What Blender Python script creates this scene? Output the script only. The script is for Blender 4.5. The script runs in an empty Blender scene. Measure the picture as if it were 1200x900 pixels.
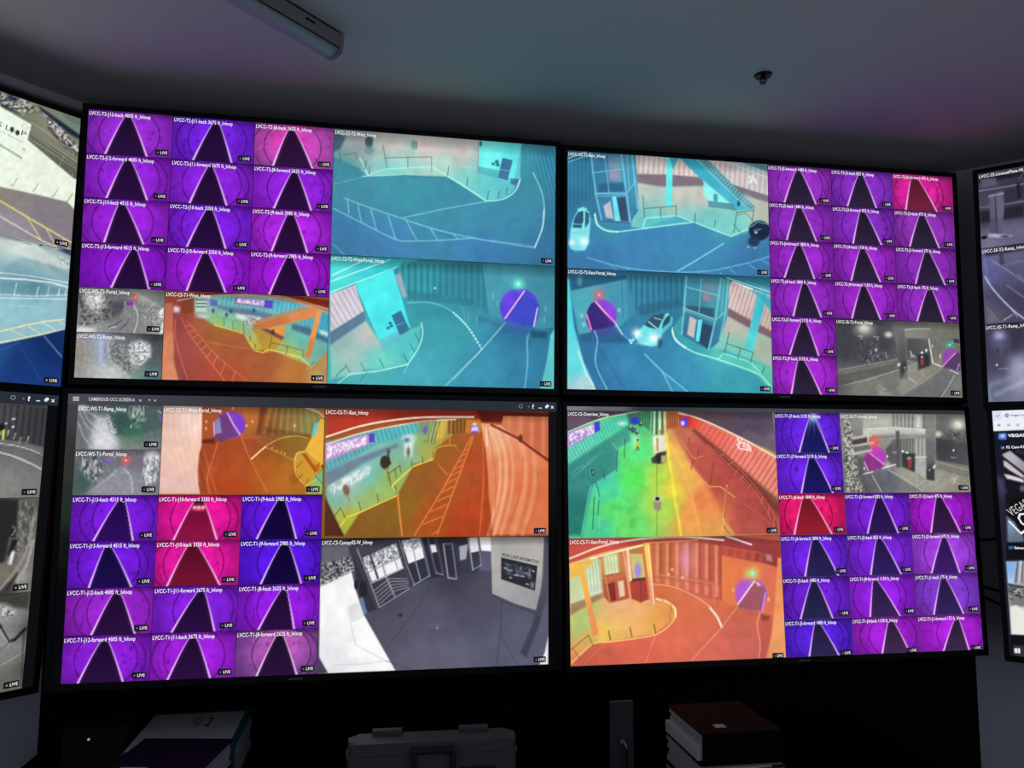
import bpy, bmesh, math, random
import numpy as np
from mathutils import Matrix, Vector, Euler

# ------------------------------------------------------------------ camera, world, exposure
scene = bpy.context.scene
COL = scene.collection
EYE = 1.61                      # camera height above the floor
PITCH, ROLL, YAW = math.radians(5.7415), math.radians(0.2707), math.radians(9.274)
_f = Vector((math.sin(YAW) * math.cos(PITCH), math.cos(YAW) * math.cos(PITCH), math.sin(PITCH)))
_r = Vector((math.cos(YAW), -math.sin(YAW), 0)); _u = _r.cross(_f)
_r2 = math.cos(ROLL) * _r + math.sin(ROLL) * _u
_u2 = -math.sin(ROLL) * _r + math.cos(ROLL) * _u
camd = bpy.data.cameras.new('camera'); cam = bpy.data.objects.new('camera', camd); COL.objects.link(cam)
camd.sensor_width = 36.0; camd.sensor_fit = 'HORIZONTAL'; camd.lens = 27.0
camd.clip_start = 0.05; camd.clip_end = 50
cam.matrix_world = Matrix(((_r2.x, _u2.x, -_f.x, 0), (_r2.y, _u2.y, -_f.y, 0), (_r2.z, _u2.z, -_f.z, EYE), (0, 0, 0, 1)))
scene.camera = cam

world = bpy.data.worlds.new('dim_room'); scene.world = world; world.use_nodes = True
bgn = world.node_tree.nodes['Background']
bgn.inputs[0].default_value = (0.80, 0.84, 1.0, 1); bgn.inputs[1].default_value = 0.26
vs = scene.view_settings
vs.view_transform = 'Standard'; vs.look = 'None'; vs.exposure = 0.0; vs.gamma = 1.0; vs.use_curve_mapping = False

SCREEN_GAIN = 1.0
rng = np.random.default_rng(7)
random.seed(7)

# ------------------------------------------------------------------ materials
def s2l(c):
    c = np.asarray(c, float) / 255.0
    return np.where(c <= 0.04045, c / 12.92, ((c + 0.055) / 1.055) ** 2.4)

def rgba(c):
    v = s2l(c); return (float(v[0]), float(v[1]), float(v[2]), 1.0)

MATS = {}
def paint(name, col, rough=0.6, metal=0.0, spec=0.4, nscale=0, namt=0.0, bump=0.0, bscale=200):
    """plain procedural material: base colour with a little noise, optional fine relief"""
    if name in MATS: return MATS[name]
    m = bpy.data.materials.new(name); m.use_nodes = True; nt = m.node_tree
    b = nt.nodes['Principled BSDF']
    b.inputs['Roughness'].default_value = rough; b.inputs['Metallic'].default_value = metal
    b.inputs['Specular IOR Level'].default_value = spec
    b.inputs['Base Color'].default_value = rgba(col)
    tc = nt.nodes.new('ShaderNodeTexCoord')
    if nscale:
        n = nt.nodes.new('ShaderNodeTexNoise'); n.inputs['Scale'].default_value = nscale; n.inputs['Detail'].default_value = 4
        nt.links.new(tc.outputs['Object'], n.inputs['Vector'])
        r = nt.nodes.new('ShaderNodeMixRGB'); r.blend_type = 'MIX'
        r.inputs[1].default_value = rgba([max(0, c * (1 - namt)) for c in col])
        r.inputs[2].default_value = rgba([min(255, c * (1 + namt)) for c in col])
        nt.links.new(n.outputs['Fac'], r.inputs[0]); nt.links.new(r.outputs[0], b.inputs['Base Color'])
    if bump:
        n2 = nt.nodes.new('ShaderNodeTexNoise'); n2.inputs['Scale'].default_value = bscale; n2.inputs['Detail'].default_value = 3
        nt.links.new(tc.outputs['Object'], n2.inputs['Vector'])
        bp = nt.nodes.new('ShaderNodeBump'); bp.inputs['Strength'].default_value = bump; bp.inputs['Distance'].default_value = 0.002
        nt.links.new(n2.outputs['Fac'], bp.inputs['Height']); nt.links.new(bp.outputs[0], b.inputs['Normal'])
    MATS[name] = m; return m

def screen_material():
    """LCD panel: emits the colour stored on the mesh; like any LCD the light falls off steeply off axis"""
    m = bpy.data.materials.new('lcd_screen'); m.use_nodes = True; nt = m.node_tree
    for n in list(nt.nodes): nt.nodes.remove(n)
    out = nt.nodes.new('ShaderNodeOutputMaterial'); em = nt.nodes.new('ShaderNodeEmission')
    at = nt.nodes.new('ShaderNodeAttribute'); at.attribute_name = 'Col'
    g = nt.nodes.new('ShaderNodeNewGeometry'); d = nt.nodes.new('ShaderNodeVectorMath'); d.operation = 'DOT_PRODUCT'
    nt.links.new(g.outputs['Normal'], d.inputs[0]); nt.links.new(g.outputs['Incoming'], d.inputs[1])
    a = nt.nodes.new('ShaderNodeMath'); a.operation = 'ABSOLUTE'; nt.links.new(d.outputs['Value'], a.inputs[0])
    mr = nt.nodes.new('ShaderNodeMapRange'); mr.interpolation_type = 'SMOOTHSTEP'
    mr.inputs['From Min'].default_value = 0.15; mr.inputs['From Max'].default_value = 0.80
    mr.inputs['To Min'].default_value = 0.0; mr.inputs['To Max'].default_value = SCREEN_GAIN
    nt.links.new(a.outputs[0], mr.inputs['Value'])
    nt.links.new(at.outputs['Color'], em.inputs['Color']); nt.links.new(mr.outputs[0], em.inputs['Strength'])
    nt.links.new(em.outputs[0], out.inputs['Surface'])
    m.cycles.emission_sampling = 'NONE'
    return m
LCD = screen_material()

def led_material(name, col, strength):
    m = bpy.data.materials.new(name); m.use_nodes = True; b = m.node_tree.nodes['Principled BSDF']
    b.inputs['Base Color'].default_value = rgba(col); b.inputs['Emission Color'].default_value = rgba(col)
    b.inputs['Emission Strength'].default_value = strength
    return m

CEIL = paint('ceiling_paint', (232, 231, 230), 0.9, nscale=3, namt=0.02, bump=0.06, bscale=320)
WALL = paint('wall_paint', (208, 213, 222), 0.85, nscale=4, namt=0.02, bump=0.05, bscale=280)
BLACKWALL = paint('black_wall_paint', (14, 14, 16), 0.9, spec=0.1, nscale=5, namt=0.05)
FLOOR = paint('floor_carpet', (46, 47, 52), 0.95, nscale=60, namt=0.2, bump=0.3, bscale=400)
TRIM = paint('trim_paint', (225, 222, 228), 0.5)
BEZEL = paint('bezel_plastic', (9, 9, 11), 0.42, spec=0.25)
SHELL = paint('shell_plastic', (10, 10, 11), 0.7)
LOGO = paint('logo_metal', (120, 122, 128), 0.35, metal=0.6)
BLACKTOP = paint('black_laminate', (8, 8, 9), 0.9, spec=0.03, nscale=30, namt=0.1)
STEEL = paint('grey_steel', (62, 63, 66), 0.5, metal=0.5, nscale=40, namt=0.06)
CASEP = paint('case_plastic', (84, 84, 88), 0.6, nscale=90, namt=0.06, bump=0.15, bscale=600)
CASEB = paint('case_dark_plastic', (30, 30, 33), 0.55)
BINDER = paint('binder_vinyl', (26, 24, 33), 0.8, spec=0.08, nscale=60, namt=0.08, bump=0.12, bscale=500)
BINDER2 = paint('binder_vinyl_black', (14, 14, 17), 0.85, spec=0.06, nscale=60, namt=0.08, bump=0.12, bscale=500)
TEAL = paint('teal_vinyl', (22, 96, 96), 0.75, spec=0.1, nscale=40, namt=0.05)
PAPER = paint('paper', (206, 208, 214), 0.85, nscale=30, namt=0.015)
PAPER2 = paint('page_edges', (176, 178, 188), 0.9, nscale=400, namt=0.1)
INK = paint('ink', (40, 40, 48), 0.8)
LABELP = paint('label_paper', (190, 180, 196), 0.8)
CABLE = paint('cable_rubber', (8, 8, 9), 0.6)
LAMPW = paint('lamp_enamel', (150, 150, 150), 0.5, nscale=10, namt=0.02)
LENS = paint('lamp_diffuser', (196, 192, 200), 0.35)
DARKM = paint('dark_metal', (14, 14, 15), 0.45, metal=0.4)
CHROME = paint('chrome', (150, 150, 155), 0.25, metal=0.9)

# ------------------------------------------------------------------ object helpers
def link(name, me, parent=None, mat=None):
    o = bpy.data.objects.new(name, me); COL.objects.link(o)
    if parent is not None: o.parent = parent
    if mat is not None and me is not None and not me.materials: me.materials.append(mat)
    return o

def tag(o, label=None, cat=None, group=None, kind=None):
    if label: o['label'] = label
    if cat: o['category'] = cat
    if group: o['group'] = group
    if kind: o['kind'] = kind
    return o

def thing(name, label, cat, M=None, group=None):
    o = bpy.data.objects.new(name, None); COL.objects.link(o); o.empty_display_size = 0.1
    if M is not None: o.matrix_world = M
    return tag(o, label, cat, group)

def mesh(name, verts, faces):
    me = bpy.data.meshes.new(name); me.from_pydata([tuple(v) for v in verts], [], [tuple(f) for f in faces]); me.update()
    return me

def bm_mesh(name, bm, smooth=False):
    bmesh.ops.recalc_face_normals(bm, faces=bm.faces)
    if smooth:
        for f in bm.faces: f.smooth = True
    me = bpy.data.meshes.new(name); bm.to_mesh(me); bm.free(); return me

def add_box(bm, x0, x1, y0, y1, z0, z1, bev=0.0, seg=2):
    g = bmesh.ops.create_cube(bm, size=1.0)
    for v in g['verts']:
        v.co = ((v.co.x + .5) * (x1 - x0) + x0, (v.co.y + .5) * (y1 - y0) + y0, (v.co.z + .5) * (z1 - z0) + z0)
    if bev:
        es = list({e for v in g['verts'] for e in v.link_edges})
        bmesh.ops.bevel(bm, geom=es, offset=bev, segments=seg, profile=.5, affect='EDGES')

def box(name, x0, x1, y0, y1, z0, z1, mat, parent=None, bev=0.0, seg=2):
    bm = bmesh.new(); add_box(bm, x0, x1, y0, y1, z0, z1, bev, seg)
    return link(name, bm_mesh(name, bm), parent, mat)

def add_cyl(bm, p0, p1, r, seg=16, r2=None):
    p0, p1 = Vector(p0), Vector(p1); d = p1 - p0
    M = Matrix.Translation((p0 + p1) / 2) @ d.to_track_quat('Z', 'Y').to_matrix().to_4x4()
    bmesh.ops.create_cone(bm, cap_ends=True, segments=seg, radius1=r, radius2=r if r2 is None else r2, depth=d.length, matrix=M)

def tube(name, pts, r, mat, parent=None, seg=8):
    """swept tube through pts as a mesh"""
    P = [Vector(p) for p in pts]; vs_, fs = [], []
    up = Vector((0, 0, 1))
    for i, p in enumerate(P):
        t = (P[min(i + 1, len(P) - 1)] - P[max(i - 1, 0)]).normalized()
        a = t.cross(up)
        if a.length < 1e-3: a = t.cross(Vector((1, 0, 0)))
        a.normalize(); b = a.cross(t)
        for k in range(seg):
            w = 2 * math.pi * k / seg; vs_.append(p + a * r * math.cos(w) + b * r * math.sin(w))
    for i in range(len(P) - 1):
        for k in range(seg):
            fs.append((i * seg + k, i * seg + (k + 1) % seg, (i + 1) * seg + (k + 1) % seg, (i + 1) * seg + k))
    fs.append(tuple(range(seg))[::-1]); fs.append(tuple((len(P) - 1) * seg + k for k in range(seg)))
    me = mesh(name, vs_, fs)
    for p in me.polygons: p.use_smooth = True
    return link(name, me, parent, mat)

def catmull(pts, n=8):
    P = [np.array(p, float) for p in pts]; P = [2 * P[0] - P[1]] + P + [2 * P[-1] - P[-2]]; out = []
    for i in range(1, len(P) - 2):
        for k in range(n):
            t = k / n; a, b, c, d = P[i - 1:i + 3]
            out.append(.5 * (2 * b + (c - a) * t + (2 * a - 5 * b + 4 * c - d) * t * t + (3 * b - a - 3 * c + d) * t ** 3))
    out.append(P[-2]); return out

# ------------------------------------------------------------------ room shell
WY = 2.599                                           # back wall
CZ = EYE + 1.134                                     # ceiling
LC, RC = Vector((-1.013, WY)), Vector((2.158, WY))   # room corners beside the monitors
LA, RA = math.radians(44), math.radians(-45)
LD = Vector((-math.cos(LA), -math.sin(LA))); RD = Vector((math.cos(RA), math.sin(RA)))
L2 = LC + LD * 2.1; R2 = RC + RD * 2.1               # ends of the two angled walls
BACKY = -0.9

def wall(name, a, b, mat, z0=0.0, z1=CZ, th=0.10):
    """wall slab between two plan points, thickness away from the room (room lies right of a->b)"""
    d = (b - a).normalized(); n = Vector((-d.y, d.x)) * th
    vs_ = []
    for z in (z0, z1):
        for p in (a, b, b + n, a + n): vs_.append((p.x, p.y, z))
    fs = [(0, 1, 2, 3), (7, 6, 5, 4), (0, 4, 5, 1), (1, 5, 6, 2), (2, 6, 7, 3), (3, 7, 4, 0)]
    o = link(name, mesh(name, vs_, fs), None, mat); return tag(o, kind='structure')

wall('wall_back', LC, RC, BLACKWALL)
wall('wall_left', L2, LC, WALL)
wall('wall_right', RC, R2, WALL)
wall('wall_left_side', Vector((L2.x, BACKY)), L2, WALL)
wall('wall_right_side', R2, Vector((R2.x, BACKY)), WALL)
plan = [(LC.x, WY), (RC.x, WY), (R2.x, R2.y), (R2.x, BACKY), (L2.x, BACKY), (L2.x, L2.y)]
def slab(name, z0, z1, mat):
    n = len(plan); vs_ = [(x, y, z0) for x, y in plan] + [(x, y, z1) for x, y in plan]
    fs = [tuple(range(n)), tuple(range(2 * n - 1, n - 1, -1))] + [(i, i + n, (i + 1) % n + n, (i + 1) % n) for i in range(n)]
    return tag(link(name, mesh(name, vs_, fs), None, mat), kind='structure')
slab('floor', -0.08, 0.0, FLOOR)
slab('ceiling', CZ, CZ + 0.08, CEIL)
# cove strip along the top of the left wall
def strip(name, a, b, z0, z1, depth, mat):
    d = (b - a).normalized(); n = Vector((d.y, -d.x))
    prof = [(0.0, z1), (depth, z1), (depth, z0 + .004), (depth - .004, z0), (0.0, z0)]
    vs_ = [(p.x + n.x * q, p.y + n.y * q, z) for p in (a, b) for q, z in prof]; k = len(prof)
    fs = [(i, (i + 1) % k, (i + 1) % k + k, i + k) for i in range(k)] + [tuple(range(k)), tuple(range(2 * k - 1, k - 1, -1))]
    return tag(link(name, mesh(name, vs_, fs), None, mat), kind='structure')
strip('trim_1', L2, LC, CZ - 0.026, CZ, 0.062, TRIM)

# ------------------------------------------------------------------ picture painter (numpy): colours per mesh vertex of a flat feed
def homography(src, dst):
    A = []
    for (x, y), (u, v) in zip(src, dst):
        A.append([x, y, 1, 0, 0, 0, -u * x, -u * y, -u]); A.append([0, 0, 0, x, y, 1, -v * x, -v * y, -v])
    _, _, V = np.linalg.svd(np.array(A, float)); return V[-1].reshape(3, 3)

_lat = rng.random((256, 256))
def vnoise(x, y):
    xi = np.floor(x).astype(int); yi = np.floor(y).astype(int); fx = x - xi; fy = y - yi
    fx = fx * fx * (3 - 2 * fx); fy = fy * fy * (3 - 2 * fy)
    g = lambda a, b: _lat[b & 255, a & 255]
    return (g(xi, yi) * (1 - fx) + g(xi + 1, yi) * fx) * (1 - fy) + (g(xi, yi + 1) * (1 - fx) + g(xi + 1, yi + 1) * fx) * fy

class Canvas:
    """X, Y: coordinates of every vertex in the sketch frame; z: frame of a measured detail (x0, y0, scale)"""
    def __init__(s, X, Y, U, V):
        s.X, s.Y, s.U, s.V = X, Y, U, V; s.C = np.zeros(X.shape + (3,)); s.z = (0, 0, 1.0)
    def zoom(s, x0, y0, k): s.z = (x0, y0, k); return s
    def P(s, pts): a = np.array(pts, float); return np.array([s.z[0], s.z[1]]) + a / s.z[2]
    def mix(s, a, col):
        if isinstance(col, list): col = s.field(col)
        s.C += a[..., None] * (np.asarray(col, float) - s.C)
    def field(s, samples, p=1.6, eps=120.0):
        """smooth colour field through scattered samples (x, y, (r, g, b))"""
        num = 0; den = 0
        for x, y, c in samples:
            q = s.P((x, y)); w = ((s.X - q[0]) ** 2 + (s.Y - q[1]) ** 2 + eps) ** -p
            num = num + w[..., None] * np.array(c, float); den = den + w
        return num / den[..., None]
    def bg(s, samples, p=1.6, eps=120.0): s.C = s.field(samples, p, eps); return s
    def mask(s, pts, soft=0.9):
        P = s.P(pts); X, Y = s.X, s.Y; ins = np.zeros(X.shape, bool); d2 = np.full(X.shape, 1e9); n = len(P)
        for i in range(n):
            x0, y0 = P[i]; x1, y1 = P[(i + 1) % n]
            cond = (y0 > Y) != (y1 > Y)
            with np.errstate(divide='ignore', invalid='ignore'):
                xi = (x1 - x0) * (Y - y0) / (y1 - y0 if y1 != y0 else 1e-9) + x0
            ins ^= cond & (X < xi)
            dx, dy = x1 - x0, y1 - y0; L = dx * dx + dy * dy + 1e-9
            t = np.clip(((X - x0) * dx + (Y - y0) * dy) / L, 0, 1)
            d2 = np.minimum(d2, (X - x0 - t * dx) ** 2 + (Y - y0 - t * dy) ** 2)
        sd = np.sqrt(d2) * np.where(ins, -1, 1); return np.clip(.5 - sd / soft, 0, 1)
    def poly(s, pts, col, a=1.0, soft=0.9): s.mix(s.mask(pts, soft) * a, col); return s
    def dist(s, pts):
        P = s.P(pts); d2 = np.full(s.X.shape, 1e9)
        for (x0, y0), (x1, y1) in zip(P[:-1], P[1:]):
            dx, dy = x1 - x0, y1 - y0; L = dx * dx + dy * dy + 1e-9
            t = np.clip(((s.X - x0) * dx + (s.Y - y0) * dy) / L, 0, 1)
            d2 = np.minimum(d2, (s.X - x0 - t * dx) ** 2 + (s.Y - y0 - t * dy) ** 2)
        return np.sqrt(d2)
    def line(s, pts, w, col, a=1.0, curve=False, soft=1.0):
        if curve: pts = catmull(pts, 7)
        w = w / s.z[2]; d = s.dist(pts); s.mix(np.clip((w / 2 + soft / 2 - d) / soft, 0, 1) * a * min(1.0, w / .6), col); return s
    def ell(s, x, y, rx, ry, col, a=1.0, soft=1.0, rot=0.0):
        q = s.P((x, y)); rx /= s.z[2]; ry /= s.z[2]; dx, dy = s.X - q[0], s.Y - q[1]
        c, n = math.cos(rot), math.sin(rot); u, v = (dx * c + dy * n) / rx, (-dx * n + dy * c) / ry
        r = np.sqrt(u * u + v * v); k = min(rx, ry); s.mix(np.clip(.5 + (1 - r) * k / soft, 0, 1) * a, col); return s
    def glow(s, x, y, r, col, a=1.0, ry=None):
        q = s.P((x, y)); r = r / s.z[2]; ry = r if ry is None else ry / s.z[2]
        s.mix(np.exp(-((s.X - q[0]) / r) ** 2 - ((s.Y - q[1]) / ry) ** 2) * a, col); return s
    def noise(s, amp, scale, sy=None, m=None, rot=0.0):
        X, Y = s.X, s.Y
        if rot: X, Y = X * math.cos(rot) + Y * math.sin(rot), -X * math.sin(rot) + Y * math.cos(rot)
        n = vnoise(X / scale + 31.7, Y / (sy or scale) + 11.3) * .65 + vnoise(X / scale * 2.1 + 5, Y / (sy or scale) * 2.1) * .35 - .5
        k = n * 2 * amp
        if m is not None: k = k * m
        s.C = s.C * (1 + k[..., None]); return s
    def speckle(s, m, scale, lo, hi, t=0.5, a=1.0, sy=None, rot=0.0):
        """blotchy two-tone texture inside mask m"""
        X, Y = s.X, s.Y
        if rot: X, Y = X * math.cos(rot) + Y * math.sin(rot), -X * math.sin(rot) + Y * math.cos(rot)
        n = vnoise(X / scale + 3.1, Y / (sy or scale) + 7.7) * .6 + vnoise(X / scale * 2.3, Y / (sy or scale) * 2.3 + 9) * .4
        k = np.clip((n - t) * 2.2 + .5, 0, 1); c = np.array(lo, float) + k[..., None] * (np.array(hi, float) - np.array(lo, float))
        s.mix(m * a, c); return s
    def stripes(s, pts, p0, p1, n, col, a=.5, duty=.5, soft=.25, conv=None):
        """n bands counted from p0 to p1, inside polygon pts (corrugated sheet)"""
        A, B = s.P(p0), s.P(p1); d = B - A; L = d @ d
        if conv is None:
            t = ((s.X - A[0]) * d[0] + (s.Y - A[1]) * d[1]) / L
        else:                                    # bands fan out from point conv
            c = s.P(conv); th = lambda x, y: np.arctan2(x - c[0], y - c[1])
            t0, t1 = th(A[0], A[1]), th(B[0], B[1]); t = (th(s.X, s.Y) - t0) / (t1 - t0)
        ph = (t * n) % 1.0; k = np.clip((duty / 2 - np.abs(ph - .5)) / soft + .5, 0, 1)
        s.mix(s.mask(pts) * k * a, col); return s
    def vig(s, a=.35, x=.5, y=.5, r=.75):
        d = np.sqrt(((s.U - x) / r) ** 2 + ((s.V - y) / r) ** 2); s.C *= (1 - a * np.clip(d - .45, 0, 1) ** 1.5)[..., None]; return s
    def top(s, a=.55, h=.16):
        s.C *= (1 - a * np.clip(1 - s.V / h, 0, 1) ** .8)[..., None]; return s

def colour_mesh(name, verts, faces_np, cols):
    me = bpy.data.meshes.new(name); nv = len(verts); nf = len(faces_np)
    me.vertices.add(nv); me.vertices.foreach_set('co', np.asarray(verts, np.float32).ravel())
    me.loops.add(nf * 4); me.loops.foreach_set('vertex_index', np.asarray(faces_np, np.int32).ravel())
    me.polygons.add(nf); me.polygons.foreach_set('loop_start', np.arange(0, nf * 4, 4, dtype=np.int32))
    at = me.color_attributes.new('Col', 'FLOAT_COLOR', 'POINT')
    c = np.ones((nv, 4), np.float32); c[:, :3] = s2l(np.clip(cols, 0, 255)); at.data.foreach_set('color', c.ravel())
    me.update(calc_edges=True); me.validate(); me.materials.append(LCD); return me

def flat_mesh(name, polys, depth=0.0):
    """polys: list of (2D outline or (verts, faces), colour) laid on the screen plane at y=-depth"""
    vs_, fs, cs = [], [], []
    for k, (p, c) in enumerate(polys):
        o = len(vs_); y = -depth - 0.00015 * min(k, 3)
        if isinstance(p, tuple): V, F = p
        else: V, F = p, [tuple(range(len(p)))]
        vs_ += [(a, y, b) for a, b in V]; fs += [tuple(i + o for i in f) for f in F]; cs += [c] * len(V)
    me = mesh(name, vs_, fs); at = me.color_attributes.new('Col', 'FLOAT_COLOR', 'POINT')
    c = np.ones((len(vs_), 4), np.float32); c[:, :3] = s2l(np.array(cs, float)); at.data.foreach_set('color', c.ravel())
    me.materials.append(LCD); return me

_tcache = {}
def text_shape(txt, height, width=None, bold=0.008):
    """outline of a line of lettering as (verts, faces), baseline at 0, left at 0"""
    key = (txt, bold)
    if key not in _tcache:
        cu = bpy.data.curves.new('lettering', 'FONT'); cu.body = txt; cu.size = 1.0; cu.resolution_u = 2; cu.offset = bold; cu.space_character = 1.06
        cu.fill_mode = 'FRONT'
        ob = bpy.data.objects.new('lettering', cu); me = bpy.data.meshes.new_from_object(ob)
        V = [(v.co.x, v.co.y) for v in me.vertices]; F = [tuple(p.vertices) for p in me.polygons]
        bpy.data.objects.remove(ob); bpy.data.curves.remove(cu); bpy.data.meshes.remove(me)
        _tcache[key] = (V, F)
    V, F = _tcache[key]
    w = max(v[0] for v in V); sy = height / 0.70; sx = sy if width is None else width / w
    return [(x * sx, y * sy) for x, y in V], F

def moved(shape, dx, dy, k=1.0, rot=0.0):
    V, F = shape; c, n = math.cos(rot) * k, math.sin(rot) * k
    return [(x * c - y * n + dx, x * n + y * c + dy) for x, y in V], F

def rect(x0, z0, x1, z1): return [(x0, z0), (x1, z0), (x1, z1), (x0, z1)]
def disc(x, z, r, n=10): return [(x + r * math.cos(2 * math.pi * k / n), z + r * math.sin(2 * math.pi * k / n)) for k in range(n)]

CHARW = 0.179 / 31.0 * 1.0          # caption letter pitch
class Monitor:
    def __init__(s, label, ypr, centre, ref, px, disp, wallgap, res=0.0026, group='monitors of the video wall', bot=0.020):
        y, t, r = [math.radians(a) for a in ypr]
        R = Matrix.Rotation(y, 4, 'Z') @ Matrix.Rotation(t, 4, 'X') @ Matrix.Rotation(r, 4, 'Y')
        s.ref = ref; s.disp = disp; s.res = res                     # disp: xl, xr, zb, zt about the reference centre
        w, h = ref; xl, xr, zb, zt = disp
        s.off = Vector(((xl + xr) / 2, 0, zb - bot))
        C = Vector((centre[0], centre[1], centre[2] + EYE))
        s.root = thing('wall_monitor', label, 'monitor', Matrix.Translation(C) @ R @ Matrix.Translation(s.off), group)
        s.H = homography([(-w / 2, h / 2), (w / 2, h / 2), (w / 2, -h / 2), (-w / 2, -h / 2)], px)
        b, D = 0.0155, 0.045
        # bezel ring, proud of the panel
        X = [xl - b, xl, xr, xr + b]; Zz = [zb - bot, zb, zt, zt + b]
        bm = bmesh.new(); yf, yi = -0.005, 0.004
        o = [bm.verts.new((x, y_, z)) for y_ in (yf, D) for x, z in ((X[0], Zz[0]), (X[3], Zz[0]), (X[3], Zz[3]), (X[0], Zz[3]))]
        i_ = [bm.verts.new((x, y_, z)) for y_ in (yf, yi) for x, z in ((X[1], Zz[1]), (X[2], Zz[1]), (X[2], Zz[2]), (X[1], Zz[2]))]
        for k in range(4):
            n = (k + 1) % 4
            bm.faces.new((o[k], o[n], i_[n], i_[k])); bm.faces.new((o[k], o[k + 4], o[n + 4], o[n])); bm.faces.new((i_[k], i_[n], i_[n + 4], i_[k + 4]))
        es = [e for e in bm.edges if all(v in o[:4] for v in e.verts) or all(v in i_[:4] for v in e.verts)]
        bmesh.ops.bevel(bm, geom=es, offset=0.0016, segments=2, profile=.5, affect='EDGES')
        s.put('bezel', bm_mesh('bezel', bm), BEZEL)
        bm = bmesh.new(); add_box(bm, xl - b * .8, xr + b * .8, .006, D + .008, zb - bot * .8, zt + b * .8, .004); s.put('back_shell', bm_mesh('back_shell', bm), SHELL)
        bm = bmesh.new(); add_box(bm, -.22, .22, D + .008, max(D + .012, wallgap), -.16, .16); s.put('wall_mount', bm_mesh('wall_mount', bm), SHELL)
        s.panel_col = (14, 15, 18)
        s.b, s.bot = b, bot
    def put(s, name, me, mat=None, parent=None, label=None):
        o = link(name, me, parent or s.root, mat)
        if parent is None: o.location = -s.off
        if label: o['label'] = label
        return o
    def panel(s, paintfn=None, step=0.02):
        xl, xr, zb, zt = s.disp
        n = max(2, int((xr - xl) / step)); m = max(2, int((zt - zb) / step))
        s._grid('display_panel', xl, xr, zb, zt, n, m, paintfn or (lambda c: c.bg([(0, 0, s.panel_col)])), 0.0, None)
    def logo(s, x):
        zb = s.disp[2]
        bm = bmesh.new(); add_box(bm, x - .020, x + .020, -.0062, -.0045, zb - s.bot * .62, zb - s.bot * .62 + .0045, .0006, 1)
        s.put('logo_plate', bm_mesh('logo_plate', bm), LOGO)
    def _grid(s, name, x0, x1, z0, z1, nx, nz, fn, depth, label):
        xs = np.linspace(x0, x1, nx + 1); zs = np.linspace(z1, z0, nz + 1); GX, GZ = np.meshgrid(xs, zs)
        q = np.stack([GX, GZ, np.ones_like(GX)], -1) @ s.H.T; PX, PY = q[..., 0] / q[..., 2], q[..., 1] / q[..., 2]
        c = Canvas(PX, PY, (GX - x0) / (x1 - x0), (z1 - GZ) / (z1 - z0)); fn(c)
        V = np.stack([GX.ravel(), np.full(GX.size, -depth), GZ.ravel()], 1)
        I = np.arange(GX.size).reshape(GX.shape)
        F = np.stack([I[1:, :-1].ravel(), I[1:, 1:].ravel(), I[:-1, 1:].ravel(), I[:-1, :-1].ravel()], 1)
        return s.put(name, colour_mesh(name, V, F, c.C.reshape(-1, 3)), None, None, label)
    def feed(s, x0, x1, z1, z0, fn, cap, label=None, badge=True, res=None, cap_dx=0.003, fullz0=None, dot=(126, 128, 122), capcol=(255, 255, 255)):
        g = 0.0007; r = res or s.res
        t = s._grid('camera_feed', x0 + g, x1 - g, z0 + g, z1 - g, int((x1 - x0) / r), int((z1 - z0) / r), fn, 0.0010, label)
        if cap:
            sh = text_shape(cap, 0.0112, CHARW * (len(cap) - .35 * sum(cap.count(k) for k in 'il1jft- ') + 2.2))
            s.put('caption', flat_mesh('caption', [(moved(sh, x0 + cap_dx, z1 - 0.0175), capcol)], 0.0016), None, t)
        if badge:
            bz = (fullz0 if fullz0 is not None else z0) + 0.0075; bx = x1 - 0.0085; bw, bh = 0.0385, 0.0175
            sh = text_shape('LIVE', 0.0084, 0.0200, .012)
            def rr(x0_, z0_, x1_, z1_, c=0.0022): return [(x0_ + c, z0_), (x1_ - c, z0_), (x1_, z0_ + c), (x1_, z1_ - c), (x1_ - c, z1_), (x0_ + c, z1_), (x0_, z1_ - c), (x0_, z0_ + c)]
            clip = lambda V: [(x, max(z, s.disp[2] - 0.003)) for x, z in V]
            L = moved(sh, bx - bw + 0.0148, bz + .0046)
            s.put('live_badge', flat_mesh('live_badge', [(clip(rr(bx - bw, bz, bx, bz + bh)), BADGE), (clip(disc(bx - bw + .0078, bz + .0082, .0022)), dot), ((clip(L[0]), L[1]), (245, 245, 245))], 0.0014), None, t)
        return t
BADGE = (30, 24, 40)

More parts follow.
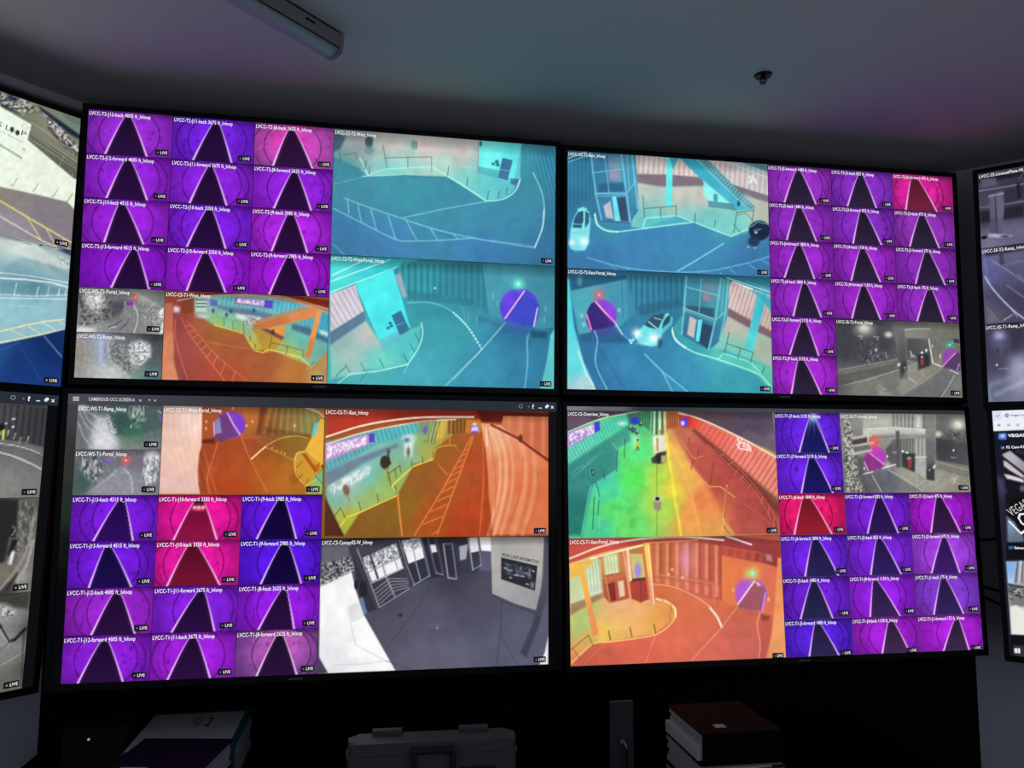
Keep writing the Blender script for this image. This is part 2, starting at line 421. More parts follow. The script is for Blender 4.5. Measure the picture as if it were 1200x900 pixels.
# ------------------------------------------------------------------ tunnel views (many alike, each with its own tint and geometry)
def tunnel(tint, aL, aR, fL, fR, kind, hot=None, road=None, lit=False, bend=0.0):
    """aL,aR: where the kerb lines meet the top, fL,fR: where they leave at the bottom (fractions of the width)"""
    T = np.array(tint, float); seed = rng.integers(1, 9999)
    road = road or tuple(T * .10 + np.array([26, 12, 40]))
    def fn(c):
        U, V = c.U, c.V; c.C = np.zeros(U.shape + (3,)) + T
        k = np.exp(-(((U - .5) / .42) ** 2) - ((V - .5) / .55) ** 2)
        c.C = c.C * (.80 + .30 * k[..., None])
        if hot is not None: c.mix(np.exp(-(((U - (aL + aR) / 2) / .34) ** 2) - ((V - .4) / .5) ** 2) * .85, hot)
        dark = T * .42
        nz = vnoise(U * 14 + seed, V * 8 + seed * .37)
        c.C *= (1 + (nz - .5)[..., None] * .16)
        asp = 16 / 9.
        def ring(cx, cy, rx, ry, w, a, lo=-9, hi=9):
            r = np.sqrt(((U - cx) / rx) ** 2 + ((V - cy) / ry) ** 2); d = np.abs(r - 1) * min(rx * asp, ry)
            m = np.clip(1.5 - d / w, 0, 1) * ((U > lo) & (U < hi)) * np.clip(.55 + .9 * vnoise(U * 22 + seed, V * 14), 0, 1); c.mix(m * a, dark)
            c.mix(np.clip(r - 1, 0, .35) * .5 * ((U > lo) & (U < hi)), dark * 1.4)
        mid = (aL + aR) / 2 + .02
        sgn = -1 if kind == 'back' else 1
        ring(mid + .005, .52, .36, .60, .013, .75)
        if sgn < 0: ring(mid - .10, .54, .40, .62, .017, .6, hi=mid - .06)
        else: ring(mid + .08, .54, .38, .60, .017, .6, lo=mid + .06)
        # grit, hooks and bolts on the lining
        rs = np.random.default_rng(seed)
        for q in range(9):
            x, y = rs.random(), .2 + .7 * rs.random(); rr = .008 + .012 * rs.random()
            c.mix(np.exp(-(((U - x) / rr) ** 2 + ((V - y) / (rr * (1 + 2 * rs.random()))) ** 2)) * .5, dark)
        x = mid + sgn * .40
        for q in range(5):
            c.mix(np.exp(-(((U - x - .02 * rs.normal()) / .012) ** 2 + ((V - .55 - .07 * q) / .025) ** 2)) * .55, dark)
        # road wedge
        t = np.clip((V - .06) / .94, 0, 1); m0 = (aL + aR) / 2; gap = (aR - aL) * .22
        xl = m0 - gap + (fL - m0 + gap) * t ** (.85 + bend); xr = m0 + gap + (fR - m0 - gap) * t ** (.85 - bend)
        w = 1.0 / (U.shape[1])
        ins = np.clip((U - xl) / w / 1.2 + .5, 0, 1) * np.clip((xr - U) / w / 1.2 + .5, 0, 1) * np.clip((V - .07) / .04, 0, 1)
        rc = np.array(road)[None, None, :] * (1.05 - .35 * (1 - t))[..., None]
        c.mix(ins, rc)
        edge = np.clip(1 - np.abs(U - xr + .025) / .012, 0, 1) * ins + np.clip(1 - np.abs(U - xl - .03) / .012, 0, 1) * ins
        c.mix(edge * .25, T)
        lw = (.0045 + .0085 * t)
        on = np.clip((V - .09) / .05, 0, 1)
        hi = np.minimum(np.array([255, 222, 255]) * .86 + T * .2, 255)
        for x, ww in ((xl, 1.0), (xr, .85)):
            d = np.abs(U - x); c.mix(np.clip(1.5 - d / (lw * ww), 0, 1) * on * (.72 + .28 * t), hi)
        if lit:
            c.mix(np.exp(-(((U - mid) / .06) ** 2) - ((V - .10) / .10) ** 2), (225, 235, 255))
            for a_ in (-.22, -.12, 0, .12, .22):
                xx = mid + a_ * (V - .05) * 1.6; c.mix(np.exp(-((U - xx) / .018) ** 2) * np.clip(.62 - V, 0, 1) * np.clip(V * 8, 0, 1) * 1.2, (130, 170, 230))
        c.C *= (1 - .30 * np.clip(1 - V / .13, 0, 1))[..., None]
        c.vig(.30)
    return fn
# ------------------------------------------------------------------ station views
def v_t2_west(c):
    c.zoom(380, 140, 4.2857)
    c.bg([(120, 330, (66, 140, 160)), (400, 360, (62, 146, 164)), (700, 450, (62, 140, 165)), (900, 500, (60, 136, 165)), (300, 640, (66, 128, 178)), (800, 660, (62, 124, 175)),
          (60, 560, (62, 122, 168)), (1120, 680, (56, 116, 160)), (1000, 300, (60, 138, 160))])
    plat = [(46, 190), (175, 245), (215, 285), (390, 279), (615, 287), (815, 412), (905, 398), (972, 346), (985, 300), (1000, 120), (46, 45)]
    c.poly(plat, [(90, 230, (86, 156, 160)), (160, 130, (150, 158, 162)), (340, 120, (196, 190, 186)), (520, 130, (206, 190, 186)), (680, 160, (196, 186, 184)), (420, 230, (150, 206, 196)),
                  (600, 240, (168, 214, 200)), (700, 300, (120, 206, 200)), (820, 350, (96, 196, 200)), (900, 330, (92, 188, 200)), (330, 260, (128, 206, 198))], soft=2)
    c.poly([(46, 60), (110, 90), (80, 150), (46, 165)], (58, 84, 106), .85, 3)
    c.line([(330, 205), (520, 200), (760, 250)], 8, (226, 206, 196), .35, False, 5); c.line([(330, 150), (520, 150), (770, 190)], 10, (222, 200, 194), .3, False, 6)
    # vertical wall at the right with streaks
    c.poly([(990, 128), (1170, 138), (1170, 600), (1110, 560), (1108, 430), (1060, 280), (985, 280)], [(1020, 180, (62, 150, 170)), (1120, 200, (48, 124, 160)), (1140, 420, (50, 118, 150))], .9, 2)
    c.stripes([(1000, 140), (1165, 140), (1165, 420), (1100, 400), (1060, 280)], (1000, 200), (1165, 160), 9, (96, 184, 200), .35, .3)
    # ticket kiosk wall
    c.poly([(780, 108), (992, 126), (955, 300), (775, 268)], [(830, 180, (112, 240, 236)), (960, 180, (92, 226, 228))])
    c.poly([(775, 238), (880, 258), (878, 300), (772, 270)], (84, 176, 190), .9)
    c.poly([(897, 194), (948, 208), (922, 308), (873, 294)], (58, 112, 152)); c.line([(884, 252), (934, 262)], 3, (120, 190, 210))
    for x, y, w in ((850, 226, 8), (868, 214, 9), (872, 230, 9)): c.poly([(x - w, y - w), (x + w, y - w + 2), (x + w, y + w), (x - w, y + w - 2)], (50, 118, 140))
    c.line([(776, 110), (773, 265)], 3, (150, 130, 130)); c.ell(787, 124, 6, 14, (60, 80, 100))
    c.poly([(940, 300), (985, 300), (965, 335), (935, 325)], (50, 104, 134), .8)
    # kerbs
    k = (176, 244, 232)
    c.line([(195, 287), (390, 279), (618, 290)], 5, k, .8); c.line([(540, 240), (680, 322), (815, 412)], 7, k); c.line([(815, 413), (900, 402), (962, 360), (985, 302)], 6, k, .95, True)
    c.line([(180, 195), (220, 282)], 6, k, .9); c.line([(220, 282), (310, 250), (540, 240)], 5, k, .7)
    c.line([(50, 325), (200, 290)], 4, (110, 190, 200), .6); c.line([(390, 283), (615, 292)], 6, (46, 100, 112), .6)
    for p in ([(295, 130), (316, 245)], [(420, 190), (421, 240)], [(540, 190), (541, 262)], [(306, 195), (540, 190)], [(100, 180), (160, 168)], [(160, 168), (162, 200)], [(75, 165), (85, 210)]): c.line(p, 3, (56, 96, 108), .85)
    for x, y, h in ((620, 285, 45), (716, 338, 45), (820, 405, 42), (875, 396, 32), (915, 380, 32), (960, 345, 36), (225, 275, 36), (205, 250, 40)): c.line([(x, y), (x + 6, y - h)], 4, (44, 92, 110), .85)
    # ground marks
    g = (120, 196, 216)
    up = [(105, 398), (230, 445), (400, 502), (540, 550), (760, 600), (900, 622), (1060, 648)]; lo = [(46, 448), (180, 516), (360, 604), (460, 612), (600, 608), (760, 597)]
    c.line(up, 6, g, .85, True); c.line(lo, 6, g, .85, True)
    for a, b in (((118, 402), (124, 476)), ((170, 428), (186, 516)), ((236, 455), (262, 556)), ((322, 484), (358, 602)), ((412, 508), (465, 608)), ((536, 552), (568, 606)), ((650, 578), (672, 602))): c.line([a, b], 6, g, .8)
    c.line([(420, 512), (540, 545), (660, 585)], 3, g, .6)
    c.line([(395, 496), (600, 452), (815, 414)], 7, g, .75); c.line([(760, 600), (1000, 630), (1060, 640)], 4, g, .5)
    c.line([(46, 630), (108, 686)], 5, g, .7)
    c.line([(1050, 270), (1092, 362), (1106, 450), (1096, 545), (1060, 640)], 5, (160, 226, 226), .85, True)
    for i, (x, y) in enumerate(catmull([(1104, 460), (1096, 545), (1060, 640)], 8)): c.ell(x, y, 4, 5, (206, 244, 236), .8)
    c.ell(226, 112, 20, 34, (56, 74, 86), .9, 2); c.ell(226, 156, 24, 22, (96, 140, 140), .6, 3); c.ell(452, 130, 15, 24, (104, 160, 160), .95, 2); c.line([(465, 112), (466, 150)], 4, (60, 100, 110), .8)
    c.C = c.C * np.array([1.03, 1.02, 1.02]) + np.array([3, 3, 2]); c.noise(.05, 9).vig(.25).top(.3, .1)

def v_t2_west_portal(c):
    c.zoom(380, 295, 4.2857)
    c.bg([(600, 400, (62, 160, 172)), (450, 620, (70, 170, 186)), (800, 600, (60, 146, 176)), (1000, 560, (52, 128, 166)), (600, 300, (52, 142, 158)), (700, 150, (58, 140, 160)), (900, 130, (66, 150, 168)),
          (1100, 160, (62, 146, 168)), (1120, 380, (46, 116, 150)), (250, 620, (78, 180, 190)), (1000, 420, (48, 112, 150))])
    # ceiling edge with light strips
    c.poly([(34, 20), (480, 40), (150, 160), (30, 215)], [(60, 90, (80, 226, 226)), (250, 70, (60, 206, 216))])
    for a, b in (((40, 120), (200, 45)), ((36, 150), (330, 42)), ((34, 205), (430, 55))): c.line([a, b], 6, (200, 255, 250), .95)
    wallp = [(400, 50), (1160, 75), (1160, 80), (830, 320), (700, 260), (540, 252), (415, 256), (350, 90)]
    c.poly([(400, 50), (820, 60), (822, 310), (640, 225), (415, 256), (352, 92)], [(450, 130, (56, 160, 170)), (700, 130, (54, 132, 152))], .8, 2)
    c.stripes([(400, 60), (815, 70), (818, 300), (640, 225), (415, 250), (360, 100)], (410, 150), (820, 150), 13, (38, 108, 128), .55, .45)
    c.poly([(420, 195), (740, 240), (745, 275), (430, 240)], (48, 118, 138), .6, 3)
    c.poly([(790, 62), (1160, 80), (1160, 380), (1080, 390), (830, 320), (815, 300)], [(900, 150, (70, 152, 170)), (1100, 260, (64, 140, 165))], .9, 2)
    c.line([(790, 70), (822, 310)], 6, (40, 104, 124), .8)
    # kiosk
    c.poly([(155, 165), (345, 85), (432, 380), (300, 482), (275, 445)], [(220, 200, (80, 238, 238)), (330, 300, (74, 224, 230))])
    c.poly([(275, 445), (380, 395), (388, 430), (300, 482)], (96, 190, 200), .9)
    c.poly([(338, 322), (385, 296), (430, 395), (380, 420)], (52, 112, 146)); c.line([(365, 372), (410, 352)], 3, (110, 190, 205))
    for x, y in ((322, 384), (332, 360), (338, 374)): c.ell(x, y, 9, 7, (38, 110, 140))
    c.poly([(355, 120), (385, 108), (415, 225), (395, 232)], (160, 170, 186), .9, 2)
    # corrugated wall at the left
    c.poly([(30, 215), (155, 168), (200, 300), (34, 408)], (216, 208, 218)); c.stripes([(30, 215), (155, 168), (200, 300), (34, 408)], (34, 330), (190, 240), 7, (176, 172, 196), .8, .35)
    c.poly([(30, 405), (200, 300), (210, 345), (40, 470), (30, 470)], (92, 118, 146), .95, 2)
    c.poly([(30, 470), (210, 348), (290, 470), (320, 560), (150, 615), (34, 640)], [(100, 450, (140, 176, 176)), (220, 420, (196, 192, 186)), (120, 540, (170, 200, 190)), (260, 540, (110, 206, 196)), (60, 600, (130, 206, 190))], .95, 3)
    c.poly([(300, 482), (432, 390), (490, 370), (470, 470), (420, 565), (230, 600)], [(400, 480, (86, 196, 196)), (300, 560, (110, 210, 196))], .85, 3)
    # kerbs and posts
    k = (176, 246, 232)
    c.line([(130, 615), (270, 600), (420, 566)], 7, k, .95); c.line([(420, 566), (475, 480), (495, 410), (488, 360)], 7, k, .85, True); c.line([(130, 615), (70, 660)], 6, k, .8); c.line([(420, 570), (400, 610)], 5, k, .5)
    for x, y in ((130, 605), (205, 598), (300, 580), (420, 555), (452, 500), (478, 450)): c.line([(x, y), (x - 22, y - 40)], 4, (44, 100, 112), .85)
    c.line([(60, 625), (108, 578)], 4, (56, 96, 104), .8); c.line([(180, 650), (215, 608)], 4, (70, 110, 104), .8)
    c.line([(420, 258), (540, 258), (640, 300), (720, 380), (790, 488)], 5, (120, 206, 212), .8, True)
    for x, y in catmull([(650, 308), (720, 378), (790, 488)], 7): c.ell(x, y, 5, 5, (206, 248, 244), .9)
    for a, b in (((690, 275), (712, 345)), ((765, 325), (766, 372)), ((720, 310), (728, 355))): c.line([a, b], 4, (110, 180, 190), .8)
    c.poly([(770, 320), (900, 365), (880, 385), (775, 345)], (54, 112, 136), .6, 3)
    c.line([(925, 340), (800, 482), (610, 672)], 7, (130, 206, 222), .85); c.line([(650, 640), (790, 495)], 4, (180, 234, 236), .6)
    c.line([(1035, 390), (1018, 450), (1020, 560), (1005, 690)], 8, (110, 190, 210), .8, True)
    c.line([(1010, 460), (915, 660)], 3, (40, 104, 140), .5)
    # tunnel mouth
    c.ell(980, 285, 97, 98, (84, 66, 214), 1, 2); c.poly([(1004, 200), (1078, 270), (1074, 330), (1046, 385), (915, 345)], (58, 74, 196), .85, 2)
    c.ell(925, 245, 30, 45, (110, 70, 226), .6, 8); c.poly([(912, 345), (1046, 385), (1035, 420), (880, 410)], (50, 100, 160), .8, 4)
    c.line([(1004, 200), (908, 336)], 8, (236, 170, 220)); c.line([(1070, 285), (1052, 376)], 7, (226, 190, 236))
    c.glow(975, 165, 26, (120, 255, 220), .9); c.ell(975, 165, 6, 6, (190, 255, 240))
    for x, y in ((868, 262), (850, 225), (1110, 290), (1105, 345)): c.line([(x, y - 12), (x, y + 10)], 6, (120, 190, 206), .7)
    c.poly([(1035, 395), (1120, 405), (1115, 440), (1040, 430)], (34, 80, 108), .8, 2); c.ell(557, 185, 6, 6, (150, 220, 226))
    c.poly([(1160, 380), (1135, 420), (1118, 540), (1080, 700), (1160, 700)], (96, 206, 208), .95, 2)
    c.C = c.C * np.array([1.03, 1.02, 1.02]) + np.array([3, 3, 2]); c.noise(.05, 10).vig(.25).top(.35, .1)

def v_t2_east(c):
    c.zoom(650, 160, 4.4444)
    c.bg([(400, 560, (62, 128, 178)), (700, 560, (62, 132, 178)), (250, 620, (60, 122, 176)), (1000, 620, (60, 120, 172)), (120, 300, (50, 112, 146)), (900, 460, (66, 150, 176)), (300, 480, (58, 140, 170))])
    c.poly([(66, 130), (200, 95), (240, 440), (110, 400), (66, 440)], [(100, 200, (54, 132, 166)), (180, 300, (50, 116, 152))], .9, 2)
    c.stripes([(66, 140), (200, 100), (215, 300), (66, 380)], (70, 240), (215, 240), 7, (40, 98, 134), .55, .4)
    c.line([(66, 115), (170, 78)], 5, (190, 255, 250)); c.line([(66, 135), (200, 90)], 4, (150, 240, 240), .8)
    # far corrugated wall, shadow band and platform
    c.poly([(425, 92), (1110, 145), (1118, 310), (940, 255), (770, 215), (600, 200), (425, 200)], [(500, 150, (214, 206, 206)), (700, 170, (220, 206, 204)), (1000, 210, (206, 200, 204))])
    c.stripes([(425, 98), (1110, 160), (1118, 310), (940, 255), (770, 215), (600, 200), (425, 200)], (425, 150), (1115, 200), 26, (176, 164, 166), .75, .4)
    c.poly([(425, 195), (600, 200), (770, 215), (940, 255), (1118, 312), (1118, 345), (930, 290), (760, 258), (560, 262), (425, 240)], (128, 108, 118), .95, 3)
    c.poly([(425, 240), (560, 262), (760, 258), (930, 290), (1118, 345), (1118, 460), (925, 520), (735, 450), (640, 410), (470, 480), (400, 470)],
           [(480, 270, (190, 200, 186)), (650, 300, (206, 196, 180)), (760, 320, (206, 190, 180)), (1060, 380, (190, 190, 176)), (560, 350, (150, 196, 190)), (800, 420, (108, 196, 196)), (500, 430, (100, 200, 200)), (950, 450, (116, 206, 196)), (700, 400, (130, 200, 196))], .97, 3)
    c.poly([(640, 412), (735, 450), (460, 480), (475, 425)], (84, 186, 196), .7, 3)
    # stair / canopy diagonal
    c.poly([(640, 100), (730, 108), (1045, 380), (925, 385)], [(750, 170, (60, 170, 196)), (950, 330, (74, 176, 200))], 1, 1.5)
    c.poly([(740, 112), (800, 120), (1050, 372), (1000, 375)], (74, 140, 160), .95, 1.5); c.stripes([(745, 115), (800, 120), (1050, 372), (1010, 375)], (760, 110), (1040, 380), 22, (150, 206, 206), .5, .4)
    c.line([(730, 108), (1005, 375)], 5, (120, 220, 230), .9); c.ell(960, 350, 8, 14, (40, 76, 100)); c.ell(1000, 330, 26, 30, (150, 190, 190), .5, 6)
    c.poly([(778, 230), (925, 355), (810, 340), (775, 300)], (140, 240, 234), .95, 2); c.poly([(800, 335), (930, 350), (950, 385), (805, 368)], (84, 140, 156), .9); c.poly([(830, 300), (850, 300), (850, 340), (830, 338)], (70, 150, 160), .9)
    # column
    c.poly([(583, 105), (618, 108), (612, 365), (582, 365)], (96, 232, 234)); c.poly([(600, 108), (650, 112), (618, 170)], (70, 170, 196))
    # lift tower
    c.poly([(185, 85), (425, 95), (440, 380), (395, 450), (240, 440)], [(260, 200, (56, 120, 160)), (380, 200, (70, 150, 180)), (300, 380, (58, 124, 164))])
    c.poly([(280, 100), (345, 105), (350, 230), (285, 235)], (120, 150, 176), .8, 3); c.poly([(288, 180), (330, 175), (335, 215), (290, 218)], (160, 140, 176), .8, 3)
    c.poly([(225, 245), (360, 240), (365, 285), (230, 290)], (44, 96, 132), .85, 2)
    for p, w in (([(190, 85), (215, 300), (245, 435)], 9), ([(350, 95), (375, 290), (395, 445)], 10), ([(405, 95), (420, 240), (435, 375)], 10), ([(380, 95), (390, 280)], 5), ([(212, 297), (375, 297)], 10), ([(375, 297), (425, 235)], 7), ([(195, 190), (355, 170)], 6), ([(262, 100), (285, 290)], 5), ([(218, 312), (375, 308)], 4)):
        c.line(p, w, (110, 190, 214), .9)
    c.poly([(255, 360), (292, 335), (308, 430), (268, 422)], (196, 196, 206), .9, 2); c.poly([(300, 315), (320, 310), (345, 440), (315, 440)], (110, 230, 240), .95); c.poly([(325, 320), (370, 315), (385, 440), (345, 438)], (52, 70, 100), .9)
    c.line([(240, 440), (390, 450)], 5, (60, 100, 140))
    # kerb
    k = (150, 244, 236)
    c.line([(210, 400), (225, 460), (270, 490), (330, 496), (470, 478), (720, 446)], 7, k, .9, True); c.line([(460, 480), (475, 425), (640, 412), (725, 445), (920, 520), (1000, 485)], 7, k, .95)
    for x, y in catmull([(210, 410), (222, 456), (265, 486), (325, 496)], 4): c.ell(x, y, 5, 5, (220, 250, 246), .8)
    for p in ([(462, 310), (470, 425)], [(470, 375), (635, 362)], [(553, 370), (554, 420)], [(634, 360), (635, 412)], [(735, 400), (730, 458)], [(840, 435), (834, 470)], [(950, 395), (935, 500)], [(950, 395), (1040, 385)], [(1040, 385), (1030, 440)], [(935, 460), (970, 500)]): c.line(p, 4, (60, 90, 100), .85)
    c.line([(955, 410), (1000, 400), (1035, 440)], 3, (70, 100, 104), .7)
    # marks
    g = (104, 184, 216)
    c.line([(880, 558), (760, 632), (640, 702)], 8, (120, 206, 230), .9); c.line([(170, 630), (300, 668), (420, 690), (600, 705), (800, 700), (1000, 660), (1118, 625)], 7, g, .85, True); c.line([(280, 660), (330, 700)], 5, g, .7); c.line([(370, 680), (400, 705)], 5, g, .7)
    for a, b in (((915, 690), (940, 712)), ((1005, 660), (1045, 690)), ((1075, 640), (1118, 665)), ((860, 705), (870, 715))): c.line([a, b], 6, g, .7)
    # bright saloon at left, dark one at right
    c.poly([(76, 560), (82, 490), (96, 430), (120, 386), (150, 372), (180, 390), (188, 430), (183, 500), (176, 560), (158, 594), (108, 600), (84, 585)], [(130, 540, (150, 244, 246)), (140, 420, (96, 206, 220)), (180, 460, (120, 224, 232)), (100, 590, (110, 210, 226))], 1, 1.6)
    c.poly([(94, 474), (102, 428), (122, 394), (150, 384), (150, 436), (140, 476)], (40, 84, 112), .97, 1.4); c.poly([(160, 388), (180, 402), (180, 446), (160, 476), (156, 440)], (44, 90, 118), .95, 1.4); c.line([(98, 455), (146, 458)], 4, (150, 236, 240), .9); c.line([(154, 378), (156, 440), (148, 482)], 5, (150, 240, 240), .95); c.poly([(120, 376), (150, 366), (172, 378), (150, 386), (124, 392)], (130, 226, 234), .9, 1.4)
    c.line([(92, 500), (140, 506), (172, 492)], 3, (90, 190, 206), .7); c.glow(90, 552, 17, (236, 255, 255), .9); c.glow(152, 545, 21, (244, 255, 255), .95); c.line([(90, 596), (160, 596)], 6, (60, 130, 160), .8)
    c.ell(1068, 490, 55, 52, (26, 42, 66), 1, 2); c.ell(1040, 545, 30, 28, (36, 50, 76), .9, 3); c.line([(1025, 470), (1060, 445), (1105, 455)], 5, (110, 170, 190), .9); c.line([(1040, 490), (1075, 482)], 4, (150, 200, 210), .8); c.line([(1030, 500), (1090, 510)], 4, (12, 20, 34)); c.ell(1050, 500, 9, 6, (190, 220, 226), .8); c.ell(1010, 575, 8, 5, (170, 206, 220), .7); c.ell(1045, 580, 8, 5, (170, 206, 220), .6)
    # script lettering on the far wall
    for p in ([(1010, 215), (1022, 208), (1024, 240)], [(1024, 240), (1040, 205)], [(1036, 225), (1044, 222), (1046, 240)], [(1048, 222), (1050, 246)], [(1012, 236), (1020, 244)]): c.line(p, 5, (250, 250, 250), .95)
    c.line([(900, 135), (1110, 215)], 5, (180, 250, 246), .9); c.line([(930, 130), (1112, 195)], 4, (120, 230, 236), .8); c.poly([(1000, 130), (1112, 150), (1112, 185), (960, 132)], (56, 130, 156), .8, 2)
    c.C = c.C * np.array([1.03, 1.02, 1.02]) + np.array([3, 3, 2]); c.noise(.05, 9).vig(.22).top(.3, .1)

def v_t2_east_portal(c):
    c.zoom(650, 305, 4.4444)
    c.bg([(400, 560, (56, 136, 180)), (700, 600, (58, 140, 180)), (300, 620, (54, 120, 170)), (950, 640, (60, 160, 176)), (600, 250, (48, 116, 150)), (850, 520, (66, 166, 180)), (160, 500, (48, 112, 156)), (450, 480, (52, 126, 170))])
    c.poly([(370, 75), (680, 85), (665, 250), (430, 290), (385, 300)], [(450, 160, (58, 136, 166)), (600, 160, (50, 120, 152))], .95, 2)
    c.stripes([(375, 78), (680, 88), (668, 250), (430, 290)], (380, 160), (680, 160), 10, (36, 92, 126), .6, .42)
    c.poly([(430, 235), (660, 200), (660, 235), (440, 290)], (44, 100, 128), .7, 3)
    c.poly([(72, 75), (375, 80), (375, 100), (90, 155)], (40, 92, 122), .9, 2)
    c.poly([(80, 160), (372, 98), (385, 300), (345, 340), (125, 390)], [(140, 220, (78, 168, 186)), (340, 200, (66, 146, 172))], 1, 2)
    # tunnel mouth
    c.ell(242, 300, 78, 95, (132, 62, 214), 1, 2); c.poly([(215, 215), (318, 325), (300, 350), (190, 368), (165, 320), (170, 260), (190, 225)], (52, 40, 112), .95, 2)
    c.poly([(190, 366), (305, 345), (390, 430), (210, 430)], (46, 84, 130), .8, 5)
    c.line([(212, 215), (262, 272), (316, 326)], 9, (250, 170, 206)); c.line([(166, 285), (190, 362)], 8, (246, 140, 190)); c.ell(300, 270, 22, 50, (150, 70, 220), .5, 6)
    c.glow(230, 180, 30, (255, 90, 110), .75); c.ell(231, 181, 7, 7, (255, 160, 160))
    for x, y in ((150, 335), (140, 290), (335, 260)): c.ell(x, y, 9, 12, (150, 210, 220), .7, 2)
    c.line([(350, 110), (355, 300)], 4, (44, 110, 136), .7); c.ell(130, 108, 12, 22, (150, 200, 210), .5, 4)
    # edge wall at the left
    c.poly([(62, 80), (75, 110), (100, 350), (150, 530), (215, 680), (60, 680)], [(80, 300, (84, 212, 222)), (110, 560, (96, 218, 226)), (150, 660, (190, 216, 226))], 1, 2)
    c.line([(120, 470), (165, 600), (195, 640), (205, 672)], 8, (206, 240, 240), .8)
    c.poly([(130, 385), (200, 375), (190, 430), (135, 420)], (40, 92, 124), .7, 3)
    # road marks
    g = (118, 204, 226)
    c.line([(205, 368), (222, 420), (212, 540), (270, 672)], 7, g, .85, True); c.line([(318, 332), (352, 385)], 7, (190, 236, 240), .9); c.line([(352, 385), (400, 425)], 5, g, .6)
    c.line([(470, 490), (560, 580), (690, 682)], 8, g, .85); c.line([(560, 580), (612, 682)], 7, g, .8); c.line([(220, 440), (365, 672)], 4, (36, 84, 120), .6)
    for x, y in ((398, 430), (408, 415), (392, 418)): c.ell(x, y, 6, 6, (190, 240, 240))
    # platform, lift tower
    c.poly([(615, 350), (660, 290), (830, 460), (1135, 560), (1135, 690), (1050, 590), (720, 480), (640, 430)], [(700, 440, (60, 160, 170)), (900, 500, (86, 196, 180)), (1100, 600, (96, 206, 176))], .9, 3)
    c.poly([(905, 110), (1130, 180), (1135, 400), (1000, 330), (900, 280)], [(980, 180, (214, 196, 192)), (1100, 280, (206, 184, 180))]); c.stripes([(905, 110), (1130, 180), (1135, 370), (1000, 310), (900, 270)], (905, 190), (1132, 260), 11, (176, 152, 150), .75, .4)
    c.poly([(900, 245), (1000, 300), (1135, 370), (1135, 410), (1000, 350), (900, 290)], (118, 90, 100), .95, 3)
    c.poly([(900, 290), (1000, 345), (1135, 410), (1135, 560), (1030, 520), (890, 470), (830, 460)], [(930, 360, (196, 180, 168)), (1080, 470, (176, 176, 160)), (900, 440, (110, 200, 180)), (1000, 510, (110, 206, 180))], .95, 3)
    c.poly([(672, 85), (915, 100), (900, 290), (860, 420), (802, 468), (662, 390)], [(740, 180, (58, 130, 156)), (860, 200, (70, 156, 176)), (740, 340, (52, 112, 146))])
    c.poly([(770, 110), (850, 118), (845, 215), (770, 205)], (110, 130, 150), .7, 3); c.poly([(775, 175), (808, 178), (808, 212), (775, 208)], (170, 130, 160), .8, 3)
    c.poly([(690, 235), (830, 250), (830, 300), (685, 265)], (46, 84, 104), .85, 2); c.poly([(705, 290), (740, 310), (725, 405), (690, 385)], (206, 196, 190), .9, 2); c.poly([(748, 310), (770, 308), (755, 425), (735, 420)], (96, 226, 236)); c.poly([(770, 325), (828, 345), (802, 460), (752, 430)], (44, 66, 92), .95)
    for p, w in (([(688, 85), (675, 250), (662, 385)], 9), ([(868, 95), (840, 300), (802, 465)], 10), ([(905, 105), (890, 280), (860, 415)], 9), ([(672, 250), (840, 310)], 10), ([(840, 310), (895, 262)], 7), ([(690, 140), (860, 185)], 6), ([(765, 95), (752, 270)], 5), ([(674, 262), (838, 324)], 4), ([(885, 100), (868, 290)], 4)): c.line(p, w, (110, 196, 206), .9)
    # canopy column
    c.poly([(1060, 165), (1110, 175), (1030, 480), (985, 485)], [(1080, 230, (66, 190, 206)), (1010, 450, (80, 206, 210))]); c.poly([(1000, 140), (1130, 200), (1130, 270), (1075, 200)], (60, 176, 196), .95, 2)
    c.line([(900, 92), (1130, 168)], 6, (190, 255, 250), .9); c.line([(930, 112), (1030, 150)], 9, (250, 250, 250), .9); c.line([(1000, 110), (1130, 155)], 4, (110, 220, 226), .8)
    # kerb
    k = (160, 246, 236)
    c.line([(612, 352), (620, 395), (660, 440), (730, 480), (850, 516), (1055, 590), (1125, 655)], 7, k, .95, True); c.line([(850, 516), (880, 485), (1020, 530), (1080, 595)], 5, k, .85)
    for x, y in catmull([(614, 370), (630, 415), (680, 455)], 6): c.ell(x, y, 5, 5, (226, 252, 248), .9)
    for p in ([(910, 375), (885, 485)], [(895, 432), (1035, 480)], [(968, 460), (955, 510)], [(1035, 480), (1020, 530)], [(1095, 555), (1080, 590)]): c.line(p, 4, (56, 92, 100), .9)
    # saloon car with headlamps
    c.poly([(425, 380), (470, 330), (520, 285), (590, 275), (618, 300), (612, 335), (560, 385), (545, 440), (500, 450), (440, 430), (418, 405)], [(480, 380, (96, 216, 226)), (590, 320, (74, 176, 200)), (520, 430, (110, 226, 230))], 1, 1.5)
    c.poly([(465, 335), (515, 285), (575, 275), (552, 330), (535, 360), (490, 350)], (42, 76, 100), .95, 1.5); c.poly([(570, 300), (605, 285), (600, 320), (560, 355)], (40, 72, 96), .95, 1.5)
    c.line([(490, 320), (520, 345), (536, 358)], 5, (190, 240, 240)); c.line([(520, 300), (555, 310)], 4, (190, 240, 240), .9); c.line([(590, 278), (556, 330), (550, 375)], 5, (150, 236, 236), .9); c.line([(450, 378), (500, 395), (520, 372)], 3, (60, 150, 170), .7)
    c.glow(430, 380, 24, (240, 255, 255), .95); c.glow(516, 405, 28, (250, 255, 255), .95); c.ell(470, 432, 34, 10, (150, 236, 240), .8, 3); c.ell(548, 430, 12, 22, (34, 66, 90), .8, 3)
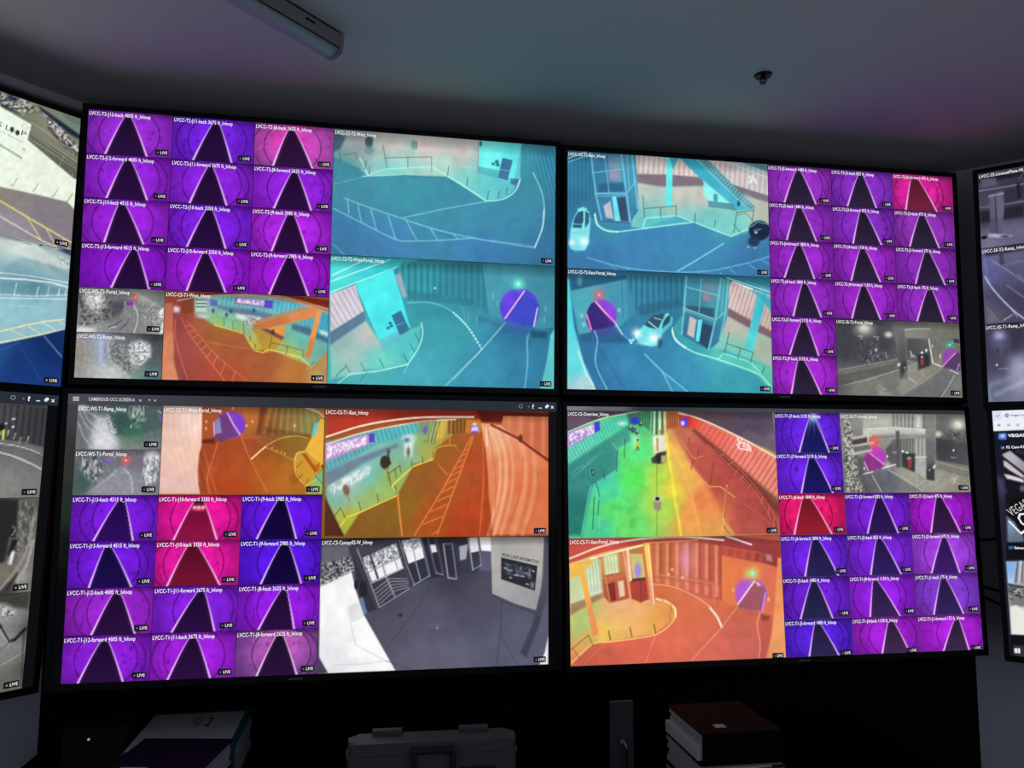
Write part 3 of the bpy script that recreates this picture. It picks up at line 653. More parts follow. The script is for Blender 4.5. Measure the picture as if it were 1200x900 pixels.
    c.C = c.C * np.array([1.03, 1.02, 1.02]) + np.array([3, 3, 2]); c.noise(.05, 9).vig(.22).top(.35, .1)

def v_t1_west(c):
    c.zoom(185, 335, 5.7143)
    c.bg([(300, 560, (170, 74, 62)), (200, 400, (160, 78, 76)), (500, 420, (168, 92, 58)), (700, 520, (166, 92, 56)), (300, 260, (168, 98, 62)), (900, 600, (190, 120, 60)), (1100, 620, (190, 150, 90)), (150, 600, (150, 74, 72)), (500, 600, (178, 80, 56)), (160, 240, (150, 70, 70)), (420, 330, (160, 100, 50))])
    c.poly([(50, 75), (140, 100), (250, 70), (255, 190), (110, 190), (90, 120)], [(90, 150, (166, 66, 56)), (200, 130, (140, 72, 46))], .9, 3)
    c.stripes([(165, 95), (245, 85), (250, 180), (170, 180)], (165, 130), (250, 130), 6, (96, 50, 36), .6, .4)
    # far station: teal wall, signs, pool of light
    c.poly([(245, 75), (420, 60), (700, 70), (1000, 130), (1160, 190), (1155, 420), (1040, 540), (760, 430), (640, 430), (580, 320), (390, 270), (300, 215), (248, 190)],
           [(300, 120, (150, 176, 170)), (460, 130, (110, 196, 206)), (640, 180, (96, 186, 206)), (860, 110, (96, 196, 220)), (480, 230, (120, 196, 170)), (420, 260, (160, 190, 96)), (540, 300, (150, 186, 100)), (1100, 260, (70, 176, 210)), (950, 370, (96, 190, 180)), (1080, 430, (110, 180, 170)), (900, 460, (190, 190, 80)), (660, 400, (200, 180, 60)), (650, 260, (150, 190, 190))], .97, 3)
    c.stripes([(415, 65), (1000, 130), (1150, 200), (1150, 330), (900, 250), (760, 160), (420, 130)], (420, 100), (1150, 230), 26, (66, 150, 186), .6, .4)
    c.poly([(405, 130), (640, 160), (800, 200), (740, 240), (500, 185), (405, 150)], (96, 116, 146), .85, 4); c.poly([(900, 255), (1000, 275), (1155, 360), (1150, 390), (1000, 330), (900, 290)], (70, 104, 130), .9, 4)
    c.poly([(525, 188), (690, 212), (700, 250), (560, 225), (530, 215)], (236, 240, 246), .9, 4); c.poly([(1085, 295), (1150, 315), (1150, 345), (1090, 320)], (226, 240, 246), .8, 3)
    c.poly([(520, 75), (775, 100), (768, 155), (515, 120)], (126, 96, 170), .95); c.poly([(535, 85), (715, 100), (710, 135), (530, 112)], (250, 226, 246), .95, 3); c.poly([(720, 100), (772, 105), (765, 152), (715, 145)], (92, 72, 200)); c.speckle(c.mask([(540, 88), (710, 102), (706, 130), (536, 110)]), 2.4, (150, 90, 190), (255, 250, 255), .45, .7)
    c.poly([(350, 92), (402, 98), (400, 140), (352, 135)], (96, 110, 200)); c.poly([(256, 90), (325, 88), (328, 180), (255, 170)], (190, 214, 206), .95, 2)
    for y in (95, 118, 140): c.line([(260, y), (322, y + 2)], 10, (64, 96, 100), .8)
    c.poly([(110, 140), (150, 150), (145, 180), (108, 175)], (190, 170, 210), .95, 4); c.glow(126, 155, 18, (250, 240, 255), .8); c.ell(300, 205, 28, 10, (226, 226, 250), .8, 4)
    for x, y in ((372, 168), (490, 170), (462, 195), (645, 165)): c.ell(x, y, 9, 14, (40, 66, 110), .85, 2)
    # canopy edge
    c.poly([(330, 68), (560, 52), (840, 70), (1160, 150), (1160, 105), (850, 60), (560, 48), (250, 50), (130, 105)], (96, 40, 26), .9, 2)
    c.line([(135, 100), (300, 72), (560, 62), (840, 88), (1010, 135), (1158, 186)], 9, (216, 176, 150), .9, True); c.line([(560, 54), (860, 78), (1158, 165)], 5, (255, 214, 176), .8, True); c.poly([(860, 62), (1160, 105), (1160, 150), (1000, 110)], (140, 44, 26), .95, 3)
    # stair and column
    c.poly([(632, 240), (980, 140), (1075, 150), (1085, 205), (700, 292), (640, 285)], [(700, 260, (206, 116, 66)), (1000, 180, (222, 140, 84))]); c.poly([(640, 262), (700, 225), (985, 145), (1010, 152), (700, 245)], (150, 150, 130), .8, 2)
    c.poly([(630, 285), (720, 275), (850, 360), (780, 440), (720, 450)], [(700, 330, (186, 140, 60)), (740, 410, (196, 150, 50))], .9, 2); c.poly([(735, 288), (862, 262), (845, 335), (800, 325)], (236, 150, 70), .98, 2); c.poly([(690, 290), (745, 290), (850, 345), (830, 365)], (120, 70, 60), .9, 1.5); c.poly([(860, 265), (895, 258), (880, 345), (850, 352)], (120, 186, 170), .9, 2)
    c.ell(773, 310, 10, 16, (60, 50, 40), .9, 2)
    c.poly([(1066, 165), (1100, 172), (1025, 478), (985, 482)], [(1080, 230, (236, 160, 90)), (1010, 450, (206, 130, 76))])
    c.ell(615, 235, 26, 28, (196, 196, 186), .7, 5); c.speckle(c.mask([(585, 205), (660, 215), (665, 260), (590, 262)], 3), 1.6, (90, 80, 80), (236, 230, 226), .5, .7)
    # platform kerbs, fences
    k = (240, 216, 96)
    c.line([(380, 262), (460, 285), (580, 322), (650, 432)], 6, k, .8); c.line([(650, 432), (705, 448), (748, 425), (960, 480), (1030, 545)], 7, (250, 226, 110), .9)
    for p in ([(765, 340), (748, 425)], [(765, 380), (980, 435)], [(868, 408), (862, 460)], [(980, 435), (970, 480)], [(655, 390), (650, 430)], [(620, 340), (622, 375)], [(575, 250), (578, 330)], [(1045, 508), (1020, 545)], [(505, 245), (508, 295)], [(445, 215), (447, 270)]): c.line(p, 4, (84, 70, 56), .85)
    c.line([(400, 205), (575, 250)], 3, (96, 110, 96), .6)
    # road marks
    g = (226, 116, 82)
    c.line([(120, 230), (120, 350), (160, 500), (205, 630)], 6, g, .85, True); c.line([(160, 215), (200, 300), (270, 400), (450, 635)], 6, g, .9, True); c.line([(195, 235), (280, 330), (400, 470), (595, 632)], 6, g, .9, True)
    for a, b in (((215, 310), (240, 300)), ((240, 345), (275, 330)), ((268, 392), (302, 362)), ((295, 430), (330, 395)), ((330, 482), (362, 432)), ((370, 530), (402, 470)), ((425, 592), (452, 522)), ((502, 635), (520, 575)), ((195, 275), (215, 262))): c.line([a, b], 7, g, .9)
    c.line([(325, 375), (420, 392), (620, 425)], 4, (214, 140, 90), .8)
    c.poly([(45, 120), (100, 115), (105, 300), (112, 460), (135, 560), (155, 640), (30, 640)], [(75, 200, (196, 112, 86)), (80, 450, (226, 140, 100)), (90, 600, (232, 150, 110))], .97, 2)
    c.poly([(105, 440), (125, 500), (155, 632), (140, 632), (112, 520)], (110, 56, 40), .6, 2)
    c.glow(1070, 615, 50, (206, 190, 110), .5); c.noise(.06, 9).vig(.2).top(.25, .1)

def v_t1_west_portal(c):
    c.zoom(180, 450, 5.0)
    c.bg([(450, 480, (176, 78, 40)), (450, 600, (180, 72, 34)), (350, 400, (168, 74, 42)), (650, 520, (182, 96, 36)), (780, 560, (186, 112, 40)), (700, 350, (150, 84, 40)), (560, 350, (164, 76, 44)), (800, 340, (142, 110, 44))])
    c.poly([(280, 135), (1010, 150), (960, 300), (780, 310), (650, 370), (540, 310), (280, 330)], [(320, 220, (172, 84, 46)), (580, 200, (196, 110, 56)), (680, 260, (130, 80, 46)), (800, 240, (140, 116, 64)), (920, 250, (130, 140, 84))], .97, 2)
    c.stripes([(640, 140), (960, 150), (930, 300), (700, 300), (610, 290)], (600, 220), (960, 220), 9, (196, 150, 84), .5, .35, conv=(820, -500))
    c.poly([(640, 255), (920, 300), (900, 320), (650, 290)], (104, 70, 40), .6, 4)
    c.poly([(620, 140), (660, 140), (620, 295), (598, 300)], (110, 60, 34), .8, 2)
    # pale rippled wall at left
    c.poly([(55, 125), (280, 140), (278, 360), (262, 420), (255, 510), (258, 590), (270, 645), (28, 645)], [(90, 250, (240, 200, 184)), (220, 220, (248, 220, 206)), (120, 560, (238, 196, 186)), (240, 400, (244, 200, 176))], 1, 1.5)
    for k in range(6):
        x = 75 + 36 * k; c.line([(x, 130), (x + 8, 300), (x + 60, 480), (x + 110, 645)], 5, (226, 170, 150), .4, True, 2)
    c.poly([(282, 330), (360, 320), (350, 352), (280, 350)], (84, 34, 30), .8, 3); c.poly([(270, 420), (285, 360), (300, 640), (272, 640)], (140, 60, 36), .6, 4)
    # tunnel mouth
    c.ell(445, 245, 87, 78, (138, 70, 196), 1, 2); c.poly([(430, 178), (505, 300), (380, 345), (350, 310), (352, 235), (385, 190)], (108, 62, 120), .9, 2); c.poly([(352, 225), (382, 200), (395, 290), (355, 300)], (176, 176, 210), .8, 2); c.stripes([(352, 225), (382, 200), (395, 290), (355, 300)], (360, 210), (370, 300), 6, (96, 96, 150), .6)
    c.ell(495, 235, 36, 56, (122, 60, 206), .7, 6); c.line([(428, 175), (462, 240), (503, 302)], 7, (250, 190, 226)); c.line([(348, 230), (352, 305)], 6, (240, 190, 236))
    c.line([(503, 302), (548, 415), (600, 520), (662, 632)], 6, (224, 120, 66), .9); c.line([(375, 345), (340, 450), (312, 540), (322, 640)], 7, (220, 112, 66), .85, True)
    c.poly([(500, 305), (650, 310), (655, 322), (510, 325)], (196, 84, 56), .9)
    for x, y in ((540, 248), (575, 225), (305, 225), (303, 265), (822, 248), (460, 148)): c.ell(x, y, 5, 7, (250, 220, 190), .85, 2)
    for p in ([(655, 310), (650, 350)], [(700, 290), (680, 335)], [(610, 318), (614, 345)]): c.line(p, 4, (190, 96, 66), .8)
    # kerb arc, platform
    k = (240, 180, 74)
    c.line([(570, 440), (650, 370), (740, 322), (830, 308), (900, 320)], 5, k, .85, True); c.line([(650, 372), (760, 420), (820, 450)], 4, k, .8)
    for x, y in catmull([(570, 440), (610, 405), (650, 372)], 5): c.ell(x, y, 5, 5, (255, 226, 150))
    for x, y in ((690, 378), (720, 392), (745, 402), (765, 410)): c.ell(x, y, 4, 4, (250, 214, 130), .9)
    c.poly([(820, 440), (835, 405), (880, 395), (1010, 200), (1020, 470), (960, 520), (900, 600), (840, 550)], [(850, 480, (200, 150, 60)), (960, 300, (240, 176, 60)), (900, 540, (214, 160, 50))], .97, 2)
    c.poly([(885, 390), (975, 205), (1015, 215), (1012, 440), (990, 490)], (240, 184, 70), .95, 2)
    c.poly([(975, 150), (1015, 160), (1012, 220), (972, 205)], (206, 110, 50)); c.poly([(880, 140), (1010, 180), (1014, 215), (960, 180)], (176, 70, 40), .9, 2); c.line([(880, 140), (960, 172), (1014, 212)], 6, (255, 226, 200)); c.line([(910, 140), (1014, 192)], 4, (255, 214, 180), .8)
    c.poly([(940, 232), (965, 230), (945, 310), (920, 308)], (110, 206, 220), .9, 1.5)
    c.poly([(862, 412), (885, 405), (960, 510), (940, 520)], (176, 84, 30), .95); c.poly([(940, 480), (970, 460), (965, 510)], (196, 100, 30), .9); c.ell(988, 485, 9, 13, (100, 56, 20), .9)
    c.line([(900, 600), (840, 550), (822, 470), (836, 410), (880, 398)], 6, (250, 206, 110), .95, True)
    for a, b in (((868, 455), (835, 490)), ((870, 530), (835, 565)), ((905, 555), (880, 600))): c.line([a, b], 4, (110, 66, 26), .8)
    c.poly([(950, 535), (1010, 480), (1005, 645), (890, 645), (900, 600)], [(980, 560, (110, 190, 150)), (930, 630, (190, 200, 90)), (990, 620, (150, 206, 110))], .95, 3); c.line([(945, 540), (1000, 600)], 4, (60, 70, 50), .7); c.line([(880, 600), (950, 560)], 5, (250, 220, 100), .9)
    c.ell(818, 555, 22, 26, (120, 64, 30), .5, 8); c.ell(345, 500, 16, 12, (200, 110, 70), .5, 5)
    c.noise(.05, 9).vig(.22).top(.3, .1)

def v_t1_east(c):
    c.zoom(370, 460, 4.2857)
    c.bg([(650, 450, (172, 88, 40)), (700, 300, (166, 92, 44)), (560, 620, (176, 84, 36)), (350, 640, (136, 96, 38)), (450, 560, (140, 104, 36)), (560, 420, (146, 92, 42)), (780, 600, (186, 72, 36)), (780, 350, (182, 76, 44)), (650, 280, (160, 96, 40)), (740, 680, (178, 66, 34))])
    # teal concourse at left
    c.poly([(50, 250), (500, 150), (780, 140), (690, 210), (600, 280), (585, 340), (490, 360), (410, 510), (220, 600), (140, 720), (46, 530)],
           [(100, 520, (130, 190, 176)), (250, 420, (110, 190, 180)), (150, 450, (176, 206, 206)), (420, 230, (110, 186, 190)), (450, 300, (130, 190, 166)), (560, 290, (176, 176, 80)), (400, 440, (150, 180, 90)), (300, 520, (160, 190, 100)), (160, 640, (186, 186, 60)), (620, 230, (180, 150, 70)), (560, 200, (130, 180, 110)), (240, 330, (130, 196, 196))], .98, 3)
    c.poly([(46, 255), (300, 190), (510, 152), (515, 200), (300, 265), (46, 420)], [(120, 330, (110, 176, 180)), (420, 200, (96, 190, 196))], .95, 2); c.stripes([(46, 255), (300, 190), (510, 152), (515, 200), (300, 265), (46, 400)], (50, 330), (515, 180), 22, (70, 146, 160), .6, .4)
    c.poly([(46, 262), (290, 205), (292, 250), (46, 350)], (196, 150, 206), .98, 2); c.poly([(60, 280), (245, 232), (248, 258), (60, 320)], (255, 246, 255), .98, 3); c.speckle(c.mask([(50, 268), (250, 222), (250, 262), (50, 335)]), 2.2, (176, 110, 196), (255, 252, 255), .42, .75); c.poly([(262, 210), (292, 205), (292, 250), (264, 255)], (96, 72, 196))
    c.poly([(46, 405), (200, 330), (400, 260), (420, 272), (230, 360), (50, 480)], (110, 130, 150), .92, 4)
    c.poly([(60, 480), (250, 370), (275, 375), (240, 430), (90, 520)], (214, 226, 230), .75, 5); c.speckle(c.mask([(60, 470), (265, 365), (270, 410), (90, 530)], 4), 2.2, (130, 170, 170), (250, 252, 252), .45, .6, sy=5)
    c.poly([(440, 260), (490, 240), (480, 320), (445, 320)], (236, 246, 246), .8, 5); c.ell(465, 230, 34, 18, (206, 226, 230), .8, 4); c.ell(455, 240, 12, 10, (60, 80, 110), .7, 3)
    c.ell(150, 490, 17, 28, (130, 96, 74), .95, 2, -.2); c.line([(155, 515), (165, 545)], 12, (150, 130, 96), .6); c.ell(462, 300, 9, 24, (130, 100, 80), .95, 2)
    c.ell(345, 352, 25, 34, (56, 46, 42), .98, 2); c.ell(362, 300, 9, 16, (70, 96, 50), .95, 2); c.line([(360, 315), (372, 360)], 9, (60, 52, 46)); c.line([(352, 385), (365, 440)], 18, (150, 130, 70), .5)
    # escalators and far end
    c.poly([(540, 250), (600, 140), (640, 138), (590, 262)], (110, 130, 70), .95, 2); c.stripes([(540, 250), (600, 140), (640, 138), (590, 262)], (560, 180), (640, 200), 5, (206, 206, 150), .7, .4); c.poly([(625, 138), (660, 138), (640, 230), (600, 240)], (214, 176, 70), .9, 2)
    c.poly([(660, 138), (755, 140), (745, 205), (660, 212)], (150, 100, 46), .95, 2); c.stripes([(660, 138), (755, 140), (745, 205), (660, 212)], (660, 170), (755, 170), 5, (90, 56, 30), .7, .4)
    c.poly([(752, 138), (830, 142), (825, 205), (748, 205)], (206, 126, 40), .95, 2); c.ell(795, 185, 22, 22, (120, 76, 200), 1, 2); c.poly([(780, 175), (812, 172), (815, 195), (778, 196)], (226, 210, 246), .95, 2); c.ell(795, 162, 10, 8, (220, 226, 230), .9, 2); c.ell(547, 190, 12, 18, (96, 70, 196), .9, 2); c.poly([(512, 150), (600, 140), (560, 220), (515, 205)], (110, 130, 140), .5, 4)
    for x in (575, 612, 632, 678): c.line([(x, 140), (x - 8, 260)], 5, (206, 190, 96), .55)
    # canopy and light strips
    c.poly([(56, 85), (830, 95), (820, 132), (600, 135), (300, 160), (56, 222)], [(150, 150, (190, 62, 46)), (600, 110, (150, 44, 36))], .98, 2)
    c.line([(50, 225), (250, 165), (500, 130), (790, 126)], 9, (255, 236, 210), 1, True); c.line([(50, 262), (250, 200), (520, 150), (700, 138)], 6, (255, 244, 226), .9, True); c.line([(50, 243), (300, 178), (600, 142)], 5, (200, 90, 60), .7, True)
    c.poly([(800, 92), (1170, 105), (1170, 160), (830, 150)], (96, 28, 24), .95, 2); c.line([(830, 160), (900, 165)], 4, (255, 220, 190), .9)
    # curb, fences
    k = (236, 226, 90)
    c.line([(115, 680), (150, 628), (228, 598), (410, 515), (380, 470), (450, 405), (488, 372), (590, 335)], 7, k, .9); c.line([(590, 335), (600, 290), (640, 270), (700, 268)], 5, (226, 190, 80), .8, True)
    for p in ([(85, 628), (122, 580)], [(122, 580), (148, 632)], [(212, 548), (224, 590)], [(305, 512), (312, 550)], [(395, 470), (405, 515)], [(360, 400), (375, 470)], [(362, 410), (420, 368)], [(420, 368), (425, 400)], [(395, 385), (402, 430)], [(478, 345), (480, 378)], [(533, 325), (536, 355)], [(588, 305), (590, 340)]): c.line(p, 4, (74, 70, 46), .85)
    # lane marks
    g = (236, 126, 64)
    c.line([(410, 520), (420, 620), (432, 715)], 9, (236, 140, 70), .9); c.line([(495, 715), (640, 480), (780, 225)], 7, g, .95); c.line([(610, 710), (700, 470), (790, 222)], 7, g, .95); c.line([(835, 230), (842, 400), (835, 560), (822, 712)], 7, (226, 104, 60), .95, True)
    for a, b in (((540, 660), (635, 622)), ((575, 600), (662, 560)), ((610, 545), (680, 515)), ((635, 500), (692, 472)), ((660, 455), (705, 432)), ((680, 418), (718, 398)), ((700, 385), (730, 368)), ((718, 350), (742, 338)), ((732, 320), (755, 308)), ((745, 295), (762, 286)), ((585, 712), (615, 690))): c.line([a, b], 6, g, .85)
    c.line([(610, 360), (660, 415)], 5, (226, 140, 80), .8); c.line([(700, 275), (725, 300)], 4, (226, 140, 80), .7); c.line([(745, 690), (790, 400)], 3, (140, 50, 30), .5)
    # rippled wall at right
    R = [(828, 165), (930, 165), (1170, 350), (1170, 712), (885, 712), (880, 610), (868, 520), (865, 430), (855, 300)]
    c.poly(R, [(880, 250, (236, 170, 130)), (950, 350, (226, 130, 88)), (1050, 480, (220, 116, 72)), (1120, 620, (224, 120, 76)), (920, 560, (226, 130, 86))], 1, 1.5)
    for x0, x1, w, a in ((875, 930, 14, .7), (905, 980, 18, .7), (940, 1010, 12, .5), (1000, 1000, 30, .35), (1050, 1060, 22, .35)):
        c.line([(x0, 180), (x0 + 42, 300), (x0 + 50, 440), (x0 + 30, 570), (x0 - 10, 712)], w, (250, 190, 150), a, True, 3)
    c.line([(860, 178), (890, 330), (905, 520), (890, 700)], 5, (196, 96, 60), .6, True); c.line([(1040, 330), (1030, 500), (950, 712)], 8, (200, 96, 60), .5, True); c.line([(1110, 380), (1120, 520), (1050, 712)], 8, (206, 100, 64), .45, True)
    c.poly([(940, 120), (1170, 125), (1170, 330), (1020, 245), (930, 170)], [(980, 150, (214, 120, 84)), (1120, 220, (206, 106, 72))], 1, 1.5); c.stripes([(940, 120), (1170, 125), (1170, 330), (1020, 245), (930, 170)], (940, 170), (1170, 170), 4, (232, 150, 110), .6, .35)
    c.line([(880, 165), (1010, 230), (1170, 345)], 12, (120, 50, 40), .95); c.ell(1027, 232, 12, 20, (110, 46, 40), .9); c.line([(855, 180), (860, 270)], 5, (250, 230, 214), .9)
    c.poly([(830, 240), (862, 430), (866, 520), (880, 620), (885, 712), (850, 712), (848, 430)], (150, 64, 34), .45, 4)
    c.poly([(46, 520), (60, 560), (140, 720), (40, 720)], (84, 46, 36), .97, 2)
    c.noise(.05, 9).vig(.2).top(.3, .09)

def v_canopy(c):
    c.zoom(370, 615, 4.2857)
    c.bg([(600, 500, (88, 87, 106)), (450, 450, (84, 83, 100)), (800, 400, (80, 80, 98)), (700, 650, (100, 99, 120)), (1000, 600, (92, 92, 112)), (550, 680, (98, 97, 116)), (700, 270, (60, 60, 74)), (400, 400, (74, 74, 88)), (1100, 680, (96, 98, 120))])
    c.glow(760, 420, 140, (74, 74, 92), .5)
    W = [(20, 265), (170, 200), (200, 330), (240, 450), (320, 590), (400, 730), (15, 745)]
    c.poly(W, [(100, 400, (250, 250, 250)), (60, 300, (250, 250, 250)), (260, 650, (252, 252, 252)), (100, 650, (246, 246, 250))], 1, 1.5)
    c.poly([(12, 655), (60, 740), (12, 745)], (70, 60, 84), .95, 2)
    c.line([(175, 500), (200, 600), (350, 680)], 4, (206, 196, 206), .8); c.line([(90, 700), (240, 696), (350, 680)], 4, (206, 200, 210), .7); c.line([(160, 410), (175, 500)], 3, (200, 200, 206), .8)
    c.poly([(165, 405), (215, 385), (240, 460), (175, 490)], (226, 226, 226), .9)
    # dark roof and trees
    c.poly([(30, 95), (160, 95), (165, 180), (30, 215)], (110, 108, 118), .95, 2); c.poly([(30, 205), (165, 165), (185, 215), (20, 300)], (66, 66, 74), .9, 3); c.speckle(c.mask([(30, 190), (175, 160), (200, 225), (20, 310)], 3), 2.0, (30, 32, 36), (214, 216, 220), .5, .8)
    c.poly([(150, 60), (880, 50), (885, 230), (580, 265), (470, 310), (320, 415), (255, 440), (215, 350), (180, 150)], [(300, 120, (52, 52, 64)), (600, 160, (46, 46, 58)), (800, 180, (60, 60, 74))], .97, 2)
    c.poly([(150, 95), (420, 70), (400, 95), (220, 165)], (74, 72, 84), .9, 2)
    # glazing with bright outdoors
    c.poly([(235, 165), (405, 90), (440, 215), (280, 285)], (240, 240, 244), 1, 1.5); c.speckle(c.mask([(235, 165), (405, 90), (425, 160), (250, 235)], 2), 2.4, (70, 76, 80), (236, 238, 242), .45, .85)
    c.poly([(430, 80), (525, 62), (545, 165), (465, 195)], (240, 240, 244), 1, 1.5); c.speckle(c.mask([(430, 80), (525, 62), (535, 110), (445, 140)], 2), 2.4, (76, 80, 84), (236, 238, 242), .45, .8)
    c.poly([(280, 285), (440, 215), (470, 310), (320, 410)], (62, 62, 76), .98, 2)
    for k in range(5): c.line([(290 + 8 * k, 330 + 16 * k), (370 + 5 * k, 268 + 16 * k), (465, 270 + 10 * k)], 4, (176, 176, 188), .75)
    c.poly([(465, 195), (545, 165), (570, 250), (490, 300)], (50, 52, 66), .95, 2)
    c.poly([(570, 100), (600, 98), (608, 135), (580, 140)], (230, 230, 236), .95); c.poly([(720, 108), (765, 96), (755, 170), (725, 178)], (190, 192, 206), .8, 2); c.poly([(770, 65), (815, 60), (825, 130), (775, 140)], (236, 236, 240), .95)
    c.poly([(820, 55), (885, 55), (885, 135), (832, 130)], (250, 250, 250)); c.poly([(832, 130), (885, 135), (887, 235), (820, 230)], (92, 92, 120), .95, 3)
    for p, w, col in (([(185, 120), (240, 260), (312, 415)], 22, (66, 66, 78)), ([(205, 120), (262, 262), (318, 412)], 5, (170, 170, 182)), ([(405, 80), (440, 200), (480, 305)], 14, (70, 70, 84)), ([(418, 80), (455, 200), (495, 300)], 4, (170, 172, 184)), ([(270, 145), (310, 265)], 12, (60, 62, 70)), ([(315, 130), (350, 255), (395, 355)], 8, (150, 150, 160)), ([(255, 240), (405, 170), (430, 160)], 4, (120, 122, 132)), ([(375, 110), (410, 220)], 4, (120, 122, 132)),
                      ([(480, 75), (500, 180), (525, 275)], 6, (150, 152, 164)), ([(525, 62), (550, 165), (572, 255)], 10, (110, 112, 126)), ([(560, 60), (590, 190), (605, 240)], 8, (96, 96, 112)), ([(600, 60), (640, 245)], 12, (70, 72, 88)), ([(640, 95), (665, 265), (705, 270)], 6, (170, 172, 184)), ([(640, 95), (685, 95), (708, 270)], 5, (140, 142, 156)), ([(690, 80), (720, 180)], 8, (60, 62, 76)), ([(765, 65), (790, 225)], 8, (150, 152, 166)), ([(815, 60), (832, 200)], 8, (120, 122, 138)), ([(790, 225), (832, 200)], 5, (150, 152, 166)), ([(280, 290), (440, 215)], 5, (206, 206, 214)), ([(320, 412), (470, 318)], 5, (150, 152, 164)), ([(490, 302), (570, 255)], 5, (160, 162, 174)), ([(605, 240), (640, 250)], 5, (150, 152, 164))):
        c.line(p, w, col, .95)
    c.ell(200, 300, 10, 24, (36, 36, 42), .95); c.ell(238, 320, 20, 40, (40, 36, 46), .95, 2); c.line([(250, 370), (275, 410)], 8, (60, 56, 66)); c.poly([(215, 370), (235, 360), (258, 440), (240, 450)], (110, 130, 170), .9)
    # floor joints
    for p in ([(585, 285), (520, 400), (345, 630)], [(935, 375), (930, 550), (910, 705)], [(930, 550), (1010, 690)], [(350, 680), (470, 718)], [(888, 345), (935, 375)]): c.line(p, 3, (52, 52, 66), .7)
    c.ell(424, 452, 9, 9, (40, 40, 48), .9, 2); c.line([(610, 512), (610, 518)], 5, (200, 200, 210)); c.ell(605, 505, 34, 12, (110, 108, 126), .35, 6)
    # white pylon with the sign board
    c.poly([(878, 55), (1148, 62), (1145, 270), (1112, 430), (1000, 395), (888, 345)], [(920, 150, (176, 174, 170)), (1100, 120, (186, 182, 178)), (1060, 380, (160, 158, 160))], 1, 1.5)
    c.poly([(888, 345), (1000, 395), (1112, 430), (1108, 450), (930, 385), (885, 352)], (70, 70, 84), .8, 2)
    c.poly([(932, 162), (1116, 205), (1104, 330), (932, 272)], (44, 46, 54)); c.speckle(c.mask([(950, 190), (1090, 220), (1085, 270), (960, 245)], 3), 2.6, (40, 44, 52), (150, 154, 166), .55, .7)
    for x, y, w in ((955, 215, 16), (975, 225, 14), (1010, 250, 18), (1040, 255, 16), (1065, 295, 12), (980, 262, 8), (1095, 230, 8)): c.line([(x - w / 2, y), (x + w / 2, y + 4)], 6, (206, 208, 216), .8)
    c.poly([(1082, 285), (1100, 290), (1098, 318), (1080, 312)], (150, 150, 156), .7, 2)
    # round post at right, bright corner
    c.poly([(1155, 60), (1172, 62), (1172, 320), (1130, 500), (1060, 665), (1030, 640), (1090, 500), (1135, 330)], [(1150, 200, (82, 84, 100)), (1080, 560, (66, 68, 82))], .97, 3)
    c.poly([(1172, 560), (1172, 700), (1128, 700), (1155, 640)], (250, 250, 252), 1, 2); c.poly([(1150, 420), (1172, 380), (1172, 540), (1120, 640), (1080, 660)], (92, 94, 116), .9, 3)
    c.noise(.05, 12).vig(.25).top(.4, .07)

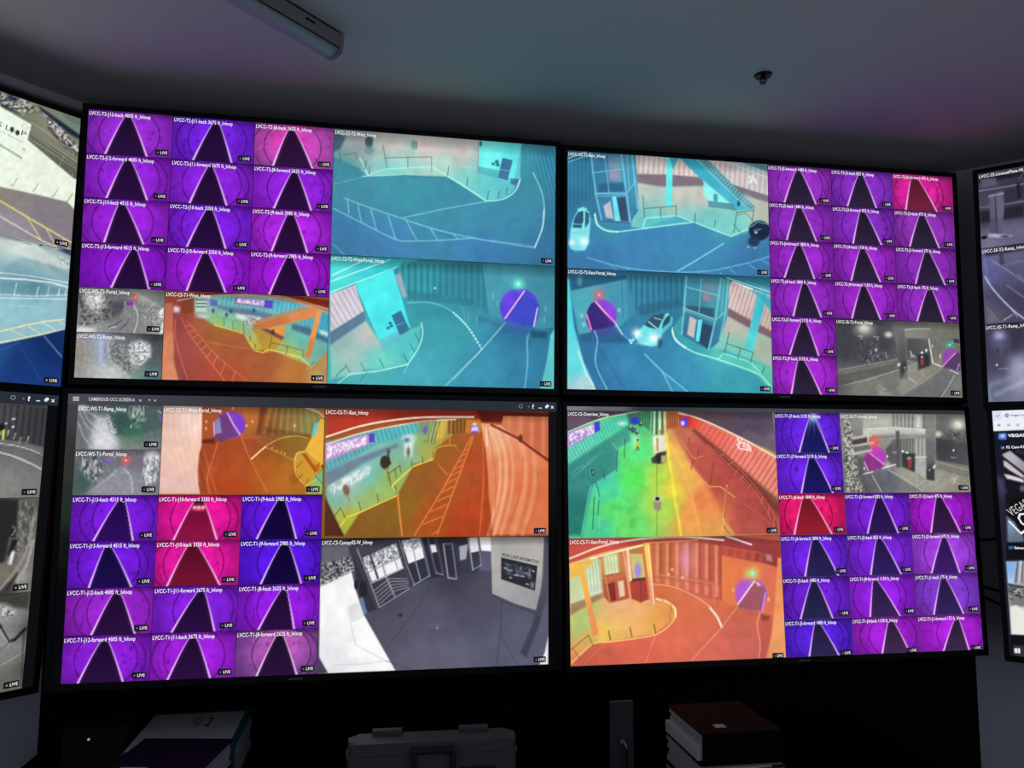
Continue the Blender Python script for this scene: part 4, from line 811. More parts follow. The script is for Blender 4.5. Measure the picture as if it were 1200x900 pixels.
def v_overview(c):
    c.zoom(650, 460, 4.4444)
    c.bg([(300, 600, (96, 226, 110)), (400, 450, (84, 232, 96)), (450, 300, (90, 230, 130)), (250, 450, (70, 200, 170)), (560, 600, (170, 220, 90)), (540, 450, (180, 220, 80)), (620, 500, (236, 214, 70)), (700, 650, (240, 160, 80)), (680, 450, (238, 176, 90)), (620, 300, (240, 190, 90)), (760, 560, (232, 130, 80)), (660, 240, (226, 140, 90)), (470, 150, (90, 200, 130)), (400, 690, (110, 226, 110)), (280, 520, (80, 214, 160)), (230, 700, (80, 210, 150))], 1.8, 60)
    c.poly([(590, 150), (700, 150), (900, 330), (1170, 600), (1170, 745), (930, 745), (800, 490), (715, 390), (640, 240)], [(760, 300, (190, 84, 76)), (900, 450, (180, 76, 70)), (1000, 600, (178, 74, 72)), (1050, 720, (190, 86, 76)), (690, 220, (196, 110, 84)), (860, 640, (214, 110, 80)), (1120, 620, (160, 66, 66))], .97, 6)
    c.poly([(66, 380), (380, 165), (400, 250), (330, 290), (325, 400), (190, 490), (140, 745), (66, 745)], [(120, 600, (40, 120, 116)), (240, 330, (56, 140, 128)), (120, 460, (60, 140, 140)), (330, 250, (70, 160, 140)), (100, 700, (44, 128, 120))], .97, 5)
    # walls and ceiling
    c.poly([(62, 90), (430, 95), (250, 130), (62, 210)], [(100, 150, (110, 86, 110)), (300, 110, (84, 66, 80))], 1, 2)
    c.poly([(62, 212), (375, 112), (385, 165), (66, 370)], [(100, 320, (110, 220, 196)), (330, 150, (84, 216, 170))], 1, 1.5); c.stripes([(62, 212), (375, 112), (385, 165), (66, 370)], (66, 300), (380, 140), 20, (70, 170, 150), .6, .4)
    c.poly([(62, 212), (230, 152), (232, 200), (62, 290)], (190, 150, 210), 1, 1.5); c.poly([(70, 225), (200, 172), (202, 205), (70, 262)], (255, 240, 255), .9, 3); c.speckle(c.mask([(66, 218), (205, 165), (205, 212), (66, 280)]), 2.2, (150, 96, 200), (255, 250, 255), .42, .8); c.poly([(205, 155), (234, 150), (234, 200), (207, 210)], (66, 76, 214))
    c.line([(62, 208), (240, 138), (430, 102)], 5, (220, 255, 236), .9, True)
    c.poly([(640, 95), (1130, 95), (1160, 320), (960, 230), (780, 150)], [(800, 130, (92, 74, 80)), (1050, 180, (84, 72, 92)), (1120, 280, (130, 112, 130))], 1, 2); c.poly([(1000, 190), (1150, 260), (1155, 320), (960, 225)], (110, 92, 110), .7, 4)
    c.poly([(640, 112), (710, 122), (960, 240), (1165, 345), (1170, 560), (1050, 460), (900, 330), (720, 185), (660, 150)], [(800, 190, (236, 116, 100)), (1000, 320, (240, 140, 124)), (1120, 470, (236, 150, 132)), (680, 140, (226, 60, 40))], 1, 1.5)
    c.stripes([(720, 130), (960, 245), (1165, 350), (1170, 560), (1050, 460), (900, 330), (720, 185)], (720, 150), (1170, 440), 20, (206, 84, 76), .6, .42)
    c.line([(640, 108), (760, 140), (960, 232), (1162, 345)], 7, (255, 230, 220), .95, True)
    c.poly([(720, 185), (900, 330), (1050, 460), (1170, 562), (1170, 640), (1000, 470), (850, 330), (715, 200)], (110, 48, 50), .75, 4)
    # far end: portals, columns, escalator
    c.poly([(375, 112), (450, 100), (455, 165), (385, 168)], (60, 120, 96), .95, 2); c.ell(415, 146, 22, 20, (44, 66, 206), 1, 2); c.ell(415, 122, 6, 6, (200, 80, 60), .9); c.ell(350, 162, 20, 10, (220, 246, 236), .9, 3)
    c.poly([(640, 115), (705, 125), (705, 185), (650, 180)], (206, 62, 44), .95, 2); c.ell(672, 155, 22, 24, (96, 66, 220), 1, 2); c.ell(664, 160, 10, 12, (220, 220, 250), .95, 2)
    c.poly([(450, 95), (515, 92), (510, 220), (455, 170)], (70, 150, 100), .9, 3); c.stripes([(450, 95), (515, 92), (510, 200), (455, 170)], (450, 120), (515, 120), 5, (36, 84, 66), .7, .4); c.poly([(575, 95), (640, 100), (640, 190), (580, 190)], (190, 110, 60), .9, 3); c.stripes([(580, 98), (640, 102), (640, 180), (580, 190)], (580, 120), (640, 120), 5, (120, 60, 40), .7, .4)
    for x, w, col in ((517, 8, (226, 240, 226)), (530, 10, (70, 90, 80)), (545, 10, (220, 236, 200)), (557, 9, (90, 84, 60)), (570, 7, (240, 214, 170)), (502, 5, (140, 220, 170))): c.line([(x, 92), (x + (x - 540) * .12, 215)], w, col, .95)
    c.poly([(508, 225), (578, 222), (582, 315), (512, 318)], [(530, 240, (240, 246, 236)), (560, 290, (226, 214, 196))], .97, 3); c.line([(532, 240), (534, 300)], 12, (190, 140, 90), .8); c.ell(555, 205, 12, 14, (150, 120, 70), .9, 2)
    c.poly([(498, 345), (548, 310), (580, 305), (578, 360), (550, 372), (505, 368)], (60, 66, 62), .97, 2); c.poly([(552, 330), (578, 325), (578, 362), (552, 366)], (190, 190, 120), .9, 2); c.ell(538, 340, 14, 26, (40, 44, 46), .95, 2)
    for x, y in ((405, 198), (425, 208), (390, 185), (445, 165), (410, 185)): c.ell(x, y, 10, 12, (44, 72, 76), .9, 2); c.ell(x + 3, y - 6, 5, 5, (220, 240, 236), .8, 2)
    c.poly([(395, 225), (440, 225), (440, 290), (400, 300)], (190, 250, 226), .5, 6); c.ell(431, 268, 9, 22, (190, 206, 60), .97, 1.5); c.ell(431, 248, 5, 6, (60, 60, 50)); c.line([(428, 285), (422, 300)], 5, (50, 70, 60)); c.line([(434, 285), (437, 300)], 5, (50, 70, 60))
    # yellow joints and streaks of light
    c.line([(580, 220), (592, 340), (612, 460), (625, 560), (640, 640), (655, 740)], 14, (255, 240, 70), .85, True, 3); c.line([(600, 260), (680, 430), (730, 620), (760, 745)], 10, (250, 190, 100), .6, True, 3); c.line([(640, 260), (760, 480), (860, 700)], 10, (246, 150, 96), .5, True, 3); c.line([(505, 300), (480, 460), (450, 745)], 12, (120, 246, 110), .5, True, 4); c.line([(400, 330), (330, 560), (310, 745)], 12, (110, 246, 150), .45, True, 4)
    c.line([(530, 370), (531, 560), (531, 740)], 3, (70, 130, 50), .8)
    # bin
    c.poly([(514, 560), (553, 560), (553, 605), (535, 618), (516, 605)], [(525, 590, (140, 150, 140)), (548, 590, (160, 130, 90))], .95, 2); c.ell(534, 553, 22, 16, (206, 206, 190), .97, 1.5); c.ell(533, 553, 11, 10, (24, 24, 26), 1, 1.5)
    # fences, kerb lines
    k = (120, 226, 206)
    for p in ([(190, 490), (325, 405), (330, 300), (395, 265)], [(182, 500), (140, 740)], [(215, 500), (235, 600), (232, 740)], [(300, 262), (325, 300)], [(175, 375), (190, 490)]): c.line(p, 4, k, .8)
    for p in ([(175, 378), (178, 430), (195, 490)], [(325, 300), (322, 410)], [(365, 240), (360, 340)], [(250, 420), (262, 455)], [(215, 470), (235, 545)], [(205, 545), (198, 710)], [(230, 560), (225, 640)]): c.line(p, 4, (36, 76, 72), .85)
    c.poly([(188, 400), (205, 402), (206, 432), (192, 434)], (36, 56, 52), .85, 1.5); c.ell(198, 416, 4, 9, (150, 190, 170), .8)
    for a, b in (((85, 420), (215, 330)), ((90, 440), (200, 350)), ((110, 400), (170, 380)), ((120, 425), (250, 300))): c.line([a, b], 3, (110, 196, 190), .6)
    o = (250, 180, 110)
    c.line([(710, 395), (800, 490), (860, 490), (935, 545)], 5, o, .9); c.line([(895, 485), (868, 735)], 8, (246, 176, 96), .95); c.line([(870, 660), (930, 735)], 7, (246, 170, 96), .9); c.line([(655, 245), (720, 345), (770, 330)], 4, o, .7)
    for p in ([(825, 365), (808, 480)], [(720, 340), (708, 400)], [(745, 300), (742, 340)], [(698, 235), (697, 275)], [(895, 490), (880, 655)], [(880, 700), (905, 735)]): c.line(p, 4, (110, 60, 50), .85)
    g = (220, 110, 96)
    c.line([(790, 270), (900, 370), (1040, 510), (1140, 690)], 4, g, .85, True); c.line([(830, 290), (960, 400), (1080, 540), (1165, 680)], 4, g, .85, True)
    for a, b in (((905, 372), (925, 362)), ((935, 430), (950, 402)), ((965, 450), (985, 428)), ((1000, 500), (1020, 475)), ((1070, 580), (1080, 545)), ((1110, 640), (1112, 590)), ((1138, 690), (1140, 640)), ((860, 330), (880, 320))): c.line([a, b], 5, g, .85)
    c.line([(985, 580), (1060, 630), (1140, 700)], 4, g, .7)
    # script lettering on the red wall
    for p in ([(950, 235), (958, 270), (972, 238)], [(972, 262), (985, 262), (978, 278), (990, 282)], [(992, 268), (1004, 270), (998, 300)], [(1006, 275), (1016, 290), (1018, 305)], [(946, 268), (960, 292), (1010, 298)]): c.line(p, 7, (255, 240, 236), .95)
    c.ell(320, 600, 26, 14, (60, 170, 80), .5, 8); c.ell(400, 610, 30, 18, (60, 180, 80), .45, 8); c.ell(405, 680, 14, 24, (50, 160, 70), .5, 6)
    c.noise(.06, 7).vig(.18).top(.25, .07)

def v_t1_east_portal(c):
    c.zoom(650, 610, 4.2857)
    c.bg([(600, 600, (222, 96, 72)), (800, 640, (214, 92, 80)), (400, 650, (220, 90, 70)), (250, 690, (206, 84, 66)), (700, 450, (214, 98, 66)), (560, 360, (206, 100, 60)), (950, 560, (196, 86, 72)), (760, 400, (210, 96, 66)), (960, 650, (206, 90, 84))])
    # back wall
    c.poly([(490, 105), (835, 100), (835, 400), (700, 380), (560, 320), (490, 310)], [(560, 200, (196, 90, 52)), (680, 200, (206, 96, 80)), (800, 220, (190, 70, 60))], 1, 2)
    c.stripes([(490, 110), (835, 110), (835, 390), (700, 360), (490, 300)], (490, 200), (835, 200), 7, (236, 150, 110), .7, .35); c.stripes([(490, 110), (835, 110), (835, 330), (490, 280)], (505, 200), (850, 200), 7, (140, 56, 40), .5, .28)
    c.glow(655, 200, 34, (226, 150, 190), .6, 80); c.poly([(500, 265), (800, 300), (800, 335), (505, 290)], (186, 90, 66), .55, 3); c.line([(510, 268), (700, 300), (790, 315), (800, 415)], 6, (230, 130, 96), .7); c.line([(750, 320), (756, 390)], 5, (220, 120, 90), .7)
    for x, y in ((570, 270), (640, 285), (588, 245)): c.ell(x, y, 8, 8, (240, 190, 170), .8, 2)
    c.poly([(835, 130), (1130, 180), (1130, 240), (1060, 215), (835, 175)], [(900, 160, (176, 60, 50)), (1080, 190, (140, 44, 46))], 1, 2); c.stripes([(835, 130), (1060, 150), (1060, 210), (835, 175)], (835, 150), (1060, 180), 5, (206, 84, 66), .5)
    c.poly([(835, 175), (1118, 235), (1105, 480), (1060, 470), (900, 430), (835, 400)], [(900, 300, (226, 110, 62)), (1080, 320, (220, 100, 74))], 1, 2); c.line([(835, 110), (835, 400)], 5, (150, 60, 46), .8)
    c.poly([(1055, 165), (1085, 160), (1090, 205), (1060, 200)], (196, 150, 160), .7, 3)
    # tunnel mouth
    c.ell(985, 370, 80, 82, (176, 80, 196), 1, 2); c.poly([(1005, 300), (1055, 340), (1060, 380), (1035, 455), (905, 440)], (150, 70, 84), .95, 3); c.ell(935, 345, 26, 46, (170, 70, 216), .6, 6)
    c.line([(1000, 305), (918, 420)], 8, (250, 200, 246)); c.line([(1056, 365), (1040, 456)], 9, (190, 120, 250)); c.line([(1000, 305), (1030, 325)], 6, (250, 206, 226), .8); c.poly([(905, 440), (1035, 455), (1025, 500), (860, 500)], (196, 84, 66), .6, 6)
    c.glow(990, 265, 34, (236, 220, 90), .75); c.glow(990, 265, 16, (110, 236, 190), .95); c.ell(990, 265, 6, 6, (170, 255, 226))
    for x, y in ((895, 350), (1072, 395), (1020, 320)): c.ell(x, y, 6, 9, (250, 200, 180), .7, 2)
    c.poly([(1035, 470), (1080, 480), (1075, 505), (1035, 500)], (120, 44, 40), .8, 3)
    c.poly([(1118, 185), (1142, 190), (1165, 690), (1060, 690), (1090, 560), (1105, 400)], [(1125, 300, (240, 140, 84)), (1120, 620, (244, 150, 96))], 1, 2); c.poly([(1035, 500), (1080, 505), (1085, 580), (1060, 690), (1025, 690)], (176, 66, 56), .5, 5)
    # platform and concourse
    c.poly([(75, 210), (240, 190), (380, 380), (500, 400), (600, 430), (605, 490), (500, 570), (280, 605), (190, 620), (80, 728)],
           [(100, 500, (190, 190, 110)), (180, 440, (200, 170, 110)), (300, 480, (236, 176, 100)), (400, 470, (240, 180, 110)), (250, 560, (236, 190, 80)), (480, 500, (230, 160, 70)), (560, 470, (226, 140, 70)), (120, 610, (220, 176, 90)), (110, 680, (226, 140, 80)), (420, 420, (236, 160, 110)), (330, 420, (230, 170, 130))], .98, 3)
    c.poly([(75, 210), (215, 180), (240, 370), (80, 440)], [(110, 300, (190, 206, 150)), (200, 250, (206, 226, 190)), (220, 330, (226, 226, 206))], 1, 2); c.stripes([(135, 205), (230, 190), (240, 350), (140, 370)], (135, 280), (235, 270), 6, (150, 180, 140), .6, .4)
    c.poly([(78, 420), (240, 360), (245, 385), (80, 475)], (150, 110, 74), .9, 3); c.poly([(80, 480), (230, 400), (180, 540), (85, 600)], (170, 200, 116), .7, 5)
    # lift tower and red cabinet
    c.poly([(230, 170), (345, 150), (375, 390), (275, 415), (245, 380)], [(290, 220, (190, 120, 70)), (300, 350, (180, 70, 50))], 1, 1.5); c.poly([(242, 180), (315, 165), (322, 260), (252, 272)], (220, 226, 176), .97, 2); c.stripes([(242, 180), (315, 165), (322, 260), (252, 272)], (242, 220), (322, 210), 5, (170, 190, 140), .6)
    c.poly([(255, 320), (300, 308), (308, 400), (272, 408)], (120, 30, 30), .95); c.poly([(316, 305), (345, 300), (352, 378), (325, 385)], (236, 206, 170), .95, 2); c.line([(232, 172), (278, 412)], 7, (226, 140, 80), .9); c.line([(345, 155), (378, 385)], 7, (240, 170, 120), .9); c.line([(255, 300), (340, 280)], 7, (206, 90, 60), .9); c.line([(252, 280), (338, 262)], 4, (120, 50, 40), .8)
    c.poly([(370, 160), (440, 165), (455, 300), (380, 310)], (206, 190, 110), .97, 1.5); c.poly([(372, 140), (440, 140), (440, 168), (372, 165)], (180, 110, 60)); c.ell(416, 250, 18, 38, (150, 130, 220), .95, 3); c.line([(370, 140), (392, 310)], 6, (150, 60, 46), .9)
    c.poly([(378, 295), (455, 285), (470, 395), (430, 412), (385, 392)], [(400, 350, (176, 56, 48)), (455, 350, (150, 44, 40))], 1, 1.5); c.poly([(378, 292), (455, 284), (455, 300), (382, 308)], (90, 36, 34), .9); c.line([(430, 300), (432, 408)], 3, (96, 30, 30), .8)
    c.poly([(445, 112), (475, 112), (502, 425), (485, 425)], [(460, 160, (250, 200, 80)), (490, 380, (236, 150, 110))]); c.line([(468, 120), (498, 420)], 5, (255, 226, 190), .9); c.poly([(355, 130), (372, 130), (388, 300), (372, 310)], (250, 206, 170), .9)
    c.poly([(112, 205), (140, 215), (222, 570), (192, 580)], [(130, 280, (246, 170, 66)), (205, 530, (236, 140, 76))]); c.poly([(75, 220), (205, 190), (135, 270), (80, 290)], (246, 180, 66), .95, 2)
    # canopy strips
    c.poly([(70, 85), (850, 75), (1130, 100), (1135, 185), (980, 150), (700, 105), (450, 110), (240, 165), (75, 215)], [(150, 130, (214, 70, 66)), (600, 90, (176, 56, 56)), (1000, 120, (150, 44, 52))], .95, 2)
    c.line([(75, 190), (250, 125), (450, 90), (650, 82), (845, 98)], 9, (255, 226, 200), 1, True); c.line([(860, 78), (985, 120)], 8, (255, 240, 240), .95); c.line([(75, 222), (220, 170), (440, 122)], 7, (250, 200, 90), .9, True); c.line([(180, 190), (440, 124)], 9, (255, 250, 210), .9); c.line([(470, 112), (715, 98)], 5, (250, 180, 120), .8)
    # kerb and posts
    k = (255, 216, 120)
    c.line([(85, 715), (190, 620), (280, 608), (420, 590), (510, 570), (570, 530), (605, 480), (595, 430), (510, 395)], 6, k, .85, True); c.line([(85, 645), (170, 575)], 4, (110, 60, 40), .8); c.line([(170, 575), (192, 625)], 4, (110, 60, 40), .8); c.line([(90, 640), (125, 690)], 4, (110, 60, 40), .7)
    for x, y in catmull([(605, 480), (600, 440), (560, 405), (510, 392)], 5): c.ell(x, y, 5, 5, (255, 230, 170), .9)
    for x, y in ((280, 598), (387, 582), (507, 566)): c.line([(x, y), (x - 10, y - 44)], 6, (96, 66, 40), .95)
    for x, y in ((580, 505), (585, 460), (540, 410)): c.line([(x, y), (x - 4, y - 40)], 4, (170, 90, 60), .8)
    c.line([(495, 318), (600, 335), (720, 390), (800, 460), (835, 535)], 5, (250, 180, 130), .85, True)
    for x, y in catmull([(780, 440), (815, 485), (838, 535)], 6): c.ell(x, y, 5, 6, (255, 236, 220), .95)
    c.line([(918, 430), (830, 545), (690, 698)], 6, (244, 140, 110), .85); c.line([(1030, 460), (1015, 520), (1030, 620), (1025, 690)], 7, (250, 140, 120), .85, True); c.line([(505, 578), (455, 710)], 5, (244, 140, 100), .7); c.line([(250, 620), (170, 700)], 5, (240, 140, 90), .5); c.line([(310, 640), (230, 680)], 3, (190, 80, 60), .5)
    c.C = c.C * .93 + np.array([20, 22, 18]); c.noise(.05, 9).vig(.2).top(.2, .07)
# ------------------------------------------------------------------ grey night views
def v_ws_t2_portal(c):
    c.zoom(80, 335, 7.825)
    c.bg([(200, 200, (96, 98, 100)), (450, 200, (84, 86, 88)), (700, 250, (130, 132, 132)), (550, 350, (126, 126, 128)), (300, 400, (150, 150, 150)), (120, 400, (206, 206, 204)), (850, 380, (150, 150, 150)), (700, 80, (140, 142, 140)), (850, 80, (110, 112, 112)), (400, 100, (120, 122, 124))])
    c.speckle(c.mask([(100, 80), (340, 60), (420, 180), (420, 280), (250, 370), (90, 380)], 6), 2.6, (56, 58, 62), (150, 152, 154), .5, .8, rot=.6)
    c.ell(235, 110, 78, 62, (214, 216, 214), .9, 9); c.speckle(c.mask([(160, 60), (320, 60), (330, 180), (280, 260), (200, 220)], 6), 1.8, (96, 98, 100), (246, 246, 244), .42, .75)
    c.poly([(380, 150), (520, 140), (520, 210), (420, 280)], (70, 72, 76), .7, 5)
    c.speckle(c.mask([(660, 130), (880, 170), (875, 430), (680, 330)], 5), 2.2, (110, 112, 112), (190, 192, 190), .55, .7)
    c.poly([(580, 45), (640, 60), (830, 185), (780, 180), (640, 110)], (196, 196, 190), .6, 5)
    c.poly([(520, 180), (605, 180), (640, 250), (645, 330), (605, 435), (330, 435), (480, 320)], (132, 132, 134), .9, 4)
    c.poly([(520, 148), (612, 148), (608, 180), (526, 180)], (140, 52, 170)); c.line([(523, 145), (528, 180)], 6, (230, 190, 250)); c.line([(605, 148), (608, 180)], 6, (230, 190, 250))
    c.glow(615, 106, 30, (236, 90, 80), .75); c.ell(617, 106, 8, 8, (255, 150, 140))
    c.line([(605, 185), (635, 240), (640, 320), (605, 435)], 7, (232, 232, 230), .95, True); c.line([(375, 382), (430, 362), (490, 318)], 9, (60, 60, 62), .9, True); c.line([(380, 388), (445, 370)], 6, (230, 230, 228), .9); c.line([(480, 400), (540, 345), (558, 305)], 9, (70, 70, 72), .85, True); c.line([(520, 200), (500, 270), (420, 330)], 4, (190, 190, 190), .6, True); c.line([(570, 260), (565, 290)], 5, (200, 200, 200), .8)
    c.poly([(90, 385), (240, 385), (250, 425), (88, 425)], (236, 236, 232), .85, 8); c.speckle(c.mask([(830, 230), (885, 200), (885, 440), (840, 440)], 4), 1.8, (130, 132, 132), (252, 252, 250), .42, .9)
    c.noise(.10, 3).top(.25, .2)

def v_ws_t2_ramp(c):
    c.zoom(80, 335, 7.825)
    c.bg([(130, 600, (140, 132, 120)), (120, 780, (150, 146, 138)), (300, 600, (150, 160, 186)), (310, 480, (170, 190, 230)), (250, 780, (176, 180, 186)), (400, 800, (186, 198, 190)), (480, 620, (110, 112, 114)), (820, 500, (66, 70, 76)), (820, 640, (84, 90, 94)), (820, 840, (72, 110, 112)), (600, 820, (130, 150, 140)), (450, 560, (120, 122, 124))])
    c.speckle(c.mask([(380, 520), (560, 500), (640, 800), (480, 790), (380, 660)], 6), 2.0, (84, 86, 88), (166, 168, 170), .5, .8)
    c.ell(670, 590, 85, 82, (196, 200, 202), .95, 8); c.speckle(c.mask([(570, 540), (640, 500), (750, 540), (760, 650), (640, 760), (560, 680)], 5), 2.0, (110, 114, 116), (240, 242, 242), .42, .8)
    for x in (100, 150, 200, 240): c.line([(x, 500), (x + 10, 640), (x - 20, 830)], 14, (186, 170, 140), .35, True, 3)
    c.line([(310, 490), (300, 600), (320, 720)], 34, (196, 210, 246), .55, True, 6); c.line([(370, 500), (380, 640), (430, 720), (560, 830)], 12, (220, 226, 216), .6, True, 4)
    c.poly([(300, 760), (420, 730), (560, 845), (280, 845)], (206, 212, 204), .7, 8); c.poly([(700, 780), (870, 770), (865, 860), (600, 850)], (80, 140, 140), .35, 9)
    c.noise(.10, 3).top(.25, .2)

def v_ws_t1_ramp(c):
    c.zoom(75, 460, 7.2)
    c.bg([(180, 200, (110, 112, 116)), (330, 330, (196, 196, 206)), (330, 440, (206, 206, 214)), (170, 430, (96, 98, 104)), (130, 300, (110, 110, 118)), (500, 280, (64, 96, 86)), (420, 220, (74, 104, 96)), (600, 350, (66, 104, 86)), (760, 250, (76, 92, 94)), (600, 440, (130, 140, 132)), (760, 440, (110, 122, 118)), (700, 150, (96, 102, 106)), (280, 160, (84, 90, 96))])
    c.poly([(370, 180), (560, 170), (830, 180), (830, 280), (640, 365), (440, 370), (390, 330)], [(450, 250, (60, 92, 84)), (600, 330, (58, 110, 84)), (740, 260, (78, 92, 94))], .9, 5)
    c.ell(500, 250, 70, 50, (50, 78, 76), .7, 12); c.speckle(c.mask([(530, 110), (700, 110), (690, 220), (620, 300), (560, 230)], 6), 2.4, (60, 84, 78), (206, 214, 208), .52, .75, sy=4)
    c.speckle(c.mask([(365, 190), (400, 210), (450, 365), (380, 350)], 5), 1.5, (40, 48, 46), (230, 232, 230), .5, .9)
    c.poly([(260, 200), (360, 220), (420, 360), (440, 470), (230, 470)], (226, 226, 232), .6, 9); c.ell(330, 430, 80, 50, (240, 240, 246), .5, 16)
    for p in ([(160, 150), (220, 260), (400, 390)], [(180, 160), (300, 230), (360, 230)], [(120, 260), (160, 370), (230, 470)], [(130, 180), (200, 300), (330, 400)]): c.line(p, 6, (226, 228, 234), .6, True, 1.6)
    c.ell(150, 130, 34, 22, (226, 226, 228), .8, 6); c.line([(800, 200), (832, 260)], 14, (120, 80, 220), .9); c.line([(785, 160), (815, 180)], 6, (220, 226, 230), .8); c.ell(563, 292, 5, 12, (220, 230, 224), .9)
    c.noise(.10, 3).top(.2, .15)

def v_ws_t1_portal(c):
    c.zoom(75, 460, 7.2)
    c.bg([(250, 600, (96, 98, 106)), (130, 750, (66, 88, 84)), (500, 720, (136, 136, 148)), (300, 820, (150, 150, 156)), (600, 700, (126, 126, 138)), (720, 620, (110, 112, 122)), (500, 580, (118, 110, 122)), (760, 700, (120, 124, 130)), (380, 700, (110, 112, 116)), (620, 560, (120, 104, 116)), (480, 840, (150, 150, 158))])
    c.speckle(c.mask([(130, 540), (300, 530), (330, 660), (250, 780), (160, 700)], 6), 2.2, (70, 74, 78), (200, 204, 208), .52, .85, sy=4)
    c.ell(740, 560, 50, 56, (246, 246, 250), .95, 10); c.speckle(c.mask([(680, 560), (790, 540), (790, 740), (690, 790), (650, 720)], 5), 2.0, (96, 100, 106), (244, 246, 250), .46, .85, sy=5, rot=-.3)
    c.poly([(440, 650), (520, 640), (640, 740), (660, 850), (200, 850), (330, 740)], (146, 146, 158), .75, 8); c.line([(440, 660), (350, 740), (200, 845)], 10, (190, 190, 196), .6, True, 3); c.line([(500, 640), (560, 720), (575, 845)], 7, (220, 220, 232), .85, True); c.line([(350, 600), (380, 680), (440, 720)], 6, (180, 180, 190), .6, True)
    c.line([(345, 570), (400, 590)], 14, (140, 80, 230), .95); c.line([(365, 560), (385, 575)], 6, (180, 130, 250), .9); c.glow(520, 577, 34, (255, 90, 80), .85); c.ell(518, 576, 8, 8, (255, 206, 200))
    c.poly([(90, 660), (190, 720), (260, 760), (200, 850), (75, 850)], (66, 92, 86), .7, 10)
    c.noise(.10, 3).top(.2, .15)

